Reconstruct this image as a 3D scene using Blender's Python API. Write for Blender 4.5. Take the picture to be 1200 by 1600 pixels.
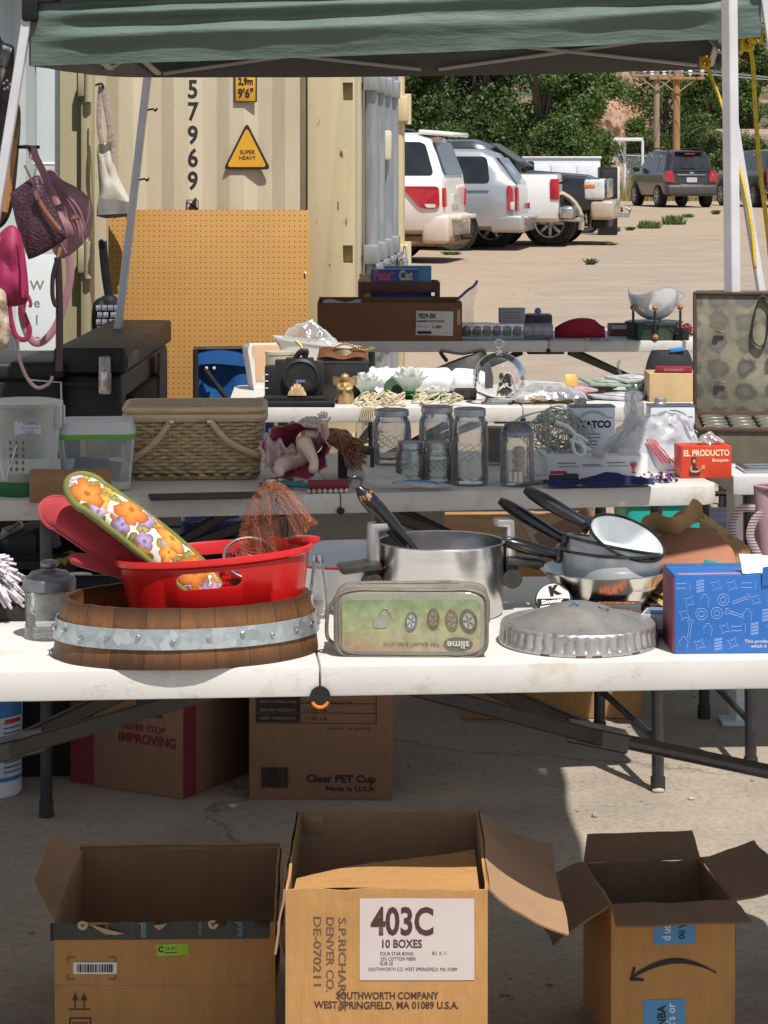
import bpy,bmesh,math,random
import numpy as np
from mathutils import Vector,Matrix,Euler,noise
for _o in list(bpy.data.objects):
 bpy.data.objects.remove(_o)
SC=bpy.context.scene
COL=SC.collection
R=math.radians
PI=math.pi
# camera
CAM_H=1.5
FPX=3800.0                      # focal length in pixels of the 1200x1600 photograph
HY=250.0                        # horizon row
cam_d=bpy.data.cameras.new('camera')
cam=bpy.data.objects.new('camera',cam_d)
COL.objects.link(cam)
cam.location=(0,0,CAM_H)
cam.rotation_euler=(R(90),0,0)
cam_d.sensor_fit='VERTICAL'
cam_d.sensor_height=36.0
cam_d.sensor_width=27.0
cam_d.lens=FPX/1600.0*36.0
cam_d.shift_y=-(800.0-HY)/1600.0
cam_d.clip_start=0.05
cam_d.clip_end=3000
SC.camera=cam
# world, sun, exposure
SUN_EL,SUN_AZ=62.0,153.6      # azimuth clockwise from +Y
w=bpy.data.worlds.new('World')
SC.world=w
w.use_nodes=True
nt=w.node_tree
nt.nodes.clear()
sky=nt.nodes.new('ShaderNodeTexSky')
sky.sky_type='NISHITA'
sky.sun_disc=False
sky.sun_elevation=R(SUN_EL)
sky.sun_rotation=R(SUN_AZ)
sky.altitude=1500
bg=nt.nodes.new('ShaderNodeBackground')
bg.inputs['Strength'].default_value=0.085
wo=nt.nodes.new('ShaderNodeOutputWorld')
hsv=nt.nodes.new('ShaderNodeHueSaturation')
hsv.inputs['Saturation'].default_value=0.62
nt.links.new(sky.outputs[0],hsv.inputs['Color'])
nt.links.new(hsv.outputs[0],bg.inputs[0])
nt.links.new(bg.outputs[0],wo.inputs[0])
sun_d=bpy.data.lights.new('sun','SUN')
sun_d.energy=4.3
sun_d.angle=R(0.53)
sun_d.color=(1.0,0.95,0.88)
sun=bpy.data.objects.new('sun',sun_d)
COL.objects.link(sun)
_ce=math.cos(R(SUN_EL))
SUNV=Vector((math.sin(R(SUN_AZ))*_ce,math.cos(R(SUN_AZ))*_ce,math.sin(R(SUN_EL))))
sun.rotation_euler=(-SUNV).to_track_quat('-Z','Y').to_euler()
sun.location=(3,-4,12)
SC.view_settings.view_transform='Standard'
SC.view_settings.look='None'
SC.view_settings.exposure=0.32
SC.view_settings.gamma=1.0
SC.render.engine='CYCLES'
SC.cycles.max_bounces=10
SC.cycles.diffuse_bounces=4
SC.cycles.glossy_bounces=4
SC.cycles.transmission_bounces=8
SC.cycles.transparent_max_bounces=24
SC.cycles.caustics_reflective=False
SC.cycles.caustics_refractive=False
SC.cycles.sample_clamp_indirect=6.0
SC.cycles.use_denoising=True
# placing helpers (real metres from photo measurements)
TZ=0.737                        # folding table top height
def on(x,y,z=0.0,r=0.0):
 """point on the horizontal plane z seen at pixel (x, y), pushed back by r"""
 Y=FPX*(CAM_H-z)/(y-HY)
 X=(x-600.0)*Y/FPX
 Y2=Y+r
 return Vector(((x-600.0)*Y2/FPX if r else X,Y2,z))
def at(x,y,Y):
 return Vector(((x-600.0)*Y/FPX,Y,CAM_H-(y-HY)*Y/FPX))
# mesh builder
class MB:
 def __init__(self):
  self.bm=bmesh.new()
 def _merge(self,other,mtx=None):
  vm={}
  for v in other.verts:
   co=mtx@v.co if mtx else v.co
   vm[v]=self.bm.verts.new(co)
  for f in other.faces:
   try:
    self.bm.faces.new([vm[v] for v in f.verts])
   except ValueError:
    pass
  other.free()
  return self
 def box(self,c,s,bev=0.0,seg=2,rot=None,mtx=None):
  t=bmesh.new()
  bmesh.ops.create_cube(t,size=1.0)
  for v in t.verts:
   v.co=Vector((v.co.x*s[0],v.co.y*s[1],v.co.z*s[2]))
  if bev>0:
   bmesh.ops.bevel(t,geom=list(t.edges)+list(t.verts),offset=min(bev,min(s)*0.49),segments=seg,profile=0.5,affect='EDGES')
  m=Matrix.Translation(Vector(c))
  if rot:
   m=m@Euler(rot).to_matrix().to_4x4()
  if mtx:
   m=mtx@m
  return self._merge(t,m)
 def verts_faces(self,vs,fs,mtx=None):
  bv=[self.bm.verts.new(mtx@Vector(v) if mtx else Vector(v)) for v in vs]
  for f in fs:
   try:
    self.bm.faces.new([bv[i] for i in f])
   except ValueError:
    pass
  return self
 def surf(self,fn,nu,nv,cu=False,cv=False,mtx=None):
  """grid of fn(u, v), u, v in 0..1"""
  mu,mv=(nu if cu else nu+1),(nv if cv else nv+1)
  g=[[self.bm.verts.new((mtx@Vector(fn(i/nu,j/nv))) if mtx else Vector(fn(i/nu,j/nv))) for j in range(mv)] for i in range(mu)]
  for i in range(nu):
   for j in range(nv):
    a,b=(i+1)%mu,(j+1)%mv
    try:
     self.bm.faces.new((g[i][j],g[a][j],g[a][b],g[i][b]))
    except ValueError:
     pass
  return self
 def lathe(self,prof,seg=32,c=(0,0,0),sx=1.0,sy=1.0,mtx=None,fn=None):
  """prof: list of (r, z); r == 0 closes to a point"""
  rings=[]
  m=(mtx or Matrix.Identity(4))@Matrix.Translation(Vector(c))
  for r,z in prof:
   if r<=1e-7:
    rings.append([self.bm.verts.new(m@Vector((0,0,z)))])
   else:
    ring=[]
    for i in range(seg):
     a=2*PI*i/seg
     rr=r*(fn(a,r,z) if fn else 1.0)
     ring.append(self.bm.verts.new(m@Vector((rr*sx*math.cos(a),rr*sy*math.sin(a),z))))
    rings.append(ring)
  for k in range(len(rings)-1):
   A,B=rings[k],rings[k+1]
   for i in range(seg):
    j=(i+1)%seg
    if len(A)==1 and len(B)==1:
     continue
    if len(A)==1:
     vs=(A[0],B[j],B[i])
    elif len(B)==1:
     vs=(A[i],A[j],B[0])
    else:
     vs=(A[i],A[j],B[j],B[i])
    try:
     self.bm.faces.new(vs)
    except ValueError:
     pass
  return self
 def tube(self,pts,r=0.01,seg=8,closed=False,caps=True,flat=1.0,mtx=None,up=None):
  pts=[Vector(p) for p in pts]
  n=len(pts)
  rs=r if isinstance(r,(list,tuple)) else [r]*n
  nrm=None
  rings=[]
  for i,p in enumerate(pts):
   if closed:
    t=pts[(i+1)%n]-pts[i-1]
   else:
    t=pts[min(i+1,n-1)]-pts[max(i-1,0)]
   if t.length<1e-9:
    t=Vector((0,0,1))
   t.normalize()
   if nrm is None:
    u=Vector(up) if up else (Vector((0,0,1)) if abs(t.z)<0.9 else Vector((0,1,0)))
    nrm=(u-t*u.dot(t)).normalized()
   else:
    q=nrm-t*nrm.dot(t)
    nrm=q.normalized() if q.length>1e-6 else t.orthogonal().normalized()
   b=t.cross(nrm)
   ring=[]
   for k in range(seg):
    a=2*PI*k/seg
    q=p+(nrm*math.cos(a)*flat+b*math.sin(a))*rs[i]
    ring.append(self.bm.verts.new(mtx@q if mtx else q))
   rings.append(ring)
  m=n if closed else n-1
  for i in range(m):
   A,B=rings[i],rings[(i+1)%n]
   for k in range(seg):
    j=(k+1)%seg
    self.bm.faces.new((A[k],A[j],B[j],B[k]))
  if caps and not closed:
   try:
    self.bm.faces.new(rings[0][::-1])
    self.bm.faces.new(rings[-1])
   except ValueError:
    pass
  return self
 def prism(self,poly,y0,y1,plane='xz',mtx=None):
  """extrude a 2D polygon; plane xz -> along y, xy -> along z, yz -> along x"""
  def p3(a,b,c):
   q=Vector((a,c,b)) if plane=='xz' else (Vector((a,b,c)) if plane=='xy' else Vector((c,a,b)))
   return mtx@q if mtx else q
  A=[self.bm.verts.new(p3(a,b,y0)) for a,b in poly]
  B=[self.bm.verts.new(p3(a,b,y1)) for a,b in poly]
  n=len(poly)
  for i in range(n):
   j=(i+1)%n
   self.bm.faces.new((A[i],A[j],B[j],B[i]))
  self.bm.faces.new(A[::-1])
  self.bm.faces.new(B)
  return self
 def disc(self,r,z,seg=24,c=(0,0),mtx=None):
  vs=[self.bm.verts.new((mtx or Matrix.Identity(4))@Vector((c[0]+r*math.cos(2*PI*i/seg),c[1]+r*math.sin(2*PI*i/seg),z))) for i in range(seg)]
  self.bm.faces.new(vs)
  return self
 def jitter(self,amp,freq=8.0,seed=0.0):
  for v in self.bm.verts:
   q=v.co*freq+Vector((seed,seed*1.7,seed*0.3))
   v.co += Vector((noise.noise(q),noise.noise(q+Vector((31,5,7))),noise.noise(q+Vector((3,51,17)))))*amp
  return self
 def build(self,name,mat,parent=None,smooth=35.0,loc=None,rot=None):
  bmesh.ops.recalc_face_normals(self.bm,faces=self.bm.faces)
  me=bpy.data.meshes.new(name)
  self.bm.to_mesh(me)
  self.bm.free()
  if mat:
   me.materials.append(mat)
  if smooth:
   me.polygons.foreach_set('use_smooth',[True]*len(me.polygons))
   if smooth<180:
    me.set_sharp_from_angle(angle=R(smooth))
  o=bpy.data.objects.new(name,me)
  COL.objects.link(o)
  if parent:
   o.parent=parent
  if loc is not None:
   o.location=loc
  if rot is not None:
   o.rotation_euler=rot
  return o
def tag(o,label=None,cat=None,group=None,kind=None):
 if label:
  o['label']=label
 if cat:
  o['category']=cat
 if group:
  o['group']=group
 if kind:
  o['kind']=kind
 return o
def thing(name,label,cat,loc=(0,0,0),rz=0.0,group=None,rot=None):
 o=bpy.data.objects.new(name,None)
 o.empty_display_size=0.1
 COL.objects.link(o)
 o.location=loc
 o.rotation_euler=rot if rot else (0,0,rz)
 return tag(o,label,cat,group)
def copy_thing(root,loc,rz=None,label=None,group=None):
 def cp(o,parent):
  c=o.copy()
  COL.objects.link(c)
  c.parent=parent
  for ch in o.children:
   cp(ch,c)
  return c
 r=cp(root,None)
 r.location=loc
 if rz is not None:
  r.rotation_euler=(0,0,rz)
 if label:
  r['label']=label
 if group:
  r['group']=group
 return r
def cut(o,cutter_mb):
 """boolean difference, applied"""
 c=cutter_mb.build('cutter',None,o.parent,smooth=0)
 m=o.modifiers.new('cut','BOOLEAN')
 m.object=c
 m.operation='DIFFERENCE'
 m.solver='EXACT'
 bpy.context.view_layer.update()
 dg=bpy.context.evaluated_depsgraph_get()
 me=bpy.data.meshes.new_from_object(o.evaluated_get(dg))
 o.modifiers.clear()
 o.data=me
 bpy.data.objects.remove(c)
 me.polygons.foreach_set('use_smooth',[True]*len(me.polygons))
 me.set_sharp_from_angle(angle=R(35))
 return o
def apply_mods(o,smooth=True):
 bpy.context.view_layer.update()
 dg=bpy.context.evaluated_depsgraph_get()
 me=bpy.data.meshes.new_from_object(o.evaluated_get(dg))
 o.modifiers.clear()
 o.data=me
 if smooth:
  me.polygons.foreach_set('use_smooth',[True]*len(me.polygons))
 return o
def smooth_path(pts,n=6,closed=False):
 pts=[Vector(p) for p in pts]
 out=[]
 N=len(pts)
 rng=range(N if closed else N-1)
 for i in rng:
  if closed:
   p0,p1,p2,p3=pts[i-1],pts[i],pts[(i+1)%N],pts[(i+2)%N]
  else:
   p0,p1,p2,p3=pts[max(i-1,0)],pts[i],pts[i+1],pts[min(i+2,N-1)]
  for k in range(n):
   t=k/n
   out.append(0.5*((2*p1)+(p2-p0)*t+(2*p0-5*p1+4*p2-p3)*t*t+(3*p1-p0-3*p2+p3)*t**3))
 if not closed:
  out.append(pts[-1])
 return out
def text(body,size,mat,parent,loc,rot=(PI/2,0,0),sx=1.0,align='CENTER',name='lettering',bold=0.0,ext=0.0,width=None,mono=False):
 cu=bpy.data.curves.new('txt','FONT')
 cu.body=body
 cu.size=size
 cu.align_x=align
 cu.align_y='CENTER'
 cu.extrude=ext
 cu.offset=bold
 cu.resolution_u=3
 t=bpy.data.objects.new('txt',cu)
 COL.objects.link(t)
 bpy.context.view_layer.update()
 dg=bpy.context.evaluated_depsgraph_get()
 me=bpy.data.meshes.new_from_object(t.evaluated_get(dg))
 bpy.data.objects.remove(t)
 me.name=name
 if width and len(me.vertices):
  xs=[v.co.x for v in me.vertices]
  sx=width/max(1e-6,max(xs)-min(xs))
 for v in me.vertices:
  v.co.x *= sx
 me.materials.clear()
 me.materials.append(mat)
 o=bpy.data.objects.new(name,me)
 COL.objects.link(o)
 if parent:
  o.parent=parent
 o.location=loc
 o.rotation_euler=rot
 return o
# materials
MATS={}
def _new(name):
 m=bpy.data.materials.new(name)
 m.use_nodes=True
 n=m.node_tree
 b=n.nodes['Principled BSDF']
 return m,n,b
def noise_node(n,scale,detail=4.0,rough=0.55,coord='Object',stretch=None):
 tc=n.nodes.new('ShaderNodeTexCoord')
 t=n.nodes.new('ShaderNodeTexNoise')
 t.inputs['Scale'].default_value=scale
 t.inputs['Detail'].default_value=detail
 t.inputs['Roughness'].default_value=rough
 src=tc.outputs[coord]
 if stretch:
  mp=n.nodes.new('ShaderNodeMapping')
  mp.inputs['Scale'].default_value=stretch
  n.links.new(src,mp.inputs[0])
  src=mp.outputs[0]
 n.links.new(src,t.inputs['Vector'])
 return t
def ramp(n,fac,stops,interp='LINEAR'):
 r=n.nodes.new('ShaderNodeValToRGB')
 r.color_ramp.interpolation=interp
 e=r.color_ramp.elements
 while len(e)<len(stops):
  e.new(0.5)
 for i,(p,c) in enumerate(stops):
  e[i].position=p
  e[i].color=(*c,1) if len(c)==3 else c
 n.links.new(fac,r.inputs[0])
 return r
def mixc(n,fac,a,b,mode='MIX'):
 m=n.nodes.new('ShaderNodeMix')
 m.data_type='RGBA'
 m.blend_type=mode
 for sock,v in ((m.inputs[0],fac),(m.inputs[6],a),(m.inputs[7],b)):
  if isinstance(v,(int,float)):
   sock.default_value=v
  elif isinstance(v,tuple):
   sock.default_value=(*v,1) if len(v)==3 else v
  else:
   n.links.new(v,sock)
 return m.outputs[2]
def mth(n,op,a,b=None,c=None):
 m=n.nodes.new('ShaderNodeMath')
 m.operation=op
 for i,v in enumerate((a,b,c)):
  if v is None:
   continue
  if isinstance(v,(int,float)):
   m.inputs[i].default_value=v
  else:
   n.links.new(v,m.inputs[i])
 return m.outputs[0]
def bump(n,b,h,strength=0.3,dist=0.01):
 bp=n.nodes.new('ShaderNodeBump')
 bp.inputs['Strength'].default_value=strength
 bp.inputs['Distance'].default_value=dist
 n.links.new(h,bp.inputs['Height'])
 n.links.new(bp.outputs[0],b.inputs['Normal'])
def M(name,c,c2=None,rough=0.6,metal=0.0,scale=12.0,spread=0.25,bmp=0.0,bscale=60.0,bdist=0.004,spec=0.5,stretch=None,rvar=0.15,coat=0.0,sheen=0.0,trans=0.0,sss=0.0):
 """base colour mottled by noise, with varied roughness and optional bump"""
 if name in MATS:
  return MATS[name]
 m,n,b=_new(name)
 if c2 is None:
  c2=tuple(x*(1-spread) for x in c)
 t=noise_node(n,scale,5.0,0.6,stretch=stretch)
 r=ramp(n,t.outputs['Fac'],[(0.32,c2),(0.66,c)])
 n.links.new(r.outputs[0],b.inputs['Base Color'])
 rr=n.nodes.new('ShaderNodeMapRange')
 rr.inputs['To Min'].default_value=min(1,rough+rvar)
 rr.inputs['To Max'].default_value=max(0.02,rough-rvar)
 n.links.new(t.outputs['Fac'],rr.inputs[0])
 n.links.new(rr.outputs[0],b.inputs['Roughness'])
 b.inputs['Metallic'].default_value=metal
 b.inputs['Specular IOR Level'].default_value=spec
 b.inputs['Coat Weight'].default_value=coat
 b.inputs['Sheen Weight'].default_value=sheen
 b.inputs['Transmission Weight'].default_value=trans
 if bmp>0:
  t2=noise_node(n,bscale,4.0,0.6,stretch=stretch)
  bump(n,b,t2.outputs['Fac'],bmp,bdist)
 MATS[name]=m
 return m
def clear_mat(name,tint=(1,1,1),body=0.12,bodycol=(0.8,0.85,0.85),rough=0.08,refl=0.12,bmp=0.0,bscale=30.0,thin=1.45):
 """thin clear glass or plastic: see-through with a little body and a gloss"""
 if name in MATS:
  return MATS[name]
 m=bpy.data.materials.new(name)
 m.use_nodes=True
 n=m.node_tree
 n.nodes.clear()
 out=n.nodes.new('ShaderNodeOutputMaterial')
 tr=n.nodes.new('ShaderNodeBsdfTransparent')
 tr.inputs[0].default_value=(*tint,1)
 di=n.nodes.new('ShaderNodeBsdfDiffuse')
 di.inputs[0].default_value=(*bodycol,1)
 gl=n.nodes.new('ShaderNodeBsdfGlossy')
 gl.inputs['Roughness'].default_value=rough
 lw=n.nodes.new('ShaderNodeLayerWeight')
 lw.inputs['Blend'].default_value=0.35
 m1=n.nodes.new('ShaderNodeMixShader')
 bodyf=mth(n,'MULTIPLY_ADD',lw.outputs['Facing'],body*2.2,body*0.5)
 n.links.new(bodyf,m1.inputs[0])
 n.links.new(tr.outputs[0],m1.inputs[1])
 n.links.new(di.outputs[0],m1.inputs[2])
 fr=n.nodes.new('ShaderNodeFresnel')
 fr.inputs['IOR'].default_value=thin
 f2=mth(n,'ADD',fr.outputs[0],refl*0.3)
 m2=n.nodes.new('ShaderNodeMixShader')
 n.links.new(f2,m2.inputs[0])
 n.links.new(m1.outputs[0],m2.inputs[1])
 n.links.new(gl.outputs[0],m2.inputs[2])
 n.links.new(m2.outputs[0],out.inputs[0])
 if bmp>0:
  t2=noise_node(n,bscale,3.0,0.5)
  bp=n.nodes.new('ShaderNodeBump')
  bp.inputs['Strength'].default_value=bmp
  bp.inputs['Distance'].default_value=0.01
  n.links.new(t2.outputs['Fac'],bp.inputs['Height'])
  for q in (gl,di,fr):
   n.links.new(bp.outputs[0],q.inputs['Normal'])
 MATS[name]=m
 return m
def cardboard(name,c,dark=0.8):
 """brown corrugated board: fibre mottling, faint flutes, pale scuffs and brown stains"""
 if name in MATS:
  return MATS[name]
 m,n,b=_new(name)
 t=noise_node(n,4,5,0.6)
 fib=noise_node(n,60,4,0.7,stretch=(1,1,0.2))
 sc=noise_node(n,7,8,0.75,stretch=(1,1,1.6))
 st=noise_node(n,2.3,6,0.6)
 col=ramp(n,t.outputs['Fac'],[(0.3,tuple(x*dark for x in c)),(0.7,c)]).outputs[0]
 f1=ramp(n,fib.outputs['Fac'],[(0.3,(0.86,0.85,0.84)),(0.7,(1.07,1.07,1.06))])
 col=mixc(n,0.8,col,f1.outputs[0],'MULTIPLY')
 f2=ramp(n,sc.outputs['Fac'],[(0.66,(0,0,0)),(0.74,(0.55,0.55,0.55))])
 col=mixc(n,f2.outputs[0],col,tuple(min(0.8,x*1.45+0.03) for x in c))
 f3=ramp(n,st.outputs['Fac'],[(0.62,(1,1,1)),(0.72,(0.72,0.68,0.62))])
 col=mixc(n,0.8,col,f3.outputs[0],'MULTIPLY')
 n.links.new(col,b.inputs['Base Color'])
 b.inputs['Roughness'].default_value=0.82
 tc=n.nodes.new('ShaderNodeTexCoord')
 wv=n.nodes.new('ShaderNodeTexWave')
 wv.inputs['Scale'].default_value=48
 wv.inputs['Distortion'].default_value=1.2
 n.links.new(tc.outputs['Object'],wv.inputs['Vector'])
 dn=noise_node(n,9,5,0.65)
 h=mth(n,'ADD',mth(n,'MULTIPLY',wv.outputs['Fac'],0.05),dn.outputs['Fac'])
 bump(n,b,h,0.35,0.008)
 MATS[name]=m
 return m
def table_plastic(name,c):
 """blow-moulded table top: pebbled plastic with grime, scuffs and stains"""
 m,n,b=_new(name)
 t=noise_node(n,3,6,0.65)
 sc=noise_node(n,22,8,0.8,stretch=(0.5,2.5,1))
 st=noise_node(n,6,6,0.7)
 col=ramp(n,t.outputs['Fac'],[(0.3,tuple(x*0.88 for x in c)),(0.6,c)]).outputs[0]
 f=ramp(n,sc.outputs['Fac'],[(0.33,(0.66,0.61,0.54)),(0.45,(1,1,1))])
 col=mixc(n,0.65,col,f.outputs[0],'MULTIPLY')
 f=ramp(n,st.outputs['Fac'],[(0.60,(1,1,1)),(0.70,(0.76,0.68,0.56))])
 col=mixc(n,0.7,col,f.outputs[0],'MULTIPLY')
 n.links.new(col,b.inputs['Base Color'])
 b.inputs['Roughness'].default_value=0.42
 p=noise_node(n,420,2,0.5)
 lo=noise_node(n,5,2,0.5)
 bump(n,b,mth(n,'ADD',mth(n,'MULTIPLY',p.outputs['Fac'],0.12),lo.outputs['Fac']),0.22,0.008)
 MATS[name]=m
 return m
# common materials
def build_common():
 M('black_ink',(0.02,0.02,0.022),rough=0.7,scale=40)
 M('white_ink',(0.8,0.8,0.78),rough=0.6,scale=40,spread=0.06)
 M('red_ink',(0.55,0.03,0.03),rough=0.6,scale=40)
 M('brown_ink',(0.07,0.03,0.022),rough=0.7,scale=40)
 M('paper',(0.74,0.71,0.66),rough=0.8,scale=9,spread=0.1)
 cardboard('card',(0.52,0.275,0.095))
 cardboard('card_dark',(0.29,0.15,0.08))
 cardboard('card_inside',(0.40,0.245,0.135))
 table_plastic('table_white',(0.67,0.65,0.615))
 M('black_metal',(0.025,0.025,0.028),(0.045,0.042,0.04),rough=0.42,metal=0.3,scale=20)
 M('dark_steel',(0.10,0.10,0.11),(0.05,0.05,0.055),rough=0.38,metal=0.8,scale=15)
 M('steel',(0.62,0.62,0.62),(0.5,0.5,0.5),rough=0.25,metal=1.0,scale=20,rvar=0.1)
 M('white_metal',(0.72,0.73,0.76),(0.6,0.61,0.65),rough=0.4,scale=10)
 M('black_plastic',(0.012,0.012,0.013),(0.024,0.023,0.023),rough=0.5,scale=8,spec=0.3)
 M('rubber',(0.018,0.018,0.018),(0.05,0.045,0.04),rough=0.85,scale=10)
 M('gold',(0.62,0.42,0.16),rough=0.3,metal=1.0,scale=30)
 M('white_plastic',(0.76,0.76,0.75),rough=0.4,scale=6,spread=0.08)
 clear_mat('glass',(0.98,0.985,0.98),0.15,(0.86,0.89,0.87),0.04,0.10,bmp=0.25,bscale=45)
 clear_mat('clear_plastic',(0.90,0.91,0.92),0.2,(0.6,0.64,0.68),0.12,0.2,bmp=0.4,bscale=25)
 clear_mat('film',(0.9,0.9,0.9),0.3,(0.82,0.83,0.86),0.15,0.3,bmp=0.8,bscale=22)
build_common()
# SETTING
def ground_mat():
 m,n,b=_new('ground_mat')
 tc=n.nodes.new('ShaderNodeTexCoord')
 sep=n.nodes.new('ShaderNodeSeparateXYZ')
 n.links.new(tc.outputs['Object'],sep.inputs[0])
 big=noise_node(n,0.35,5,0.6)
 med=noise_node(n,2.2,6,0.65)
 fine=noise_node(n,55,4,0.7)
 vo=n.nodes.new('ShaderNodeTexVoronoi')
 vo.inputs['Scale'].default_value=130
 n.links.new(tc.outputs['Object'],vo.inputs['Vector'])
 near=ramp(n,med.outputs['Fac'],[(0.3,(0.25,0.22,0.18)),(0.5,(0.33,0.285,0.23)),(0.72,(0.39,0.33,0.26))])
 far=ramp(n,big.outputs['Fac'],[(0.3,(0.35,0.265,0.19)),(0.55,(0.39,0.305,0.23)),(0.75,(0.345,0.28,0.22))])
 # old pavement up to about 9 m, bare dirt lot beyond, with an uneven border
 d=mth(n,'MULTIPLY_ADD',big.outputs['Fac'],5.0,sep.outputs['Y'])
 mr=n.nodes.new('ShaderNodeMapRange')
 mr.inputs['From Min'].default_value=10.5
 mr.inputs['From Max'].default_value=15.0
 n.links.new(d,mr.inputs[0])
 c=mixc(n,mr.outputs[0],near.outputs[0],far.outputs[0])
 # aggregate stones showing in the surface
 agg=ramp(n,vo.outputs['Color'],[(0.0,(0.5,0.48,0.46)),(0.22,(1,1,1)),(0.85,(1.0,0.98,0.95)),(1.0,(1.45,1.38,1.3))])
 c=mixc(n,0.5,c,agg.outputs[0],'MULTIPLY')
 sp=ramp(n,fine.outputs['Fac'],[(0.3,(0.7,0.7,0.7)),(0.5,(1,1,1)),(0.72,(1.18,1.16,1.14))])
 c=mixc(n,0.8,c,sp.outputs[0],'MULTIPLY')
 # cracks
 wv=n.nodes.new('ShaderNodeVectorMath')
 wv.operation='MULTIPLY_ADD'
 n.links.new(med.outputs['Color'],wv.inputs[0])
 wv.inputs[1].default_value=(0.5,0.5,0)
 n.links.new(tc.outputs['Object'],wv.inputs[2])
 vc=n.nodes.new('ShaderNodeTexVoronoi')
 vc.feature='DISTANCE_TO_EDGE'
 vc.inputs['Scale'].default_value=0.45
 n.links.new(wv.outputs[0],vc.inputs['Vector'])
 cr=ramp(n,vc.outputs['Distance'],[(0.0,(0.45,0.43,0.4)),(0.002,(0.65,0.63,0.6)),(0.005,(1,1,1))])
 c=mixc(n,0.8,c,cr.outputs[0],'MULTIPLY')
 n.links.new(c,b.inputs['Base Color'])
 b.inputs['Roughness'].default_value=0.95
 b.inputs['Specular IOR Level'].default_value=0.2
 h=mth(n,'ADD',fine.outputs['Fac'],vo.outputs['Distance'])
 bump(n,b,h,0.35,0.003)
 return m
def slab_mat():
 m,n,b=_new('slab_mat')
 med=noise_node(n,1.2,6,0.65)
 fine=noise_node(n,60,3,0.7)
 st=noise_node(n,0.9,5,0.6,stretch=(0.5,0.9,1))
 r=ramp(n,med.outputs['Fac'],[(0.3,(0.30,0.245,0.19)),(0.55,(0.355,0.295,0.23)),(0.75,(0.39,0.33,0.26))])
 r2=ramp(n,st.outputs['Fac'],[(0.35,(0.88,0.85,0.82)),(0.6,(1.05,1.03,1.0))])
 c=mixc(n,0.5,r.outputs[0],r2.outputs[0],'MULTIPLY')
 r3=ramp(n,fine.outputs['Fac'],[(0.3,(0.7,0.7,0.7)),(0.6,(1.1,1.1,1.1))])
 c=mixc(n,0.7,c,r3.outputs[0],'MULTIPLY')
 n.links.new(c,b.inputs['Base Color'])
 b.inputs['Roughness'].default_value=0.92
 bump(n,b,fine.outputs['Fac'],0.4,0.006)
 return m
def build_ground():
 mb=MB()
 xs=[-900,-60,-12,-4,4,12,60,900]
 ys=[-40,0,6,12,24,60,140,400,1600]
 vs=[(x,y,0) for y in ys for x in xs]
 nx=len(xs)
 fs=[(j*nx+i,j*nx+i+1,(j+1)*nx+i+1,(j+1)*nx+i) for j in range(len(ys)-1) for i in range(nx-1)]
 mb.verts_faces(vs,fs)
 tag(mb.build('ground',ground_mat(),smooth=0),kind='structure')
 sm=slab_mat()
 # concrete slab to the right, with a diagonal edge towards the dirt
 pts=[on(560,720),on(700,575),on(765,510),on(905,410),on(1000,372),on(1500,372),on(2300,720)]
 mb=MB()
 mb.verts_faces([(p.x,p.y,0.004) for p in pts],[tuple(range(len(pts)))])
 tag(mb.build('concrete_slab',sm,smooth=0),kind='structure')
 # pebbles and bits lying on the pavement
 rnd=random.Random(3)
 mb=MB()
 for i in range(420):
  Y=3.9+rnd.random()**1.6*5.5
  X=rnd.uniform(-1.1,1.4)*(Y/5)
  r=rnd.uniform(0.002,0.0065)*(1.7 if rnd.random()<0.06 else 1)
  t=bmesh.new()
  bmesh.ops.create_icosphere(t,subdivisions=1,radius=r)
  for v in t.verts:
   v.co *= rnd.uniform(0.7,1.25)
  mb._merge(t,Matrix.Translation((X,Y,r*0.5))@Matrix.Diagonal((1,1,0.7,1)))
 tag(mb.build('gravel',M('gravel_mat',(0.42,0.36,0.30),(0.22,0.19,0.17),rough=0.95,scale=3),smooth=0),kind='stuff')
 # far hillside behind the trees
 mb=MB()
 def hill(u,v):
  x=-140+320*u
  y=190+160*v
  z=-1+(36*(v**1.1))*(0.75+0.35*noise.noise(Vector((x*0.012,3.1,0))))+3*noise.noise(Vector((x*0.05,y*0.05,1.0)))*v*2
  return (x,y,z)
 mb.surf(hill,60,24)
 m,n,b=_new('hill_mat')
 t1=noise_node(n,0.09,6,0.7)
 t2=noise_node(n,0.5,5,0.7)
 r1=ramp(n,t1.outputs['Fac'],[(0.38,(0.05,0.08,0.03)),(0.5,(0.09,0.10,0.05)),(0.62,(0.33,0.2,0.12))])
 r2=ramp(n,t2.outputs['Fac'],[(0.35,(0.45,0.5,0.45)),(0.6,(1.1,1.05,1.0))])
 n.links.new(mixc(n,1.0,r1.outputs[0],r2.outputs[0],'MULTIPLY'),b.inputs['Base Color'])
 b.inputs['Roughness'].default_value=1
 tag(mb.build('hills',m),kind='structure')
 # sandstone outcrop seen through the gap between the trees
 mb=MB()
 def cliff(u,v):
  x=14+7*u
  z=13*v
  y=178+5*v-1.0*noise.noise(Vector((x*0.5,z*0.35,2)))-0.5*noise.noise(Vector((x*1.4,z*1.1,7)))-0.25*noise.noise(Vector((x*3.5,z*2.6,7)))+4*(2*u-1)**2
  return (x,y,z)
 mb.surf(cliff,90,90)
 mb.surf(lambda u,v:(14+7*u,183+20*v,13-6*v),10,6)
 tag(mb.build('sandstone_outcrop',M('sandstone',(0.46,0.29,0.19),(0.30,0.18,0.115),rough=1,scale=1.3,bmp=0.7,bscale=4,bdist=0.2),smooth=20),kind='structure')
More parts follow.
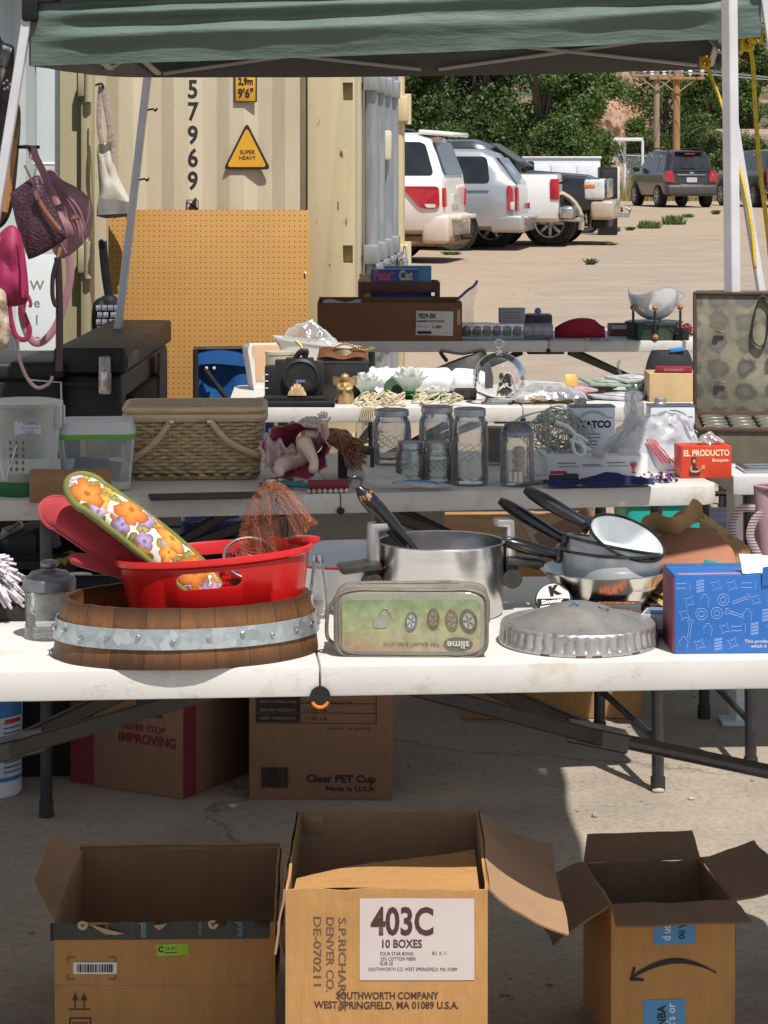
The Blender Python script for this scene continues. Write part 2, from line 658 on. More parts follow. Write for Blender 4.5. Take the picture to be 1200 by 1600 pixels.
# shipping containers
def corr_profile(x0,x1,pitch=0.278,dep=0.024):
 """trapezoid corrugation, list of (x, y); y = 0 outside, dep inside"""
 pts=[]
 x=x0
 while x<x1-1e-6:
  for f,d in ((0.0,0),(0.26,0),(0.5,1),(0.76,1)):
   q=x+f*pitch
   if q<=x1:
    pts.append((q,d*dep))
  x += pitch
 pts.append((x1,0))
 return pts
def paint_mat(name,c,rust=(0.16,0.08,0.04),amount=0.5,chips=True,thr=.68):
 m,n,b=_new(name)
 t=noise_node(n,0.8,5,0.6)
 st=noise_node(n,1.6,6,0.7,stretch=(6,6,0.6))
 r=ramp(n,t.outputs['Fac'],[(0.3,tuple(x*0.86 for x in c)),(0.7,c)])
 r2=ramp(n,st.outputs['Fac'],[(0.3,(0.86,0.84,0.8)),(0.6,(1.03,1.03,1.03))])
 c1=mixc(n,0.7,r.outputs[0],r2.outputs[0],'MULTIPLY')
 if chips:
  ch=noise_node(n,7,8,0.75,stretch=(2.4,2.4,0.7))
  msk=ramp(n,ch.outputs['Fac'],[(thr,(0,0,0)),(thr+.03,(1,1,1))])
  f=mth(n,'MULTIPLY',msk.outputs[0],amount)
  c1=mixc(n,f,c1,rust)
 n.links.new(c1,b.inputs['Base Color'])
 b.inputs['Roughness'].default_value=0.55
 t3=noise_node(n,3,4,0.5)
 bump(n,b,t3.outputs['Fac'],0.12,0.02)
 return m
def conform_corr(o,prof):
 """paint lies on the ribs: follow the corrugation depth"""
 xs=[p[0] for p in prof]
 ys=[p[1] for p in prof]
 for v in o.data.vertices:
  gx=o.location.x+v.co.x
  v.co.z=v.co.z*0.3-(float(np.interp(gx,xs,ys))+0.0105)
 return o
def build_containers():
 beige=paint_mat('beige_paint',(0.66,0.575,0.415),amount=.8)
 beige_y=paint_mat('yellow_beige_paint',(0.67,0.56,0.35),amount=1.0,thr=.635)
 th=R(4.5)
 c0=at(555,250,12.0)
 t=thing('shipping_container','tan corrugated shipping container standing behind the pegboard, with grey door rods at its right end','container',(c0.x,c0.y,0),-th)
 L,D,H=6.06,2.44,2.896
 pw=0.237
 # corrugated side
 prof=corr_profile(-L+0.15,-pw)
 mb=MB()
 n=len(prof)
 vs=[(x,y+0.012,0.16) for x,y in prof]+[(x,y+0.012,H-0.1) for x,y in prof]
 mb.verts_faces(vs,[(i,i+1,n+i+1,n+i) for i in range(n-1)])
 mb.build('side_wall',beige,t,smooth=0)
 mb=MB()
 mb.box((-L/2,0.03,0.08),(L,0.1,0.16),0.008)
 mb.box((-L/2,0.03,H-0.05),(L,0.1,0.1),0.008)
 mb.build('rail',beige,t)
 # corner post at the door end, with pockets
 post=MB().box((-pw/2,0.06,H/2),(pw,0.16,H-0.02),0.012).build('corner_post',beige_y,t)
 cm=MB()
 for yy in (143,397):
  z=CAM_H-(yy-HY)*12.0/FPX
  cm.box((-0.035,-0.02,z),(0.05,0.12,0.088))
 cut(post,cm)
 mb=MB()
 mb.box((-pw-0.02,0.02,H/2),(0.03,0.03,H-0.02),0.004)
 mb.build('recess_shade',M('recess_shade_brown',(0.24,0.19,0.12),rough=0.6),t)  # dark strip standing in for the shadow in the recess beside the post
 mb=MB().box((-L+0.08,0.06,H/2),(0.16,0.16,H-0.02),0.012)
 mb.build('corner_post',beige,t)
 # roof, back wall, floor
 MB().box((-L/2,D/2,H-0.03),(L-0.02,D-0.02,0.05)).build('roof',beige,t)
 MB().box((-L/2,D-0.03,H/2),(L-0.02,0.05,H-0.1)).build('back_wall',beige,t)
 # door end
 gal=M('galvanised_bar',(0.40,0.43,0.46),(0.27,0.30,0.33),rough=0.45,metal=0.55,scale=6,stretch=(6,6,0.7))
 door=MB().box((-0.03,D/2,H/2),(0.06,D-0.3,H-0.2),0.01).build('door',beige,t)
 for k,f in enumerate((0.13,0.36,0.60,0.84)):
  yb=0.12+f*(D-0.4)
  rod=MB()
  rod.tube([(0.035+0.012,yb,0.15),(0.047,yb,H-0.12)],0.034,12)
  rod.build('lock_rod',gal,door)
  for z in (0.55,1.02,1.9):
   MB().box((0.05,yb,z),(0.075,0.13,0.10),0.008).build('rod_bracket',gal,door)
  MB().box((0.085,yb+0.05,1.02-0.06),(0.02,0.26,0.03),0.006).build('lock_handle',gal,door)
 MB().box((0.06,0.12+0.60*(D-0.4)-0.1,1.58),(0.05,0.1,0.16),0.01).build('handle',M('cream_metal',(0.72,0.66,0.5)),door)
 pl=MB()
 pl.box((0.11,0.12+0.84*(D-0.4),0.90),(0.05,0.09,0.09),0.02)
 pl.tube(smooth_path([(0.11,1.98,0.94),(0.11,1.96,0.99),(0.11,1.90,1.0),(0.11,1.86,0.94)],5),0.008,8)
 pl.build('padlock',M('steel',(0.6,0.6,0.6)),door)
 mb=MB().box((0.02,D-0.08,H/2),(0.11,0.16,H-0.02),0.012)
 mb.build('corner_post',beige_y,t)
 for z in (0.93,1.80):
  h=MB()
  h.tube([(0.09,D-0.1,z-0.09),(0.09,D-0.1,z+0.09)],0.03,12)
  h.box((0.07,D-0.13,z),(0.07,0.14,0.15),0.01)
  h.build('hinge',beige_y,t)
 # markings on the wall (local px helper)
 def lx(x):
  return (x-555)*12.0/FPX
 def lz(y):
  return CAM_H-(y-HY)*12.0/FPX
 ink=MATS['black_ink']
 for ch,y in (('5',136),('7',171),('9',208),('6',244),('9',280),('4',322)):
  conform_corr(text(ch,0.125,ink,t,(lx(298),0.0,lz(y+4)),name='number',bold=0.003,sx=0.82),prof)
 fr=MB()
 for a,b_,c,d in ((lx(289),lx(307),lz(313),0.004),(lx(289),lx(307),lz(338),0.004)):
  fr.box(((a+b_)/2,0.006,c),(b_-a,0.004,d))
 for xx in (289,307):
  fr.box((lx(xx),0.006,(lz(313)+lz(336))/2),(0.004,0.004,lz(313)-lz(336)))
 fr.build('number_frame',ink,t)
 org=M('sign_orange',(0.80,0.40,0.03),rough=0.5,spread=0.08)
 pm=MB().box((lx(382.5),0.004,lz(134)),(0.112,0.004,0.155),0.001).build('height_plate',org,t)
 bd=MB()
 for (cx_,cz_,sx_,sz_) in ((382.5,158.5,0.112,0.006),):
  bd.box((lx(cx_),0.001,lz(cz_)),(sx_,0.004,sz_))
 for xx in (365.5,399.5):
  bd.box((lx(xx),0.0,lz(134)),(0.006,0.004,0.155))
 bd.build('plate_border',ink,pm)
 text('2,9m',0.046,ink,pm,(lx(382.5),0.0,lz(127)),sx=0.82,bold=0.002)
 text("9'6\"",0.062,ink,pm,(lx(382.5),0.0,lz(146)),sx=0.82,bold=0.002)
 # super heavy triangle
 def tri(x0,x1,y0,y1,sh):
  cx,cz=lx((x0+x1)/2),lz(y0+(y1-y0)*0.66)
  P=[Vector((lx(x0),0,lz(y1))),Vector((lx(x1),0,lz(y1))),Vector((cx,0,lz(y0)))]
  out=[]
  for i in range(3):
   for tt in (0.08,0.0,-0.08):
    a=P[i]+(P[i-1]-P[i])*max(tt,0)+(P[(i+1)%3]-P[i])*max(-tt,0)
    if tt==0:
     a=P[i]+(Vector((cx,0,cz))-P[i])*0.07
    out.append((cx+(a.x-cx)*sh,cz+(a.z-cz)*sh))
  return out
 tb=MB().prism(tri(347,422,191,265,1.0),-0.001,0.006).build('warning_sign',ink,t,smooth=0)
 MB().prism(tri(347,422,191,265,0.84),-0.004,-0.0015).build('sign_face',org,tb,smooth=0)
 text('SUPER',0.027,ink,tb,(lx(385.5),-0.005,lz(238)),bold=0.0005)
 text('HEAVY',0.027,ink,tb,(lx(385.5),-0.005,lz(247)),bold=0.0005)
 # the beige door leaf folded back at the left
 door_b=paint_mat('olive_beige_paint',(0.50,0.45,0.29),amount=0.25)
 p=at(145,250,11.86)
 t2=thing('container_door','plain beige steel door folded open between the grey container and the canvas tote','door',(p.x,p.y,0),R(-4))
 MB().box((-0.45,0.03,1.45),(0.8,0.06,2.7),0.01).build('panel',door_b,t2)
 MB().box((-0.025,0.0,1.45),(0.05,0.12,2.7),0.012).build('edge_post',door_b,t2)
 for y in (131,405):
  z=CAM_H-(y-HY)*11.86/FPX
  h=MB()
  h.tube([(-0.005,-0.075,z-0.09),(-0.005,-0.075,z+0.09)],0.022,12)
  h.box((-0.03,-0.06,z),(0.06,0.04,0.13),0.008)
  h.build('hinge',door_b,t2)
 # grey container / shed on the left
 grey=paint_mat('grey_paint',(0.55,0.61,0.62),amount=0.15)
 p=at(88,250,11.4)
 t3=thing('shipping_container','pale grey ribbed shipping container at the left behind the hanging bags','container',(p.x,p.y,0),R(0))
 prof=corr_profile(-5.9,-0.10,pitch=0.20,dep=0.03)
 n=len(prof)
 mb=MB()
 mb.verts_faces([(x,y,0.12) for x,y in prof]+[(x,y,2.5) for x,y in prof],[(i,i+1,n+i+1,n+i) for i in range(n-1)])
 mb.build('side_wall',grey,t3,smooth=0)
 MB().box((-0.05,0.03,1.29),(0.09,0.09,2.58),0.01).build('corner_post',grey,t3)
 MB().box((0.002,0.02,1.29),(0.02,0.05,2.5),0.006).build('door_seal',M('grey_rubber',(0.12,0.13,0.15)),t3)
 MB().box((-3.0,0.03,0.06),(5.8,0.1,0.12),0.01).build('rail',grey,t3)
 MB().box((-3.0,0.03,2.55),(5.8,0.1,0.1),0.01).build('rail',grey,t3)
 MB().box((-3.0,0.55,2.57),(5.96,1.0,0.04)).build('roof',grey,t3)
 MB().box((-3.0,1.0,1.29),(5.96,0.05,2.5)).build('back_wall',grey,t3)
 pa=at(66,250,11.2)
 MB().box((-3.0+(pa.x-p.x)/2,-.16,2.36),(5.9+(pa.x-p.x),.32,.03),.005).build('shade_overhang',M('overhang_grey',(.24,.27,.31),rough=.6),t3)  # unseen overhang added to throw the diagonal shade on the wall
 hz=CAM_H-(256-HY)*11.4/FPX
 hb=MB()
 hb.tube([(-0.10,-0.05,hz),(0.0,-0.05,hz)],0.009,8)
 hb.tube([(-0.09,-0.05,hz),(-0.09,0.01,hz)],0.007,8)
 hb.build('handle',MATS['white_metal'],t3)
# trees
def leaf_mat(name,c,c2,c3):
 m,n,b=_new(name)
 g=n.nodes.new('ShaderNodeNewGeometry')
 r=ramp(n,g.outputs['Random Per Island'],[(0.0,c2),(0.5,c),(1.0,c3)])
 n.links.new(r.outputs[0],b.inputs['Base Color'])
 b.inputs['Roughness'].default_value=0.5
 b.inputs['Specular IOR Level'].default_value=0.35
 tl=n.nodes.new('ShaderNodeBsdfTranslucent')
 n.links.new(mixc(n,1.0,r.outputs[0],(1.3,1.5,0.5),'MULTIPLY'),tl.inputs[0])
 mx=n.nodes.new('ShaderNodeMixShader')
 mx.inputs[0].default_value=0.3
 out=n.nodes['Material Output']
 n.links.new(b.outputs[0],mx.inputs[1])
 n.links.new(tl.outputs[0],mx.inputs[2])
 n.links.new(mx.outputs[0],out.inputs[0])
 return m
def leaf_cloud(name,blobs,n,size,mat,parent,seed):
 """n leaf quads scattered on and in ellipsoid clumps; blobs: (centre, radius xyz)"""
 rg=np.random.default_rng(seed)
 wts=np.array([b[1][0]*b[1][2] for b in blobs])
 idx=rg.choice(len(blobs),n,p=wts/wts.sum())
 C=np.array([b[0] for b in blobs])[idx]
 Rr=np.array([b[1] for b in blobs])[idx]
 d=rg.normal(size=(n,3))
 d /= np.linalg.norm(d,axis=1)[:,None]
 rad=rg.random(n)**0.45*(1+0.16*rg.normal(size=n))
 P=C+d*rad[:,None]*Rr
 nr=d+0.9*rg.normal(size=(n,3))+np.array([0,0,0.35])
 nr /= np.linalg.norm(nr,axis=1)[:,None]
 a=np.cross(nr,rg.normal(size=(n,3)))
 a /= np.linalg.norm(a,axis=1)[:,None]
 b=np.cross(nr,a)
 s=size*(0.6+0.8*rg.random(n))[:,None]
 V=np.stack([P-a*s*0.5,P+b*s*0.32+nr*s*.08,P+a*s*0.5,P-b*s*0.32+nr*s*.08],1).reshape(-1,3)
 me=bpy.data.meshes.new(name)
 me.vertices.add(4*n)
 me.vertices.foreach_set('co',V.astype(np.float32).ravel())
 me.loops.add(4*n)
 me.loops.foreach_set('vertex_index',np.arange(4*n,dtype=np.int32))
 me.polygons.add(n)
 me.polygons.foreach_set('loop_start',np.arange(0,4*n,4,dtype=np.int32))
 me.update(calc_edges=True)
 me.validate()
 me.materials.append(mat)
 o=bpy.data.objects.new(name,me)
 COL.objects.link(o)
 o.parent=parent
 return o
def tree(name,label,px,d,wpx,ytop,n,size,lm,seed,bark,ylow=300,group=None):
 k=d/FPX
 X=(px-600)*k
 t=thing(name,label,'tree',(X,d,0),0,group)
 rnd=random.Random(seed)
 ztop=CAM_H+(HY-ytop)*k
 zlow=max(0.4,CAM_H+(HY-ylow)*k)
 w=wpx*k/2
 mb=MB()
 lean=rnd.uniform(-0.3,0.3)
 mb.tube(smooth_path([(0,0,-0.1),(0.1,0,ztop*0.2),(lean,0.1,ztop*0.45),(lean*1.5,0,ztop*0.8)],4),[0.26-0.016*i for i in range(13)],8)
 blobs=[]
 nb=30
 for i in range(nb):
  f=i/(nb-1)
  z=zlow+(ztop-zlow)*(0.05+0.9*f)
  env=math.sin(PI*min(1,0.2+0.75*f))**0.6
  a=rnd.uniform(0,2*PI)
  rr=w*env*rnd.uniform(0.3,0.85)
  c=(rr*math.cos(a),rr*0.7*math.sin(a),z)
  rb=w*rnd.uniform(0.28,0.5)
  blobs.append((c,(rb,rb*0.9,rb*rnd.uniform(0.55,0.85))))
  if i%2==0:
   z0=max(0.3,z*0.55)
   mb.tube(smooth_path([(lean*z0/ztop,0,z0),(c[0]*0.5,c[1]*0.5,(z0+z)/2+0.1),c],3),[0.09,0.08,0.07,0.06,0.05,0.04,0.03],6)
 mb.build('trunk',bark,t)
 leaf_cloud('crown',blobs,int(n*2.2),size*0.68,lm,t,seed)
 return t
def build_vegetation():
 bark=M('bark',(0.13,0.095,0.07),(0.06,0.045,0.035),rough=0.95,scale=6)
 dark=leaf_mat('leaf_dark',(0.055,0.095,0.026),(0.028,0.055,0.017),(0.095,0.15,0.04))
 mid=leaf_mat('leaf_mid',(0.08,0.13,0.035),(0.045,0.08,0.022),(0.12,0.185,0.05))
 pale=leaf_mat('leaf_pale',(0.12,0.16,0.045),(0.07,0.10,0.03),(0.17,0.21,0.07))
 g='trees behind the parking lot'
 T=[
  ('broadleaf_tree','dark leafy tree right beside the tan container, above the white estate vehicle',640,66,190,20,11000,0.17,dark,1),
  ('broadleaf_tree','shadowy dense tree behind the silver minivan, trunk gaps showing',742,72,200,30,10000,0.18,dark,2),
  ('broadleaf_tree','bright green bushy tree above the black pickup hood',852,64,170,25,13000,0.15,mid,3),
  ('broadleaf_tree','rounded green tree edging the sandstone gap on its left',912,70,125,60,9000,0.16,mid,4),
  ('broadleaf_tree','tall dark tree rising directly behind the two utility poles',1038,150,190,-10,11000,0.27,mid,5),
  ('broadleaf_tree','wide green tree above the dark hatchback, left of the white post',1108,142,110,70,8000,0.25,mid,6),
  ('broadleaf_tree','tall green tree at the right edge between the two yellow ropes',1176,125,120,40,9000,0.22,mid,7),
  ('broadleaf_tree','dusky tree seen far left of the lot, mostly hidden by the container',540,78,190,30,5000,0.2,dark,8),
  ('broadleaf_tree','distant tree outside the right end of the lot',1275,104,150,0,6000,0.22,dark,9),
 ]
 for nm,lb,px,d,wpx,yt,n,s,lm,sd in T:
  tree(nm,lb,px,d,wpx,yt,n,s,lm,sd,bark,ylow=285,group=g)
 g2='shrubs along the lot edge'
 S=[
  ('pale yellow-green bush below the left utility pole',1000,104,70,185,5000,0.15,pale,21),
  ('dark low bush behind the roof of the dark hatchback',1085,108,90,195,5000,0.16,dark,22),
  ('scrubby olive bush right of the dark hatchback',1118,96,60,205,3500,0.14,pale,23),
  ('leafy bush under the trees behind the white trailer body',880,62,110,190,6000,0.12,mid,24),
  ('shaded bush behind the silver minivan windows',690,60,150,200,5000,0.12,dark,25),
  ('green bush behind the dark pickup at the far right',1168,100,80,215,4000,0.15,mid,26),
 ]
 for lb,px,d,wpx,yt,n,s,lm,sd in S:
  tree('bush',lb,px,d,wpx,yt,n,s,lm,sd,bark,ylow=292,group=g2)
 # dry grass strip at the lot's far edge
 rg=random.Random(5)
 mb=MB()
 for i in range(2600):
  Y=rg.uniform(88,97)
  X=rg.uniform(6.5,15.5)
  h=rg.uniform(0.25,0.9)*(1.3 if rg.random()<.2 else 1)
  a=rg.uniform(0,2*PI)
  dx,dy=math.cos(a)*0.03,math.sin(a)*0.03
  lx_,ly_=rg.uniform(-.25,.25),rg.uniform(-.2,.2)
  mb.verts_faces([(X-dx,Y-dy,0),(X+dx,Y+dy,0),(X+lx_,Y+ly_,h)],[(0,1,2)])
 gm=leaf_mat('dry_grass_mat',(0.33,0.25,0.11),(0.22,0.17,0.07),(0.22,0.23,0.08))
 tag(mb.build('dry_grass',gm,smooth=0),kind='stuff')
 # weeds growing in the lot
 wm=leaf_mat('weed_mat',(0.11,0.16,0.05),(0.06,0.10,0.03),(0.17,0.21,0.08))
 W=[(1014,357,34,13,'wide green weed patch left of the dark hatchback shadow'),(1053,351,36,15,'largest green weed patch in front of the dark hatchback'),
  (922,414,9,10,'small weed tuft by itself on the dirt right of the vehicles'),(962,362,9,8,'small weed left of the wide weed patches'),
  (985,360,9,6,'tiny weed beside the wide weed patch'),(1119,335,9,7,'small weed tuft right of the dark hatchback'),
  (957,325,10,12,'weed sprig at the black truck bumper'),(705,398,22,5,'flat weed under the silver minivan tail'),(1075,340,14,6,'little weed right of the largest weed patch'),(950,383,22,4,'thin dry weed on the slab edge below the truck')]
 for i,(x,y,wp,hp,lb) in enumerate(W):
  p=on(x,y)
  k=p.y/FPX
  mb=MB()
  rg=random.Random(100+i)
  for j in range(int(60+wp*5)):
   a=rg.uniform(0,2*PI)
   rr=rg.random()**0.7*wp*k/2
   bx,by=rr*math.cos(a),rr*math.sin(a)*0.8
   h=hp*k*rg.uniform(0.35,1.1)
   b2=rg.uniform(0,2*PI)
   dx,dy=math.cos(b2)*.025,math.sin(b2)*.025
   ox,oy=rg.uniform(-.12,.12),rg.uniform(-.12,.12)
   mb.verts_faces([(bx-dx,by-dy,0),(bx+dx,by+dy,0),(bx+ox*.6+dx,by+oy*.6,h*.6),(bx+ox,by+oy,h)],[(0,1,2),(0,2,3)])
  o=mb.build('weed',wm,None,smooth=0,loc=(p.x,p.y,0.004))
  tag(o,lb,'weed','weeds growing in the lot')
def build_far_things():
 wood1=M('pole_wood_grey',(0.36,0.27,0.19),(0.24,0.18,0.13),rough=0.9,scale=4,stretch=(6,6,0.4))
 wood2=M('pole_wood_brown',(0.42,0.24,0.11),(0.28,0.15,0.065),rough=0.9,scale=4,stretch=(6,6,0.4))
 ends=[]
 for nm,px,d,wm,lb,r,zc in (('utility_pole',1026,101,wood1,'weathered grey-brown utility pole, left one of the two behind the dark hatchback',0.125,5.0),
        ('utility_pole',1057,97,wood2,'warm brown utility pole with braced crossarm, right one of the two',0.145,4.75)):
  X=(px-600)*d/FPX
  t=thing(nm,lb,'utility pole',(X,d,0),0,'utility poles')
  MB().tube([(0,0,-0.2),(0,0,4),(0.02,0,9.5)],[r*1.08,r,r*0.8],12).build('pole',wm,t)
  for zz in (zc,zc+2.4):
   ar=MB()
   ar.box((0,-0.2,zz),(2.2,0.10,0.11),0.01)
   for s in (-1,1):
    ar.tube([(s*0.8,-0.2,zz),(0,-0.17,zz-0.6)],0.03,6)
   arm=ar.build('crossarm',wm,t)
   for xx in (-1.0,-0.52,0.52,1.0):
    MB().lathe([(0,0.32),(0.07,0.3),(0.1,0.2),(0.06,0.16),(0.09,0.1),(0.05,0.06),(0.03,0)],10,c=(xx,-0.2,zz+0.06)).build('insulator',MATS['white_plastic'],arm)
  ends.append((X,d,zc))
 # wires slung from the crossarms
 wire=M('wire_mat',(0.45,0.46,0.48),rough=0.5,metal=0.5)
 for i,xx in enumerate((-1.25,-0.65,0.65,1.25)):
  mb=MB()
  a=Vector((ends[0][0]+xx*.8,100.8,5.36))
  b=Vector((ends[1][0]+xx*.8,96.8,5.10))
  left=Vector((a.x-16,115,3.6+0.25*i))
  right=Vector((b.x+28,80,4.2-0.2*i))
  def sag(p,q,s):
   return [p.lerp(q,u/14)-Vector((0,0,s*4*(u/14)*(1-u/14))) for u in range(15)]
  mb.tube(sag(left,a,.5)+sag(a,b,.03)[1:]+sag(b,right,0.7)[1:],0.016,5)
  tag(mb.build('power_line',wire,smooth=180),'thin pale power line strung between the two utility poles','cable','power lines')
 # white pipe frame
 d=90.0
 t=thing('pipe_frame','white pipe frame standing left of the dark hatchback','frame',(0,0,0))
 mb=MB()
 p0,p1=at(938,218,d),at(1004,217,d)
 mb.box(((p0.x+p1.x)/2,d,p0.z),(p1.x-p0.x,0.5,0.13),0.02)
 mb.build('top_rail',MATS['white_metal'],t)
 for x,dd in ((976,d+.2),(1004,d-.2)):
  q=at(x,220,dd)
  MB().tube([(q.x,dd,0),(q.x,dd,q.z)],0.055,8).build('leg',MATS['white_metal'],t)
 # chain link fence posts with rail and mesh
 galv=M('fence_galv',(0.5,0.52,0.54),rough=0.5,metal=0.4)
 t=thing('chain_link_fence','sagging chain link fence with leaning posts at the far edge of the lot','fence',(0,0,0))
 for x,lean in ((985,-0.5),(1002,0.1),(1122,0.55),(945,0.1),(1138,-0.4)):
  q=at(x,250,98)
  MB().tube([(q.x,98,0),(q.x+lean*0.4,98,1.3),(q.x+lean,98,2.3)],0.03,6).build('post',galv,t)
 mb=MB()
 x0,x1=at(905,250,98).x,at(1150,250,98).x
 nw=70
 for i in range(nw):
  a=x0+(x1-x0)*i/nw
  for s in (-1,1):
   mb.tube([(a,98.05,0.05),(a+s*1.2,98.05,1.75)],0.006,3,caps=False)
 mb.tube([(x0,98.05,1.78),((x0+x1)/2,98.05,1.62),(x1,98.05,1.8)],0.025,6)
 mb.build('chain_mesh',galv,t)
 # shed in the trees at the right
 d=118.0
 p=at(1215,250,d)
 t=thing('shed','low grey shed with reddish roof edge among the trees at the far right','shed',(p.x,d,0))
 MB().box((0,1.5,1.1),(4.6,3,2.4),0.02).build('wall',M('shed_wall',(0.22,0.23,0.27),rough=0.8),t)
 MB().box((0,1.4,2.62),(5.2,3.8,0.6),0.05,rot=(R(4),0,0)).build('roof',M('shed_roof',(0.40,0.26,0.22),(0.3,0.24,0.22),rough=0.8),t)
 MB().box((-1.2,-0.03,1.5),(1.0,0.06,0.7),0.02).build('window',M('shed_glass',(0.05,0.06,0.07),rough=0.2),t)
build_ground()
build_containers()
build_vegetation()
build_far_things()
# VEHICLES
def car_paint(name,c,dust=(0.42,0.27,0.16),z0=0.35,z1=1.0,amount=0.6,metal=0.0):
 m,n,b=_new(name)
 tc=n.nodes.new('ShaderNodeTexCoord')
 sep=n.nodes.new('ShaderNodeSeparateXYZ')
 n.links.new(tc.outputs['Object'],sep.inputs[0])
 t=noise_node(n,2.5,6,0.65)
 mr=n.nodes.new('ShaderNodeMapRange')
 mr.inputs['From Min'].default_value=z1
 mr.inputs['From Max'].default_value=z0
 n.links.new(mth(n,'MULTIPLY_ADD',t.outputs['Fac'],0.5,mth(n,'SUBTRACT',sep.outputs['Z'],0.25)),mr.inputs[0])
 f=mth(n,'MULTIPLY',mr.outputs[0],amount)
 n.links.new(mixc(n,f,c,dust),b.inputs['Base Color'])
 n.links.new(mth(n,'MULTIPLY_ADD',f,0.6,0.22),b.inputs['Roughness'])
 b.inputs['Metallic'].default_value=metal
 b.inputs['Coat Weight'].default_value=0.4
 return m
def body_loft(st,mat,parent,name='body',smooth=38):
 """st: (x, zb, zbelt, zroof, wbody, wroof) half-widths, rear to front"""
 mb=MB()
 rings=[]
 for x,zb,zl,zr,wb,wr in st:
  up=zr>zl+0.02
  pts=[(wb*0.86,zb),(wb*0.97,zb+0.07),(wb,zb+0.25),(wb,(zb+zl)/2+0.08),(wb*0.985,zl-0.06),(wb*0.955,zl)]
  if up:
   pts += [(wr+(wb*0.955-wr)*0.5,(zl+zr)/2-0.02),(wr,zr-0.09),(wr-0.05,zr-0.03),(wr*0.6,zr),(0.001,zr+0.015)]
  else:
   pts += [(wb*0.95,zl+0.002),(wb*0.93,zl+0.01),(wb*0.88,zl+0.02),(wb*0.5,zl+0.035),(0.001,zl+0.04)]
  full=[(x,-y,z) for y,z in pts]+[(x,y,z) for y,z in pts[::-1]]
  rings.append([mb.bm.verts.new(p) for p in full])
 for a,b in zip(rings,rings[1:]):
  n=len(a)
  for i in range(n):
   j=(i+1)%n
   mb.bm.faces.new((a[i],a[j],b[j],b[i]))
 mb.bm.faces.new(rings[0])
 mb.bm.faces.new(rings[-1][::-1])
 return mb.build(name,mat,parent,smooth=smooth)
def round_poly(pts,r,n=4):
 out=[]
 P=[Vector((a,b)) for a,b in pts]
 for i,p in enumerate(P):
  a,b=P[i-1],P[(i+1)%len(P)]
  da,db=(a-p),(b-p)
  ra=min(r,da.length*0.45)
  rb=min(r,db.length*0.45)
  s,e=p+da.normalized()*ra,p+db.normalized()*rb
  for k in range(n+1):
   t=k/n
   q=s*(1-t)**2+p*2*t*(1-t)+e*t*t
   out.append((q.x,q.y))
 return out
def side_panel(poly,yfn,off,thick,mat,parent,name,side=1,r=0.05):
 """thin plate following the body side; poly in (x, z)"""
 P=round_poly(poly,r)
 mb=MB()
 A=[mb.bm.verts.new((x,side*(yfn(x,z)+off),z)) for x,z in P]
 B=[mb.bm.verts.new((x,side*(yfn(x,z)-thick),z)) for x,z in P]
 n=len(P)
 mb.bm.faces.new(A)
 mb.bm.faces.new(B[::-1])
 for i in range(n):
  mb.bm.faces.new((A[i],A[(i+1)%n],B[(i+1)%n],B[i]))
 return mb.build(name,mat,parent,smooth=0)
def end_panel(poly,xfn,off,thick,mat,parent,name,sgn=-1,r=0.05):
 """plate on the rear (sgn -1) or front (+1); poly in (y, z)"""
 P=round_poly(poly,r)
 mb=MB()
 A=[mb.bm.verts.new((xfn(y,z)+sgn*off,y,z)) for y,z in P]
 B=[mb.bm.verts.new((xfn(y,z)-sgn*thick,y,z)) for y,z in P]
 n=len(P)
 mb.bm.faces.new(A)
 mb.bm.faces.new(B[::-1])
 for i in range(n):
  mb.bm.faces.new((A[i],A[(i+1)%n],B[(i+1)%n],B[i]))
 return mb.build(name,mat,parent,smooth=0)
def wheel(parent,x,y,r,wdt,side,rim_mat,spokes=6):
 mx=Matrix.Translation((x,y,r))@Matrix.Rotation(-side*PI/2,4,'X')
 arch=MB().lathe([(0,0.0),(r*1.2,0.0),(r*1.2,0.02),(0,0.02)],28,mtx=Matrix.Translation((x,y-side*0.012,r+0.03))@Matrix.Rotation(-side*PI/2,4,'X'))
 arch.build('wheel_arch',MATS['black_plastic'],parent)
 h=wdt
 w_=MB().lathe([(r*0.62,-h),(r*0.93,-h),(r,-h+0.04),(r,0.02),(r*0.93,0.06),(r*0.68,0.05),(r*0.62,0.0),(r*0.6,-h*.6)],30,mtx=mx).build('wheel',MATS['rubber'],parent)
 rb=MB()
 rb.lathe([(r*0.66,0.0),(r*0.66,0.055),(r*0.6,0.05),(r*0.56,-0.03),(0,-0.05)],30,mtx=mx)
 for i in range(spokes):
  a=2*PI*i/spokes
  rb.box((r*0.34*math.cos(a),r*0.34*math.sin(a),0.03),(r*0.58,r*0.16,0.03),0.008,rot=(0,0,a),mtx=mx)
 rb.lathe([(r*0.16,-0.03),(r*0.16,0.05),(r*0.1,0.06),(0,0.06)],16,mtx=mx)
 rb.build('rim',rim_mat,w_)
 return w_
def place_vehicle(name,label,cat,corner,heading,L,W,which):
 """corner: world position of the named ground corner of the body box"""
 rz=R(heading)
 lx_,ly_={'rear_left':(-L/2,W/2),'front_right':(L/2,-W/2)}[which]
 off=Matrix.Rotation(rz,3,'Z')@Vector((lx_,ly_,0))
 p=Vector((corner.x,corner.y,0))-off
 return thing(name,label,cat,p,rz,'vehicles parked in the lot')
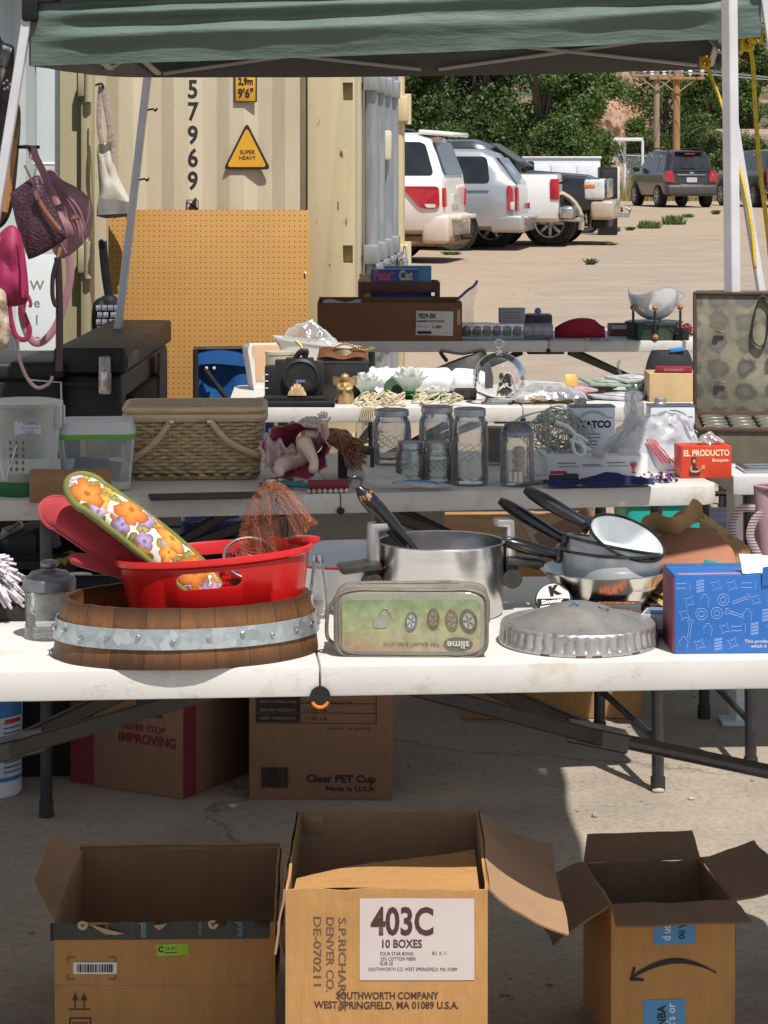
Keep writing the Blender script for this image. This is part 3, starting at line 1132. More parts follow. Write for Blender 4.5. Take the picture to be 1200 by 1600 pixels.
def suv_stations(L,W,H,belt,rear=0.24,clr=0.36,hood=0.28):
 w=W/2
 wr=w*0.78
 x0=-L/2
 return [(x0,clr+.08,belt*0.88,belt*0.88,w*0.90,wr),(x0+0.03,clr,belt,belt,w*0.955,wr),(x0+rear*0.55,clr,belt,(belt+H)/2+.02,w*0.985,wr*1.03),
   (x0+rear,clr,belt,H-0.07,w,wr),(x0+rear+0.2,clr,belt,H-0.01,w,wr),(-0.05*L,clr-.05,belt,H+0.01,w,wr*1.01),(0.06*L,clr-.05,belt,H,w,wr),
   (0.13*L,clr-.05,belt,H-0.07,w,wr*0.98),(hood*L,clr,belt-.01,belt+0.04,w*.99,wr),(hood*L+0.05,clr,belt-.02,belt-.02,w*.99,wr),
   (0.44*L,clr,belt-0.12,belt-0.12,w*0.97,wr),(0.485*L,clr+.03,belt-0.22,belt-0.22,w*0.9,wr),(0.5*L,clr+.1,belt-0.4,belt-0.4,w*0.8,wr)]
def make_suv(t,L,W,H,belt,paint,rear=0.24,clr=0.36,wr_=0.37,windows=(),rim=None,taillight=None,glass=None,spokes=6,light_mat=None):
 st=suv_stations(L,W,H,belt,rear,clr)
 body=body_loft(st,paint,t)
 w=W/2
 def yside(x,z):
  # width of the side at (x, z), interpolated between stations
  xs=[s[0] for s in st]
  i=max(0,min(len(st)-2,next((k for k in range(len(st)-1) if xs[k]<=x<=xs[k+1]),0)))
  f=(x-xs[i])/max(1e-6,xs[i+1]-xs[i])
  wb=st[i][4]+(st[i+1][4]-st[i][4])*f
  if z<=belt:
   return wb*(0.985 if z>belt-.1 else 1.0)
  tt=(z-belt)/max(0.05,(H-0.09-belt))
  return wb*0.955+(w*0.78-wb*0.955)*min(1,tt)
 def xrear(y,z):
  x0=-L/2-0.02*(1-(abs(y)/w)**2)
  if z<=belt:
   return x0+0.015+0.10*max(0,abs(y)/w-0.75)
  return x0+0.03+(rear-0.03)*(z-belt)/(H-0.07-belt)+0.10*max(0,abs(y)/w-0.7)
 for s in (1,-1):
  for poly in windows:
   side_panel(poly,yside,0.012,0.03,glass,t,'window',s,0.08)
 zt,zb=H-0.14,belt+0.02
 end_panel([(-w*.80,zb),(w*.80,zb),(w*.70,zt),(-w*.70,zt)],xrear,0.03,0.03,glass,t,'rear_window',-1,0.08)
 for s in (1,-1):
  for xx in (-L*0.29,L*0.30):
   wheel(t,xx,s*(w-0.012),wr_,0.2,s,rim,spokes)
 return body,yside,xrear
def build_vehicles():
 tint=M('tinted_glass',(0.012,0.014,0.017),(0.03,0.032,0.035),rough=0.08,scale=2,rvar=0.04,spec=0.8)
 tint2=M('dusty_glass',(0.12,0.125,0.13),(0.05,0.05,0.055),rough=0.2,scale=1.5,spec=0.8)
 red=M('tail_red',(0.50,0.012,0.02),(0.3,0.01,0.012),rough=0.15,scale=5,coat=0.5)
 alloy=M('alloy',(0.55,0.55,0.56),(0.38,0.37,0.36),rough=0.35,metal=0.7,scale=6)
 chrome=MATS['steel']
 trim=MATS['black_plastic']
 clearl=M('lamp_clear',(0.66,0.66,0.64),rough=0.12,scale=10,coat=0.5)
 amber=M('lamp_amber',(0.75,0.22,0.03),rough=0.2)
 plate=M('plate_white',(0.55,0.58,0.56),rough=0.5)
 VT='car'
 # white SUV, dusty, tail to the right
 L,W,H,belt=5.1,1.98,1.90,1.27
 c=at(692,250,35.0)
 t=place_vehicle('parked_suv','dusty white SUV nearest to the container with large red tail light and roof spoiler',VT,c,168.5,L,W,'rear_left')
 pw=car_paint('paint_white_dusty',(0.80,0.79,0.77),z0=0.3,z1=1.15,amount=0.85)
 x0=-L/2
 win=[[(x0+0.14,belt+.01),(x0+0.82,belt+.01),(x0+0.82,H-.13),(x0+0.30,H-.14)],
  [(x0+0.92,belt+.01),(x0+1.9,belt+.01),(x0+1.9,H-.13),(x0+0.92,H-.13)],
  [(x0+2.0,belt+.01),(x0+3.4,belt+.01),(x0+3.0,H-.13),(x0+2.0,H-.13)]]
 body,ys,xr=make_suv(t,L,W,H,belt,pw,0.24,0.42,0.38,win,alloy,None,tint)
 for s in (1,-1):
  side_panel([(x0+0.05,0.80),(x0+0.32,0.80),(x0+.55,1.05),(x0+0.60,1.12),(x0+0.06,1.12)],ys,0.03,0.04,red,t,'tail_light',s,0.06)
  end_panel([(s*0.82,0.82),(s*0.93,0.82),(s*0.93,1.10),(s*0.86,1.10)],xr,0.05,0.05,red,t,'tail_light',-1,0.04)
  side_panel([(x0+.10,.815),(x0+.24,.815),(x0+.27,.87),(x0+.11,.87)],ys,0.036,0.02,clearl,t,'reverse_lamp',s,.03)
 bp=MB()
 bp.box((x0+0.12,0,0.50),(0.40,W*0.985,0.42),0.06,3)
 bp.box((x0-0.10,0,0.66),(0.22,W*0.72,0.07),0.02,3)
 bp.build('rear_bumper',pw,t)
 MB().box((x0+0.4,0,0.33),(1.0,W*0.9,0.16),0.05).build('underbody',M('mud',(0.28,0.16,0.09),(0.12,0.075,0.05),rough=0.95),t)
 MB().box((x0+0.16,0,H-0.01),(0.52,W*0.70,0.07),0.03,3,rot=(0,R(-5),0)).build('spoiler',pw,t)
 rr=MB()
 for s in (1,-1):
  rr.tube(smooth_path([(x0+0.7,s*.62,H-.02),(x0+.95,s*.62,H+.07),(0.3,s*.62,H+.08),(.55,s*.62,H)],4),0.02,6)
 rr.build('roof_rack',trim,t)
 end_panel([(-0.26,.84),(.26,.84),(.26,1.0),(-.26,1.0)],xr,0.03,0.02,plate,t,'number_plate',-1,0.02)
 hk=MB()
 hk.tube([(x0+.2,0,.36),(x0-.28,0,.36),(x0-.3,0,.43)],0.035,8)
 hk.build('tow_hitch',trim,t)
 # silver minivan
 L,W,H,belt=4.9,1.88,1.68,1.09
 c=at(806,250,40.0)
 t=place_vehicle('parked_minivan','silver minivan with tinted side window parked between the white SUV and white pickup',VT,c,170,L,W,'rear_left')
 ps=car_paint('paint_silver',(0.40,0.43,0.47),z0=0.2,z1=0.75,amount=0.5,metal=0.45)
 x0=-L/2
 win=[[(x0+0.44,belt+.03),(x0+1.38,belt+.03),(x0+1.38,H-.12),(x0+0.50,H-.12)],
  [(x0+1.46,belt+.03),(x0+2.5,belt+.03),(x0+2.5,H-.12),(x0+1.46,H-.12)],
  [(x0+2.6,belt+.03),(x0+3.6,belt+.03),(x0+3.2,H-.12),(x0+2.6,H-.12)]]
 body,ys,xr=make_suv(t,L,W,H,belt,ps,0.42,0.34,0.335,win,alloy,None,tint)
 for s in (1,-1):
  side_panel([(x0+0.045,0.66),(x0+0.14,0.66),(x0+.15,1.06),(x0+0.10,1.09),(x0+0.05,1.02)],ys,0.03,0.04,red,t,'tail_light',s,0.03)
  end_panel([(s*0.76,0.66),(s*0.88,0.66),(s*0.88,1.06),(s*0.78,1.04)],xr,0.05,0.05,red,t,'tail_light',-1,0.03)
 MB().box((x0+.06,W/2-.02,.74),(.07,.06,.14),.015).build('reverse_lamp',clearl,t)
 bp=MB()
 bp.box((x0+0.16,0,0.45),(0.56,W*0.985,0.30),0.07,4)
 bp.box((x0-0.10,0,0.54),(0.16,W*0.8,0.07),0.025,3)
 bp.build('rear_bumper',ps,t)
 for xs in (1.42,2.55):
  MB().box((x0+xs,W/2-.006,.72),(.012,.02,.66)).build('door_seam',trim,t)
 tr=MB()
 tr.box((x0+1.4,W/2+.002,0.99),(1.9,0.012,0.012))
 tr.build('door_rail',trim,t)
 hd=MB().box((x0+1.05,W/2+0.0,.86),(.13,.05,.10),.02).build('fuel_door',ps,t)
 # white pickup (tail visible)
 L,W,H,belt=5.5,1.9,1.80,1.20
 c=at(872,250,41.6)
 t=place_vehicle('parked_pickup','white pickup truck with chrome rear bumper beside the silver minivan','pickup',c,172,L,W,'rear_left')
 pw2=car_paint('paint_white',(0.78,0.78,0.77),z0=0.3,z1=0.8,amount=0.5)
 x0=-L/2
 w=W/2
 st=[(x0,.45,1.14,1.14,w*.95,w*.7),(x0+.03,.43,1.22,1.22,w*.99,w*.7),(x0+1.9,.43,1.22,1.22,w,w*.7),(x0+1.93,.4,1.2,1.24,w,w*.8),(x0+2.1,.4,1.2,H-.05,w,w*.78),
  (x0+2.3,.4,1.2,H,w,w*.78),(x0+3.1,.4,1.2,H,w,w*.78),(x0+3.35,.4,1.2,H-.1,w,w*.76),(x0+3.95,.4,1.18,1.22,w,w*.76),(x0+4.0,.4,1.16,1.16,w,w*.7),(x0+5.3,.42,1.05,1.05,w*.95,w*.7),(x0+5.5,.5,.85,.85,w*.85,w*.7)]
 body_loft(st,pw2,t)
 for s in (1,-1):
  side_panel([(x0+2.15,1.23),(x0+3.8,1.23),(x0+3.3,1.66),(x0+2.25,1.66)],lambda x,z:w*.955-(z-1.2)*.30,.02,.03,tint,t,'window',s,.06)
  MB().box((x0+.06,s*(w-.03),1.0),(.16,.1,.36),.03).build('tail_light',red,t)
  for xx in (x0+1.15,x0+4.5):
   wheel(t,xx,s*(w-.012),.37,.22,s,alloy)
 MB().box((x0-.14,0,.60),(.24,W*.96,.20),.05,3).build('rear_bumper',chrome,t)
 MB().box((x0-.01,0,.82),(.05,W*.6,.16),.02).build('number_plate',trim,t)
 MB().tube([(x0+.1,.2,.46),(x0-.38,.2,.46),(x0-.38,.2,.54)],.04,8).build('tow_hitch',chrome,t)
 MB().tube([(x0-.02,w*.9,1.1),(x0-.2,w*.9+.05,1.16)],.02,6).build('latch',trim,t)
 # black and tan pickup facing right
 L,W,H=5.9,2.02,1.86
 c=at(944,250,42.5)
 t=place_vehicle('parked_pickup','large black pickup with tan lower body and chrome headlights facing right','pickup',c,-9,L,W,'front_right')
 pb=car_paint('paint_black_tan',(0.014,0.015,0.018),z0=0.2,z1=.6,amount=0.3)
 pt=car_paint('paint_tan',(0.50,0.42,0.32),z0=0.2,z1=.7,amount=0.5,metal=.2)
 w=W/2
 xf=L/2
 st=[(-xf,.55,1.25,1.25,w*.95,w*.7),(-xf+.05,.55,1.32,1.32,w,w*.7),(-xf+1.6,.55,1.32,1.32,w,w*.7),(-xf+1.65,.5,1.3,1.34,w,w*.8),(-xf+1.75,.5,1.3,H-.04,w,w*.8),
  (-xf+2.0,.5,1.3,H,w,w*.8),(xf-2.35,.5,1.3,H,w,w*.8),(xf-2.1,.5,1.3,H-.08,w,w*.79),(xf-1.45,.5,1.29,1.33,w,w*.8),(xf-1.4,.5,1.28,1.28,w,w*.7),
  (xf-.35,.55,1.20,1.20,w*.98,w*.7),(xf-.1,.6,1.08,1.08,w*.93,w*.7),(xf,.65,.95,.95,w*.85,w*.7)]
 body_loft(st,pb,t)
 for s in (1,-1):
  side_panel([(-xf+1.85,1.33),(xf-2.75,1.33),(xf-2.75,1.72),(-xf+1.9,1.72)],lambda x,z:w*.955-(z-1.3)*.26,.02,.03,tint,t,'window',s,.06)
  side_panel([(xf-2.65,1.33),(xf-1.62,1.34),(xf-2.1,1.70),(xf-2.65,1.72)],lambda x,z:w*.955-(z-1.3)*.26,.02,.03,tint,t,'window',s,.06)
  for xx in (xf-.95,-xf+1.2):
   wheel(t,xx,s*(w-.002),.40,.24,s,alloy,8)
  # tan wheel-arch flare
  fl=MB()
  arc=[(xf-.95+.56*math.cos(a),s*(w+.01),.40+.55*math.sin(a)) for a in [PI*(k/14) for k in range(-1,16)]]
  fl.tube(arc,.055,6,flat=0.8)
  fl.build('fender_flare',pt,t)
  MB().box((xf-.18,s*(w-.14),.98),(.36,.26,.36),.05,3).build('headlight',clearl,t)
  MB().box((xf-.26,s*(w-.03),1.04),(.2,.06,.08),.02).build('indicator',amber,t)
  MB().lathe([(0,.05),(.09,.05),(.1,0),(0,0)],16,mtx=Matrix.Translation((xf+.12,s*(w-.25),.62))@Matrix.Rotation(PI/2,4,'Y')).build('fog_lamp',tint,t)
  MB().box((xf-1.5,s*(w+.14),1.36),(.12,.28,.24),.04).build('side_mirror',trim,t)
 MB().box((xf-.04,0,.62),(.42,W*.98,.34),.07,3).build('front_bumper',pt,t)
 MB().box((xf+.02,0,1.0),(.08,W*.56,.34),.03).build('grille',chrome,t)
 MB().box((xf-.1,0,.38),(.3,W*.7,.16),.04).build('skid_plate',trim,t)
 MB().tube([(xf+.05,-.4,.52),(xf+.4,-.4,.52),(xf+.42,-.4,.62),(xf+.34,-.4,.66)],.035,8).build('tow_hook',chrome,t)
 ws=MB()
 ws.verts_faces([(xf-1.44,-w*.86,1.36),(xf-1.44,w*.86,1.36),(xf-2.05,w*.74,H-.09),(xf-2.05,-w*.74,H-.09)],[(0,1,2,3)])
 for v in ws.bm.verts:
  v.co += Vector((.03,0,.03))
 ws.build('windshield',tint2,t,smooth=0)
 wp=MB()
 for s in (0.2,-.5):
  wp.tube([(xf-1.36,s,1.35),(xf-1.5,s-.5,1.46)],.014,5)
 wp.build('wiper',trim,t)
 # white utility trailer body behind the black truck
 d=50.0
 p0,p1=at(818,250,d),at(938,250,d)
 t=thing('utility_trailer','white enclosed utility trailer standing behind the black pickup hood','trailer',((p0.x+p1.x)/2,d,0),R(-3),'vehicles parked in the lot')
 wl=p1.x-p0.x
 MB().box((0,0.9,1.0),(wl,1.8,1.06),0.03).build('box_body',M('trailer_white',(0.72,0.75,0.80),rough=0.4,spread=.1),t)
 pn=MB()
 for k in range(3):
  pn.box((-wl/2+wl*(k+.5)/3,-0.012,1.05),(wl/3-.1,0.03,.7),0.01)
 pn.build('side_door',MATS['trailer_white'],t)
 MB().box((0,.9,1.55),(wl+.06,1.86,.05),.02).build('lid',M('trailer_lid',(0.66,0.69,0.72)),t)
 for s in (-1,1):
  wheel(t,s*.45,-.02,.33,.2,-1,alloy)
 MB().tube([(wl/2,.9,.5),(wl/2+.5,.9,.46)],.05,8).build('drawbar',trim,t)
 q=at(951,250,48.5)
 t=thing('tool_cabinet','black steel cabinet with a pale bracket standing right of the white trailer','cabinet',(q.x,48.5,0))
 MB().box((0,.25,.68),(.36,.5,1.36),.03).build('cabinet_body',trim,t)
 MB().box((.2,.1,1.0),(.05,.12,.74),.01).build('bracket',MATS['white_metal'],t)
 MB().box((0,.0,1.05),(.3,.03,.5),.01).build('door',MATS['black_metal'],t)
 # dark compact SUV, rear view
 L,W,H,belt=4.3,1.66,1.80,1.12
 c=at(1041,250,76.5)
 t=place_vehicle('parked_suv','dark grey compact SUV seen from behind in front of the utility poles',VT,c,100.5,L,W,'rear_left')
 pd=car_paint('paint_dark',(0.055,0.048,0.048),z0=0.2,z1=.6,amount=0.35,metal=.4)
 x0=-L/2
 win=[[(x0+0.3,belt+.03),(x0+1.0,belt+.03),(x0+1.0,H-.14),(x0+0.48,H-.16)],[(x0+1.08,belt+.03),(x0+1.95,belt+.03),(x0+1.95,H-.13),(x0+1.08,H-.13)],
  [(x0+2.03,belt+.03),(x0+3.05,belt+.03),(x0+2.55,H-.13),(x0+2.03,H-.13)]]
 body,ys,xr=make_suv(t,L,W,H,belt,pd,0.34,0.36,0.36,win,alloy,None,tint)
 w=W/2
 for s in (1,-1):
  end_panel([(s*.55,.82),(s*.82,.82),(s*.82,1.16),(s*.62,1.16)],xr,.05,.06,red,t,'tail_light',-1,.03)
  side_panel([(x0+.05,.84),(x0+.3,.86),(x0+.3,1.12),(x0+.06,1.14)],ys,.02,.03,red,t,'tail_light',s,.03)
  MB().box((x0+2.9,s*(w+.12),belt+.08),(.1,.22,.16),.04).build('side_mirror',trim,t)
  rr=MB().tube(smooth_path([(x0+.6,s*.58,H-.04),(x0+.75,s*.58,H+.06),(.4,s*.58,H+.06),(.6,s*.58,H-.02)],4),.022,6)
  rr.build('roof_rack',trim,t)
 MB().box((x0+.08,0,.55),(.40,W*.985,.34),.08,3).build('rear_bumper',M('bumper_grey',(0.07,0.065,0.068),rough=.5),t)
 end_panel([(-.17,.80),(.17,.80),(.17,.95),(-.17,.95)],xr,.03,.02,plate,t,'number_plate',-1,.02)
 MB().box((x0-.01,0,1.03),(.05,.92,.035),.012).build('chrome_strip',chrome,t)
 MB().box((x0-.02,0,1.09),(.04,.16,.07),.02).build('emblem',chrome,t)
 MB().box((x0-.02,0,.72),(.04,.75,.022),.01).build('chrome_strip',chrome,t)
 MB().box((x0+.30,0,H-.04),(.3,.9,.05),.02).build('spoiler',pd,t)
 MB().box((x0+.20,0,H-.11),(.06,.34,.04),.01).build('brake_light',red,t)
 MB().box((x0+.04,.1,belt+.12),(.03,.45,.03),.01).build('wiper',trim,t)
 # brown-grey pickup at the right edge
 L,W,H,belt=5.3,1.9,1.82,1.18
 c=at(1197,250,76.0)
 t=place_vehicle('parked_suv','brownish dark vehicle cut off by the right edge of the picture behind the yellow ropes',VT,c,101,L,W,'rear_left')
 pb2=car_paint('paint_brown',(0.10,0.085,0.072),z0=0.2,z1=.7,amount=0.5,metal=.4)
 x0=-L/2
 win=[[(x0+0.5,belt+.03),(x0+1.5,belt+.03),(x0+1.5,H-.13),(x0+0.6,H-.13)],[(x0+1.6,belt+.03),(x0+2.5,belt+.03),(x0+2.5,H-.13),(x0+1.6,H-.13)],
  [(x0+2.6,belt+.03),(x0+3.8,belt+.03),(x0+3.3,H-.13),(x0+2.6,H-.13)]]
 body,ys,xr=make_suv(t,L,W,H,belt,pb2,0.25,0.42,0.39,win,alloy,None,tint)
 for s in (1,-1):
  MB().box((x0+3.5,s*(W/2+.14),belt+.1),(.12,.28,.24),.04).build('side_mirror',trim,t)
  end_panel([(s*.6,.8),(s*.92,.8),(s*.92,1.2),(s*.75,1.2)],xr,.05,.05,red,t,'tail_light',-1,.03)
 MB().box((x0+.05,0,.58),(.4,W*.97,.3),.07,3).build('rear_bumper',chrome,t)
build_vehicles()
# CANOPIES AND TABLES
def bevel_sharp(mb,off,seg=2,ang=40):
 mb.bm.normal_update()
 bmesh.ops.recalc_face_normals(mb.bm,faces=mb.bm.faces)
 ed=[e for e in mb.bm.edges if len(e.link_faces)==2 and e.calc_face_angle(0)>R(ang)]
 bmesh.ops.bevel(mb.bm,geom=ed,offset=off,segments=seg,profile=0.5,affect='EDGES')
 return mb
def cloth_mat(name,c,c2,under=None,transl=0.25):
 m,n,b=_new(name)
 t=noise_node(n,2.0,5,0.6)
 t2=noise_node(n,900,2,0.5)
 r=ramp(n,t.outputs['Fac'],[(0.3,c2),(0.7,c)])
 n.links.new(r.outputs[0],b.inputs['Base Color'])
 b.inputs['Roughness'].default_value=0.6
 tl=n.nodes.new('ShaderNodeBsdfTranslucent')
 n.links.new(r.outputs[0],tl.inputs[0])
 mx=n.nodes.new('ShaderNodeMixShader')
 mx.inputs[0].default_value=transl
 n.links.new(b.outputs[0],mx.inputs[1])
 n.links.new(tl.outputs[0],mx.inputs[2])
 n.links.new(mx.outputs[0],n.nodes['Material Output'].inputs[0])
 t3=noise_node(n,14,4,0.6,stretch=(0.4,1,2.2))
 bp=n.nodes.new('ShaderNodeBump')
 bp.inputs['Strength'].default_value=0.35
 bp.inputs['Distance'].default_value=0.02
 n.links.new(t3.outputs['Fac'],bp.inputs['Height'])
 n.links.new(bp.outputs[0],b.inputs['Normal'])
 return m
def square_bar(mb,a,b,w=0.024,d=None):
 a,b=Vector(a),Vector(b)
 v=b-a
 m=Matrix.Translation((a+b)/2)@v.to_track_quat('Z','Y').to_matrix().to_4x4()
 mb.box((0,0,0),(w,d or w,v.length),0.003,1,mtx=m)
def canopy(name,label,cs,feet,drop,peak,fabric,under,legmat,fold=True,legw=0.03,brackets=True):
 """cs: valance bottom corners FL, FR, BR, BL; feet: leg foot points"""
 o=(cs[0]+cs[1]+cs[2]+cs[3])/4
 t=thing(name,label,'canopy',(o.x,o.y,0))
 C=[Vector((c.x-o.x,c.y-o.y,c.z)) for c in cs]
 F=[Vector((f.x-o.x,f.y-o.y,f.z)) for f in feet]
 top=Vector((0,0,peak))
 E=[c+Vector((0,0,drop)) for c in C]
 # front valance and front roof slope with sagging horizontal folds
 inward=Vector((0,1,0))
 ctl=[(0,0.0),(-0.006,0.04),(-0.034,0.075),(-0.002,0.105),(-0.036,0.135),(0.006,0.160),(-0.05,0.185),(-0.02,0.205)] if fold else [(0,0),(-.01,.1),(0,.2)]
 sc_=drop/ctl[-1][1]
 def front(u,v):
  bot=C[0].lerp(C[1],u)
  k=v*(len(ctl)-1)
  i=min(int(k),len(ctl)-2)
  f=k-i
  f=f*f*(3-2*f)
  oy=ctl[i][0]+(ctl[i+1][0]-ctl[i][0])*f
  oz=(ctl[i][1]+(ctl[i+1][1]-ctl[i][1])*(k-i))*sc_
  e=min(u,1-u)
  am=min(1,e*12) if fold else 1
  w1=noise.noise(Vector((u*5.0,v*2.2,3.3)))
  w2=noise.noise(Vector((u*13.0,v*6.0,8.3)))
  return bot+Vector((0,oy*(0.75+0.7*w1)*am+0.006*w2,oz+0.012*w1*am*v-0.008*math.sin(PI*u)*(1-v)))
 MB().surf(front,90,42).build('valance',fabric,t,smooth=180)
 mb=MB()
 for i in (1,2,3):
  a,b=C[i],C[(i+1)%4]
  def sidev(u,v,a=a,b=b):
   p=a.lerp(b,u)
   return p+Vector((0.006*math.sin(u*30),0.006*math.sin(u*27+1),drop*v-0.012*math.sin(PI*u)*(1-v)))
  mb2=MB().surf(sidev,40,4)
  mb2.build('valance',under,t,smooth=180)
 rf=MB()
 for i in range(4):
  a,b=E[i],E[(i+1)%4]
  def slope(u,v,a=a,b=b):
   p=a.lerp(b,u).lerp(top,v)
   s=4*u*(1-u)*v*(1-v)
   wv=noise.noise(Vector((p.x*1.5,p.y*3,2)))*0.03*min(1,v*6)
   return p+Vector((0,0,-0.22*s+wv))
  rf.surf(slope,24,24)
 rf.build('roof',fabric if not under else under if False else fabric,t,smooth=180)
 for i in range(4):
  mb=MB()
  square_bar(mb,F[i],E[i]-Vector((0,0,0.02)),legw)
  lg=mb.build('leg',legmat,t)
  ft=MB().box((F[i].x,F[i].y,0.006),(0.09,0.09,0.012),0.003)
  ft.build('foot_plate',MATS['white_metal'],lg)
  if brackets:
   br=MB()
   br.box(E[i]-Vector((0,0,0.05)),(0.055,0.055,0.11),0.012)
   for j in (1,3):
    dv=(E[(i+j)%4]-E[i]).normalized()
    square_bar(br,E[i]-Vector((0,0,0.03)),E[i]-Vector((0,0,0.03))+dv*0.1,0.03)
   br.build('corner_bracket',MATS['black_plastic'],t)
 # scissor truss under the eaves
 for i in range(4):
  a,b=E[i],E[(i+1)%4]
  hi=-0.10
  lo=-drop*0.94
  n=2
  for k in range(n):
   p0,p1=a.lerp(b,(k+0.04)/n),a.lerp(b,(k+0.96)/n)
   off=(top-p0)
   off.z=0
   off=off.normalized()*0.03
   for z0,z1,sh in ((hi,lo,0),(lo,hi,0.018)):
    mb=MB()
    offv=off*(1+sh/0.03)
    square_bar(mb,p0+offv+Vector((0,0,z0)),p1+offv+Vector((0,0,z1)),0.026,0.014)
    mid=(p0+p1)/2+offv
    mb.lathe([(0,-.016),(.009,-.014),(.009,.014),(0,.016)],8,mtx=Matrix.Translation(mid+Vector((0,0,(z0+z1)/2)))@Matrix.Rotation(PI/2,4,'X'))
    mb.build('truss_bar',M('truss_paint',(0.55,0.54,0.53),rough=.45,spread=.1),t)
 return t
def build_canopies():
 fab=cloth_mat('canopy_green',(0.135,0.19,0.162),(0.098,0.14,0.12),transl=0.12)
 und=cloth_mat('canopy_lining',(0.15,0.14,0.135),(0.115,0.11,0.105),transl=0.08)
 legw=M('leg_paint',(0.70,0.70,0.74),(0.58,0.58,0.62),rough=.4,scale=6)
 cs=[at(48,103,7.98),at(1189,58,7.82),at(1120,108,10.2),at(240,121,10.4)]
 feet=[at(-107,964,8.0),at(1330,985,7.8),at(1245,800,10.3),at(152,798,10.45)]
 for f in feet:
  f.z=0
 canopy('pop_up_canopy','green fabric pop-up canopy with slanted white legs and sagging wrinkled front edge',cs,feet,0.25,2.75,fab,und,legw)
 # nearer canopy whose right rear post crosses the picture
 grey=cloth_mat('canopy_white',(0.66,0.64,0.60),(0.58,0.56,0.52),transl=0.15)
 X1,X0,Y0,Y1,Z=0.885,-2.0,3.60,6.46,1.97
 cs=[Vector((X0,Y0-.14,Z)),Vector((X1,Y0+.04,Z)),Vector((X1+.03,Y1,Z)),Vector((X0,Y1-.14,Z))]
 feet=[Vector((X0,Y0,0)),Vector((X1+.06,Y0+.04,0)),Vector((X1+.055,Y1+.02,0)),Vector((X0,Y1-.1,0))]
 canopy('pop_up_canopy','nearer canopy of which only the upright white metal post at the right shows',cs,feet,0.2,2.7,grey,grey,legw,fold=False,legw=0.033)
 # yellow ropes tied to the far canopy corners
 rope=M('yellow_rope',(0.72,0.50,0.04),(0.45,0.30,0.02),rough=.8,scale=90)
 g='yellow tie ropes of the green canopy'
 def ropeobj(pts,lb,d,knot):
  mb=MB()
  mb.tube(smooth_path([at(x,y,d+dd) for x,y,dd in pts],6),0.0075,7)
  for k in range(5):
   q=at(knot[0],knot[1],d)
   mb.tube([q+Vector((.018*math.cos(a+k),-.02+.006*k,.022*math.sin(a))) for a in [2*PI*i/12 for i in range(12)]],.0065,6,closed=True)
  tag(mb.build('rope',rope,smooth=180),lb,'rope',g)
 ropeobj([(1100,95,0),(1113,125,0),(1128,165,0),(1152,250,-.1),(1172,340,-.2),(1180,420,-.25)],'yellow rope knotted at the rear canopy corner and running down behind the white post',10.0,(1101,97))
 ropeobj([(1164,62,0),(1175,90,0),(1180,170,0),(1187,260,0),(1199,360,0),(1206,430,0)],'yellow rope hanging at the right edge beyond the white post',7.9,(1167,68))
 ropeobj([(1180,52,.02),(1172,70,.02),(1160,78,.04),(1156,84,.05)],'short yellow rope tail at the front canopy corner',7.86,(1180,55))
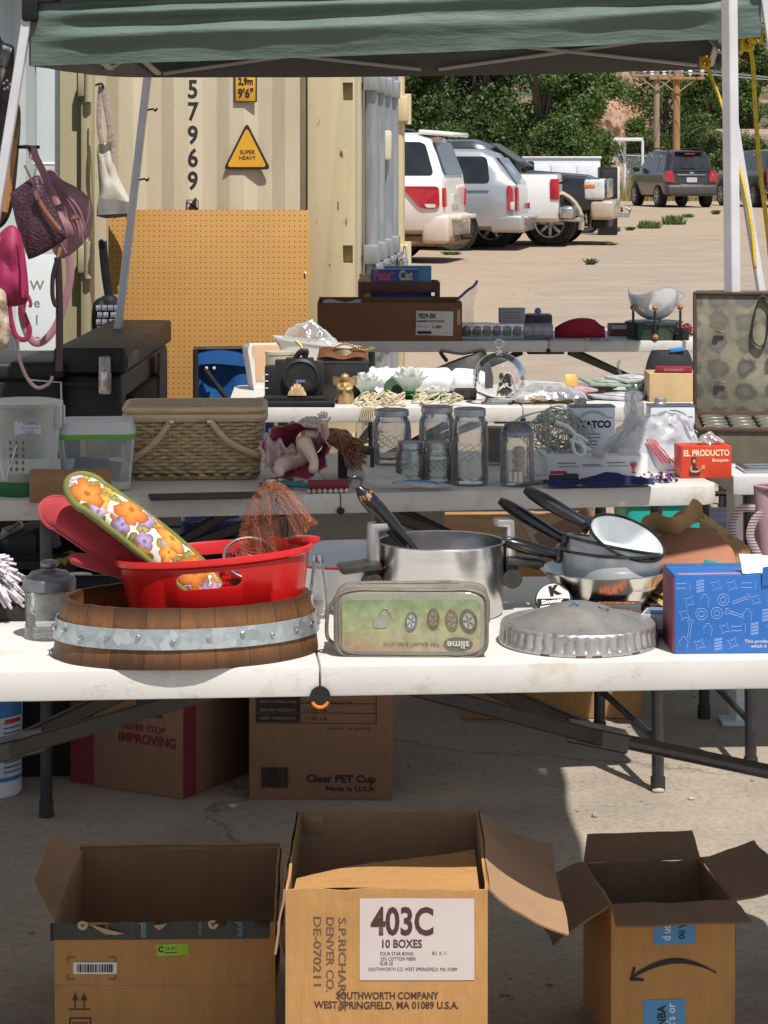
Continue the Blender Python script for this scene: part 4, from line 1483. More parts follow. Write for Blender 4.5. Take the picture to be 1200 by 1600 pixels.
# folding tables
def half_top(x0,x1,dep,th,sgn,r=0.05):
 """half of a blow-moulded table top; sgn tells which end is the rounded outer one"""
 P=[]
 y0,y1=-dep/2,dep/2
 if sgn>0:
  P=[(x0,y0)]+[(x1-r+r*math.sin(a),y0+r-r*math.cos(a)) for a in [PI/2*k/6 for k in range(7)]]+[(x1-r+r*math.cos(a),y1-r+r*math.sin(a)) for a in [PI/2*k/6 for k in range(7)]]+[(x0,y1)]
 else:
  P=[(x1,y1)]+[(x0+r-r*math.sin(a),y1-r+r*math.cos(a)) for a in [PI/2*k/6 for k in range(7)]]+[(x0+r-r*math.cos(a),y0+r-r*math.sin(a)) for a in [PI/2*k/6 for k in range(7)]]+[(x1,y0)]
 mb=MB().prism(P,TZ-th,TZ,'xy')
 return bevel_sharp(mb,0.003,2,50)
def folding_table(label,P,yaw,half_l=0.915,half_r=0.915,braces=True,dep=0.76,legs=(1,1),ring_latch=False,brace_drop=0.0,mat=None,inset=(.17,.17)):
 rz=R(yaw)
 o=P+Matrix.Rotation(rz,3,'Z')@Vector((0,dep/2,0))
 t=thing('folding_table',label,'table',(o.x,o.y,0),rz,'white folding tables')
 tm=mat or MATS['table_white']
 th=0.046
 if half_l:
  half_top(-half_l,-0.0012,dep,th,-1).build('tabletop',tm,t)
 if half_r:
  half_top(0.0012,half_r,dep,th,1).build('tabletop',tm,t)
 if half_l and half_r:
  la=MB()
  lr=1 if ring_latch else .55
  la.lathe([(0,-.008),(.014*lr,-.008),(.0155*lr,-.005),(.0155*lr,.004),(0,.004)],20,mtx=Matrix.Translation((0,-dep/2-.001,TZ-th+(.001 if ring_latch else .006)))@Matrix.Rotation(PI/2,4,'X'))
  lo=la.build('latch',MATS['black_plastic'],t)
  ring=MB().tube([(.0125*math.cos(a),-dep/2-.007,TZ-th-.002+.0125*math.sin(a)) for a in [PI*(1.12+.76*k/10) for k in range(11)]],.0026,6)
  if ring_latch:
   ring.build('latch_ring',M('orange_plastic',(0.8,0.22,0.03),rough=.4),lo)
  for s in (-1,1):
   MB().box((0,s*.2,TZ-th-.012),(.16,.06,.02),.006).build('hinge',MATS['black_metal'],t)
 for sgn,hl,on_ in ((-1,half_l,legs[0]),(1,half_r,legs[1])):
  if not on_:
   continue
  xl=sgn*(hl-inset[0 if sgn<0 else 1]) if hl else -inset[0]
  for s in (-1,1):
   pts=smooth_path([(xl,s*.27,TZ-th),(xl,s*.275,.5),(xl,s*.285,.02),(xl,s*.285,0)],4)
   lg=MB().tube(pts,.0145,10).build('leg',MATS['dark_steel'],t)
   MB().tube([(xl,s*.285,0.0),(xl,s*.285,.035)],.0175,10).build('foot_cap',MATS['rubber'],lg)
  for zc,rc in ((.44,.011),(.12,.009),(TZ-th-.012,.0145)):
   MB().tube([(xl,-.275,zc),(xl,.275,zc)],rc,8).build('crossbar',MATS['dark_steel'],t)
  if braces:
   jx,jz=sgn*(hl*.46),TZ-.205-brace_drop
   for s in (-1,1):
    bb=MB()
    a=Vector((sgn*.10,s*.19,TZ-th-.014))
    b=Vector((jx,s*.016,jz))
    square_bar(bb,a,b,.016,.026)
    bb.build('brace_arm',MATS['black_metal'],t)
   jb=MB()
   v=Vector((xl,0,.44))-Vector((jx,0,jz))
   square_bar(jb,Vector((jx,0,jz))-v.normalized()*.06,Vector((jx,0,jz))+v.normalized()*.045,.05,.032)
   jb.build('brace_joint',MATS['dark_steel'],t)
   rb=MB().tube([(jx,0,jz),(xl,0,.44)],.0125,10)
   rb.build('brace_rod',MATS['dark_steel'],t)
 return t
def build_tables():
 folding_table('nearest white folding table with the red tub and wooden barrel ring on it',on(500,1041,TZ),4.5,half_l=1.07,half_r=1.07,ring_latch=True)
 folding_table('white folding table of the second row with the glass jars and picnic basket on it',on(532,771,TZ),9.0,half_l=.90,half_r=.90,inset=(.235,.125))
 folding_table('white folding table of the third row with the glass globe and lotus candle holders',on(817,636,TZ),1.5)
 folding_table('farthest white folding table carrying the long brown carton and red pouch',on(857,533,TZ),0.3)
 folding_table('greyish folding table at the right edge holding the open suitcase',on(1145,744,TZ),4,half_l=0,half_r=0.915,braces=False,legs=(1,1),inset=(-.065,.17),
    mat=table_plastic('table_grey',(0.62,0.63,0.64)))
 # its visible left-hand legs
build_canopies()
build_tables()
# NEAREST TABLE
def hold(name,label,cat,x,y,z,r=0.0,rz=0.0,group=None):
 """thing standing on plane z, its front contact at pixel (x, y), centre r behind it"""
 return thing(name,label,cat,on(x,y,z,r),rz,group)
def barrel_mat():
 m,n,b=_new('barrel_wood')
 tc=n.nodes.new('ShaderNodeTexCoord')
 sep=n.nodes.new('ShaderNodeSeparateXYZ')
 n.links.new(tc.outputs['Object'],sep.inputs[0])
 ang=mth(n,'ARCTAN2',mth(n,'MULTIPLY',sep.outputs['Y'],1.35),sep.outputs['X'])
 st=mth(n,'MULTIPLY',ang,22/(2*PI))
 fl=mth(n,'FLOOR',st)
 wn=n.nodes.new('ShaderNodeTexWhiteNoise')
 wn.noise_dimensions='1D'
 n.links.new(fl,wn.inputs['W'])
 r=ramp(n,wn.outputs['Value'],[(0.0,(0.17,0.072,0.024)),(0.5,(0.23,0.10,0.034)),(1.0,(0.115,0.05,0.02))])
 g=noise_node(n,9,6,0.7,stretch=(8,8,0.8))
 r2=ramp(n,g.outputs['Fac'],[(0.3,(0.5,0.45,0.42)),(0.6,(1.1,1.08,1.0))])
 c=mixc(n,0.9,r.outputs[0],r2.outputs[0],'MULTIPLY')
 # charred edges of the staves at top and bottom (burnt finish)
 zz=mth(n,'ABSOLUTE',mth(n,'SUBTRACT',sep.outputs['Z'],0.047))
 gg=mth(n,'MULTIPLY_ADD',g.outputs['Fac'],0.016,zz)
 e=ramp(n,gg,[(0.030,(1,1,1)),(0.050,(0.22,0.16,0.13))])
 c=mixc(n,0.85,c,e.outputs[0],'MULTIPLY')
 # joints
 fr=mth(n,'ABSOLUTE',mth(n,'SUBTRACT',mth(n,'FRACT',st),0.5))
 j=ramp(n,fr,[(0.47,(1,1,1)),(0.495,(0.35,0.3,0.25))])
 c=mixc(n,0.9,c,j.outputs[0],'MULTIPLY')
 n.links.new(c,b.inputs['Base Color'])
 b.inputs['Roughness'].default_value=0.55
 bump(n,b,g.outputs['Fac'],0.3,0.003)
 return m
def galv_mat():
 m,n,b=_new('galvanised_band')
 tc=n.nodes.new('ShaderNodeTexCoord')
 v=n.nodes.new('ShaderNodeTexVoronoi')
 v.inputs['Scale'].default_value=85
 wn2=noise_node(n,40,3,.6)
 vv=n.nodes.new('ShaderNodeVectorMath')
 vv.operation='MULTIPLY_ADD'
 n.links.new(wn2.outputs['Color'],vv.inputs[0])
 vv.inputs[1].default_value=(.02,.02,.02)
 n.links.new(tc.outputs['Object'],vv.inputs[2])
 n.links.new(vv.outputs[0],v.inputs['Vector'])
 r=ramp(n,v.outputs['Color'],[(0.1,(0.42,0.46,0.47)),(0.5,(0.50,0.54,0.55)),(0.9,(0.62,0.66,0.66))])
 n.links.new(r.outputs[0],b.inputs['Base Color'])
 b.inputs['Metallic'].default_value=0.75
 rr=ramp(n,v.outputs['Color'],[(0,(.3,.3,.3)),(1,(.5,.5,.5))])
 n.links.new(rr.outputs[0],b.inputs['Roughness'])
 return m
def floral_mat():
 """cream cloth printed with orange, gold and violet flowers, green leaves and brown outlines"""
 m,n,b=_new('floral_print')
 tc=n.nodes.new('ShaderNodeTexCoord')
 wv=noise_node(n,30,3,0.6)
 vm=n.nodes.new('ShaderNodeVectorMath')
 vm.operation='MULTIPLY_ADD'
 n.links.new(wv.outputs['Color'],vm.inputs[0])
 vm.inputs[1].default_value=(0.012,0.012,0)
 n.links.new(tc.outputs['Object'],vm.inputs[2])
 def flowers(scale,npet,r0,off,cols,under,skip=0.25):
  ad=n.nodes.new('ShaderNodeVectorMath')
  ad.operation='ADD'
  n.links.new(vm.outputs[0],ad.inputs[0])
  ad.inputs[1].default_value=(off,off*0.6,0)
  v=n.nodes.new('ShaderNodeTexVoronoi')
  v.voronoi_dimensions='2D'
  v.inputs['Scale'].default_value=scale
  n.links.new(ad.outputs[0],v.inputs['Vector'])
  sb=n.nodes.new('ShaderNodeVectorMath')
  sb.operation='SUBTRACT'
  n.links.new(ad.outputs[0],sb.inputs[0])
  n.links.new(v.outputs['Position'],sb.inputs[1])
  sp=n.nodes.new('ShaderNodeSeparateXYZ')
  n.links.new(sb.outputs[0],sp.inputs[0])
  sc_=n.nodes.new('ShaderNodeSeparateColor')
  n.links.new(v.outputs['Color'],sc_.inputs[0])
  ang=mth(n,'ADD',mth(n,'ARCTAN2',sp.outputs['Y'],sp.outputs['X']),mth(n,'MULTIPLY',sc_.outputs[1],6.0))
  pet=mth(n,'ABSOLUTE',mth(n,'COSINE',mth(n,'MULTIPLY',ang,npet/2)))
  rad=mth(n,'MULTIPLY_ADD',pet,0.34*r0,0.62*r0)
  q=mth(n,'DIVIDE',v.outputs['Distance'],rad)
  col=ramp(n,sc_.outputs[0],cols,'CONSTANT').outputs[0]
  sh=ramp(n,q,[(0.0,(0.55,0.40,0.16)),(0.16,(0.6,0.45,0.3)),(0.24,(1.1,1.05,1.0)),(0.5,(1.0,0.9,0.85)),(0.86,(0.75,0.52,0.4)),(1.0,(0.40,0.26,0.16))])
  col=mixc(n,1.0,col,sh.outputs[0],'MULTIPLY')
  msk=ramp(n,q,[(0.97,(1,1,1)),(1.0,(0,0,0))])
  keep=mth(n,'GREATER_THAN',sc_.outputs[2],skip)
  return mixc(n,mth(n,'MULTIPLY',msk.outputs[0],keep),under,col)
 base=noise_node(n,20,3,0.6)
 c=ramp(n,base.outputs['Fac'],[(0.35,(0.70,0.63,0.52)),(0.65,(0.78,0.73,0.64))]).outputs[0]
 c=flowers(46,3,0.62,0.031,[(0,(0.26,0.28,0.06)),(0.45,(0.36,0.36,0.10)),(0.75,(0.34,0.20,0.08))],c)
 c=flowers(34,5,0.60,0.013,[(0,(0.36,0.30,0.58)),(0.3,(0.76,0.40,0.06)),(0.55,(0.80,0.74,0.66)),(0.8,(0.48,0.44,0.68))],c)
 c=flowers(20,5,0.62,0.004,[(0,(0.62,0.24,0.04)),(0.45,(0.66,0.34,0.06)),(0.75,(0.68,0.46,0.14))],c,0.42)
 n.links.new(c,b.inputs['Base Color'])
 b.inputs['Roughness'].default_value=0.85
 t2=noise_node(n,60,3,0.5)
 bump(n,b,t2.outputs['Fac'],0.25,0.003)
 return m
def mitten_outline(L,W,n=40):
 """half width along the length, 0 at the cuff"""
 def w(u):
  if u<0.08:
   return W*(0.80+0.2*u/0.08)
  if u>0.86:
   k=(u-0.86)/0.14
   return W*math.sqrt(max(0.0,1-k*k))*1.0
  return W*(1.0+0.06*math.sin(u*5))
 return w
def make_mitt(name,label,a,b,nrm,W,T,face_mat,back_mat,pipe_mat,thumb=None,pw=1.0):
 """padded mitt from cuff point a to tip b; nrm is the printed side's direction"""
 a,b,nrm=Vector(a),Vector(b),Vector(nrm).normalized()
 ax=(b-a)
 L=ax.length
 ax.normalize()
 nrm=(nrm-ax*nrm.dot(ax)).normalized()
 sd=ax.cross(nrm)
 M4=Matrix((sd,ax,nrm)).transposed().to_4x4()
 M4.translation=a
 t=thing(name,label,'oven mitt',a)
 t.matrix_world=M4
 w=mitten_outline(L,W)
 def face(s):
  def f(u,v):
   u=1-(1-u)**1.8
   q=2*v-1
   x=w(u)*q
   th=T*(1-abs(q)**2.6)**0.55*(0.35+0.65*min(1,(1-u)*6)**0.5)
   y=u*L
   wr=noise.noise(Vector((x*30,y*14,s*3)))*0.006
   bend=-0.05*(u-.5)**2
   return (x,y,s*th+wr+bend)
  return f
 MB().surf(face(1),40,18).build('print_panel',face_mat,t,smooth=180)
 MB().surf(face(-1),40,18).build('back_panel',back_mat,t,smooth=180)
 edge=[(w(u)*s,u*L,-0.05*(u-.5)**2) for s,us in ((-1,[1-(1-k/48)**1.8 for k in range(49)]),(1,[1-(k/48)**1.8 for k in range(1,49)])) for u in us]
 MB().tube(edge,W*0.12*pw,8,closed=True,flat=1.2).build('binding',pipe_mat,t,smooth=180)
 if thumb:
  def th(u,v):
   an=2*PI*v
   r=0.55*W*(1-0.25*u)*math.sqrt(max(0,1-max(0,(u-.7)/.3)**2))
   c=Vector((thumb*W*(0.6+1.05*u),L*(0.30+0.36*u),-0.004))
   return (c.x+r*math.cos(an)*0.85,c.y+r*math.cos(an)*-.3*thumb,c.z+r*0.75*math.sin(an))
  MB().surf(th,14,16,cv=True).build('thumb',back_mat,t,smooth=180)
 return t
def build_front():
 tw=TZ
 # barrel ring planter
 P=on(292,1048,tw,0.145)
 t=thing('barrel_planter','low oval planter made of a sawn wooden barrel with a galvanised metal band','planter',P,0.20)
 bw=barrel_mat()
 rx,ry,h=0.206,0.142,0.09
 prof=[(1.0,0.0),(1.0,0.004),(0.975,0.05),(0.935,h-.004),(0.93,h),(0.885,h),(0.88,h-.004),(0.94,0.04),(0.95,0.012),(0,0.012)]
 mb=MB()
 rings=[]
 SEG=88
 def oval(rr,z,wob=0.0):
  return [(rr*rx*math.cos(a)*(1+wob*math.sin(11*a)),rr*ry*math.sin(a)*(1+wob*math.sin(11*a)),z+(0.0025*noise.noise(Vector((a*6,rr,z*9))) if z>h-.02 or z<.003 else 0)) for a in [2*PI*k/SEG for k in range(SEG)]]
 prev=None
 for rr,z in prof:
  if rr==0:
   cv=mb.bm.verts.new((0,0,z))
   for i in range(SEG):
    mb.bm.faces.new((prev[i],prev[(i+1)%SEG],cv))
   break
  ring=[mb.bm.verts.new(p) for p in oval(rr,z,0.002)]
  if prev:
   for i in range(SEG):
    j=(i+1)%SEG
    mb.bm.faces.new((prev[i],prev[j],ring[j],ring[i]))
  prev=ring
 mb.build('stave_wall',bw,t)
 mb=MB()
 bp=[(0.995,0.030),(1.001,0.031),(0.974,0.061),(0.966,0.060)]
 prev=None
 for rr,z in bp:
  ring=[mb.bm.verts.new((rr*(rx+.0015)*math.cos(a),rr*(ry+.0015)*math.sin(a),z)) for a in [2*PI*k/SEG for k in range(SEG)]]
  if prev:
   for i in range(SEG):
    j=(i+1)%SEG
    mb.bm.faces.new((prev[i],prev[j],ring[j],ring[i]))
  prev=ring
 band=mb.build('metal_band',galv_mat(),t)
 for k in range(24):
  a=2*PI*(k+.3)/24
  q=(0.990*(rx+.002)*math.cos(a),0.990*(ry+.002)*math.sin(a),0.046+.004*math.sin(k*2.1))
  MB().lathe([(0.0042,0),(0.0036,0.0025),(0,0.0042)],8,mtx=Matrix.Translation(q)@Vector((math.cos(a)/rx,math.sin(a)/ry,.1)).to_track_quat('Z','Y').to_matrix().to_4x4()).build('rivet',MATS['steel'],band)
 # red oval tub in the planter
 red=M('red_plastic',(0.62,0.012,0.012),(0.52,0.01,0.01),rough=0.28,scale=3,coat=0.3)
 Pc=P+Vector((0.047,0.035,0.040))
 t=thing('plastic_tub','glossy red oval plastic tub with slotted handles, tilted inside the wooden planter','tub',Pc,rot=(R(-1),R(-4.0),R(6)))
 ax_,ay_=0.156,0.102
 prof=[(0.0,0.002),(0.78,0.002),(0.84,0.006),(0.853,0.02),(0.862,0.021),(0.876,0.033),(0.884,0.034),(0.955,0.098),(1.0,0.102),(1.003,0.108),(0.985,0.112),(0.965,0.108),(0.94,0.098),(0.845,0.012),(0.8,0.008),(0.0,0.008)]
 mb=MB()
 mb.lathe(prof,96,sx=ax_,sy=ay_)
 o=mb.build('tub_body',red,t)
 cm=MB()
 cap=[(0.05*c_+(0.0),s_) for c_,s_ in ()]
 hw,hh=0.050,0.0125
 slot=[(-hw+hh+hh*math.cos(a),hh*math.sin(a)) for a in [PI/2+PI*k/10 for k in range(11)]]+[(hw-hh+hh*math.cos(a),hh*math.sin(a)) for a in [-PI/2+PI*k/10 for k in range(11)]]
 cm.prism([(x-0.012,z+0.079) for x,z in slot],-0.3,0.3)
 cut(o,cm)
 nb=MB()
 nb.box((0.144,0.03,0.111),(0.03,0.05,0.012),0.005,rot=(0,0,R(40)))
 nb.build('rim_tab',red,t)
 # oven mitts
 green=M('mitt_green',(0.20,0.22,0.055),(0.14,0.16,0.04),rough=.9,scale=20,bmp=.3,bscale=80)
 redc=M('mitt_red',(0.42,0.035,0.045),(0.30,0.02,0.03),rough=.9,scale=20,bmp=.4,bscale=60,sheen=.3)
 D=3.79
 make_mitt('oven_mitt','floral oven mitt with olive green binding standing up out of the red tub',at(338,925,D+.01),at(112,745,D-.02),Vector((0.50,-0.72,0.48)),0.0305,0.016,floral_mat(),green,green,pw=1.5)
 make_mitt('oven_mitt','plain red oven mitt tucked behind the floral one',at(262,915,D+.035),at(68,782,D+.03),Vector((0.32,-0.82,0.45)),0.028,0.018,redc,redc,redc,thumb=-1.15,pw=.8)
 # orange-brown netting and strainer in the tub
 m,n,b=_new('netting_mat')
 tc=n.nodes.new('ShaderNodeTexCoord')
 vo=n.nodes.new('ShaderNodeTexVoronoi')
 vo.feature='DISTANCE_TO_EDGE'
 vo.inputs['Scale'].default_value=230
 n.links.new(tc.outputs['Object'],vo.inputs['Vector'])
 b.inputs['Base Color'].default_value=(0.42,0.13,0.055,1)
 b.inputs['Roughness'].default_value=.4
 al=ramp(n,vo.outputs['Distance'],[(0.03,(.7,.7,.7)),(0.10,(0.04,0.04,0.04))])
 n.links.new(al.outputs[0],b.inputs['Alpha'])
 base=at(418,882,3.86)
 t=thing('mesh_bag','sheer rust-coloured mesh netting draped up out of the red tub','netting',base)
 spine=smooth_path([at(415,880,3.86),at(408,835,3.86),at(412,795,3.86),at(425,768,3.86),at(445,772,3.85),at(462,800,3.84),at(478,828,3.83)],6)
 wd=[0.036,0.034,0.028,0.020,0.012,0.016,0.024]
 for k in range(2):
  def net(u,v,k=k):
   f=u*(len(spine)-1)
   i=min(int(f),len(spine)-2)
   p=spine[i].lerp(spine[i+1],f-i)
   w0=wd[min(6,int(u*6))]+(wd[min(6,int(u*6)+1)]-wd[min(6,int(u*6))])*(u*6-int(u*6))
   q=(v-0.5)*2
   tg=(spine[i+1]-spine[i]).normalized()
   sd=Vector((tg.z,0,-tg.x))
   cr=0.012*math.sin(q*9+k*2+u*5)+.008*noise.noise(Vector((q*5,u*6,k)))
   return p+sd*w0*q*(1-.1*k)+Vector((0,cr+.012*(k-1),.006*noise.noise(Vector((q*7,u*9,k+5)))))-base
  MB().surf(net,44,26).build('netting',m,t,smooth=180)
 fr=MB()
 rg=random.Random(4)
 for i in range(46):
  u=rg.random()*.95
  f=int(u*(len(spine)-2))
  p=spine[f]-base+Vector((rg.uniform(-.03,.03),rg.uniform(-.02,.02),0))
  e=p+Vector((rg.uniform(-.008,.02),rg.uniform(-.01,.01),-rg.uniform(.01,.05)))
  fr.tube([p,(p+e)/2+Vector((.004,0,.004)),e],.0004,3,caps=False)
 fr.build('thread',M('net_thread',(0.45,0.15,0.06)),t)
 q=at(392,872,3.87)
 t=thing('mesh_strainer','small round wire strainer lying in the red tub under the netting','strainer',q,rot=(R(38),R(10),0))
 MB().tube([(.043*math.cos(a),.043*math.sin(a),0) for a in [2*PI*k/32 for k in range(32)]],.0028,8,closed=True).build('rim',MATS['steel'],t)
 wm=MB()
 for k in range(-8,9):
  x=k*.005
  hgt=lambda r_:-0.02*max(0,1-(r_/.043)**2)
  wm.tube([(x,y,hgt(math.hypot(x,y))) for y in [(-1+2*i/10)*math.sqrt(max(0,.043**2-x*x)) for i in range(11)]],.0006,3,caps=False)
  wm.tube([(y,x,hgt(math.hypot(x,y))+.0004) for y in [(-1+2*i/10)*math.sqrt(max(0,.043**2-x*x)) for i in range(11)]],.0006,3,caps=False)
 wm.build('wire_mesh',MATS['steel'],t)
 # glass jar with grey lid, at the left
 t=hold('glass_jar','squat clear glass jar with knobbed dark grey lid left of the wooden planter','jar',77,1003,tw,0.04)
 MB().lathe([(0,.004),(.034,.004),(.039,0),(.040,.006),(.0385,.014),(.039,.02),(.0375,.024),(.039,.07),(.040,.074),(.037,.078),(.0345,.08),(.0345,.074),(.036,.03),(.034,.016),(0,.012)],40).build('jar_body',MATS['glass'],t)
 lm=M('pewter',(0.22,0.22,0.24),(0.14,0.14,0.155),rough=.35,metal=.4,scale=30)
 lid=MB().lathe([(.0,.078),(.0425,.078),(.0425,.092),(.040,.096),(.033,.099),(.030,.104),(.018,.107),(.0,.1075)],40).build('lid',lm,t)
 MB().lathe([(.010,.107),(.009,.110),(.014,.114),(.0145,.119),(.010,.123),(0,.124)],24).build('knob',lm,lid)
 # second pale lid behind it and a folded cream cloth
 t=hold('jar_lid','pale cream screw lid lying behind the glass jar','lid',122,914,tw,0.02)
 MB().lathe([(0,0),(.026,0),(.027,.003),(.027,.013),(.024,.016),(0,.0165)],28,fn=lambda a,r,z:1+.012*math.sin(a*30)).build('lid_shell',M('cream',(0.62,0.58,0.42),rough=.5),t)
 # black tray at the back of the table
 t=hold('black_tray','low black plastic tray behind the glass jar at the left','tray',70,972,tw,0.15,R(3))
 mb=MB()
 mb.prism(round_poly([(-.30,-.145),(.16,-.145),(.16,.145),(-.30,.145)],.02),0,.028,'xy')
 o=bevel_sharp(mb,.004).build('tray_body',MATS['black_plastic'],t)
 cm=MB().box((-.07,0,.025),(.43,.26,.034),.008)
 cut(o,cm)
 # white string mop at the left edge
 t=hold('mop_head','white string mop head cut off by the left edge of the picture','mop',-26,978,tw,0.06)
 ym=M('mop_yarn',(0.74,0.69,0.73),(0.60,0.54,0.58),rough=.95,scale=40,bmp=.5,bscale=200)
 rg=random.Random(9)
 mb=MB()
 for i in range(300):
  a=rg.uniform(0,2*PI)
  el=rg.uniform(-.3,1.35)
  dv=Vector((math.cos(a)*math.cos(el),math.sin(a)*math.cos(el),math.sin(el)))
  l=rg.uniform(.055,.074)
  p0=Vector((0,0,.055))+dv*.018
  p1=Vector((0,0,.055))+dv*l*.7+Vector((0,0,.005))
  p2=Vector((0,0,.055))+dv*l+Vector((rg.uniform(-.006,.006),rg.uniform(-.006,.006),-.012))
  p2.z=max(p2.z,.003)
  mb.tube([p0,p1,p2],[.0036,.0034,.0024],5)
 mb.build('yarn',ym,t,smooth=180)
 MB().tube([(0,0,.05),(-.1,.05,.12),(-.3,.16,.30)],.011,10).build('handle',MATS['white_metal'],t)
 # enamel basin
 en=M('enamel_white',(0.74,0.75,0.75),(0.66,0.68,0.69),rough=.18,scale=3,coat=.3)
 t=thing('enamel_basin','white enamel wash basin with a red rim behind the pressure cooker','basin',(at(560,860,4.215).x,4.215,tw))
 MB().lathe([(0,.004),(.10,.004),(.118,0),(.128,.02),(.14,.06),(.146,.075),(.158,.079),(.158,.0815),(.146,.0805),(.137,.066),(.124,.022),(.114,.008),(0,.008)],64).build('basin_body',en,t)
 MB().tube([(.1585*math.cos(a),.1585*math.sin(a),.0805) for a in [2*PI*k/64 for k in range(64)]],.0024,6,closed=True).build('rim_line',M('rim_red',(0.35,0.02,0.02),rough=.3),t)
 # small glass shaker bottle
 t=hold('glass_shaker','small clear tapered glass shaker standing between the planter and the grey pouch','bottle',497,968,tw,0.016)
 MB().lathe([(0,.003),(.0135,0),(.0165,.003),(.016,.012),(.017,.02),(.0145,.05),(.0095,.09),(.0085,.094),(.0075,.09),(.0125,.05),(.0145,.02),(.013,.008),(0,.007)],28).build('bottle_body',MATS['glass'],t)
 MB().lathe([(0,.008),(.0128,.008),(.0135,.02),(.013,.028),(0,.029)],20).build('salt',M('salt_mat',(0.72,0.66,0.58),rough=.9),t)
 MB().lathe([(.0092,.092),(.0095,.10),(.007,.106),(0,.107)],20).build('cap',MATS['steel'],t)
 # pressure cooker pot
 alu=M('aluminium',(0.66,0.66,0.66),(0.56,0.56,0.56),rough=.24,metal=1.0,scale=14,stretch=(.4,.4,9),rvar=.08,bmp=.03,bscale=40)
 cx=(689-600)*4.1/FPX
 t=thing('pressure_cooker','aluminium pressure cooker pot without lid, black bakelite handles on both sides','pot',(cx,4.1,tw),R(12))
 MB().lathe([(0,.004),(.09,.004),(.101,0),(.105,.006),(.1055,.118),(.1075,.121),(.1065,.123),(.1035,.121),(.103,.01),(.095,.007),(0,.007)],72).build('pot_body',alu,t)
 bkm=M('bakelite',(0.022,0.021,0.02),(0.05,0.045,0.04),rough=.42,scale=60)
 brm=M('cast_alu',(0.60,0.58,0.56),(0.46,0.44,0.43),rough=.35,metal=.85,scale=30)
 for s in (-1,1):
  hb=MB()
  hb.box((s*.141,0,.083),(.068,.052,.014),.005,rot=(0,s*R(6),0))
  hb.box((s*.120,0,.068),(.026,.034,.034),.008)
  hb.lathe([(0,-.02),(.017,-.02),(.017,.02),(0,.02)],16,mtx=Matrix.Translation((s*.120,0,.056))@Matrix.Rotation(PI/2,4,'X'))
  hd=hb.build('handle',bkm,t)
  br=MB()
  br.prism([(s*x,z) for x,z in ((.1085,.078),(.127,.078),(.124,.155),(.095,.156),(.092,.143),(.110,.142),(.1085,.12))],-.017,.017)
  bevel_sharp(br,.003)
  br.build('lock_bracket',brm,t)
  MB().lathe([(0,-.0205),(.0045,-.0225),(.005,-.02),(0,-.019)],8,mtx=Matrix.Translation((s*.121,0,.056))@Matrix.Rotation(PI/2,4,'X')).build('screw',MATS['steel'],hd)
 # ladle standing in the pot
 D=4.07
 a,b_=at(560,762,D),at(652,868,D+.02)
 t=thing('ladle','old ladle with chipped black wooden handle and hanging ring standing in the pot','ladle',(0,0,0))
 m,n,b=_new('chipped_black')
 tn=noise_node(n,38,6,.7)
 tc=n.nodes.new('ShaderNodeTexCoord')
 sp=n.nodes.new('ShaderNodeSeparateXYZ')
 n.links.new(tc.outputs['Object'],sp.inputs[0])
 endf=n.nodes.new('ShaderNodeMapRange')
 endf.inputs['From Min'].default_value=.024
 endf.inputs['From Max'].default_value=.06
 n.links.new(mth(n,'ABSOLUTE',mth(n,'SUBTRACT',sp.outputs['Z'],(a.z+b_.z)/2)),endf.inputs[0])
 f=mth(n,'ADD',tn.outputs['Fac'],mth(n,'MULTIPLY',endf.outputs[0],.14))
 rr=ramp(n,f,[(0.62,(.012,.012,.013)),(.66,(.42,.26,.11))])
 n.links.new(rr.outputs[0],b.inputs['Base Color'])
 b.inputs['Roughness'].default_value=.22
 b.inputs['Coat Weight'].default_value=.5
 pts=[a.lerp(b_,k/12) for k in range(13)]
 MB().tube(pts,[.006,.0125,.0145,.015,.0152,.015,.0145,.014,.013,.012,.0112,.0105,.0095],16).build('handle',m,t)
 st=MB()
 c_=at(690,905,D+.05)
 st.tube(smooth_path([b_,b_.lerp(c_,.4),c_,c_+Vector((.02,0,-.03))],4),.0055,8)
 mx=Matrix.Translation(at(694,868,D+.06))@Euler((R(-14),R(8),0)).to_matrix().to_4x4()
 st.lathe([(.052,0),(.054,.001),(.052,.002),(.046,-.018),(.03,-.032),(0,-.038)],32,mtx=mx)
 st.build('bowl',MATS['steel'],t)
 e=at(556,754,D)
 MB().tube([e+Vector((.010*math.cos(q),.002*math.sin(q*2),.010*math.sin(q))) for q in [2*PI*k/18 for k in range(18)]],.0022,6,closed=True).build('hanging_ring',MATS['dark_steel'],t)
 # clear vinyl pouch with printed card
 P=on(643,1027,tw,0.036)
 t=thing('vinyl_pouch','clear zipped vinyl pouch with faded green and orange printed card, upside-down lettering','pouch',P,R(-1.5))
 Wp,Hp,Dp=.236,.104,.078
 def pouch(u,v,s=1.0):
  th=2*PI*u
  ex=0.28
  cx_,cz_=math.cos(th),math.sin(th)
  sx=math.copysign(abs(cx_)**ex,cx_)
  sz=math.copysign(abs(cz_)**ex,cz_)
  q=2*v-1
  k=(1-abs(q)**5)**.22 if abs(q)<1 else 0
  k=.90+.10*k
  dip=-.007*math.exp(-((sx*.5+.05)**2)*6)*(1 if sz>0.5 else 0)*(1-q*q)
  return (sx*Wp/2*k*s,q*Dp/2,Hp/2+sz*Hp/2*k*s+dip+.0025*noise.noise(Vector((sx*3,q*3,sz*3))))
 vin=M('pouch_vinyl',(0.30,0.29,0.22),(0.20,0.19,0.15),rough=.14,scale=5,coat=.6,bmp=.25,bscale=26,bdist=.01)
 mb=MB().surf(pouch,72,14,cu=True)
 for vv in (0,1):
  ring=[mb.bm.verts.new(pouch(k/72,vv)) for k in range(72)]
  mb.bm.faces.new(ring if vv else ring[::-1])
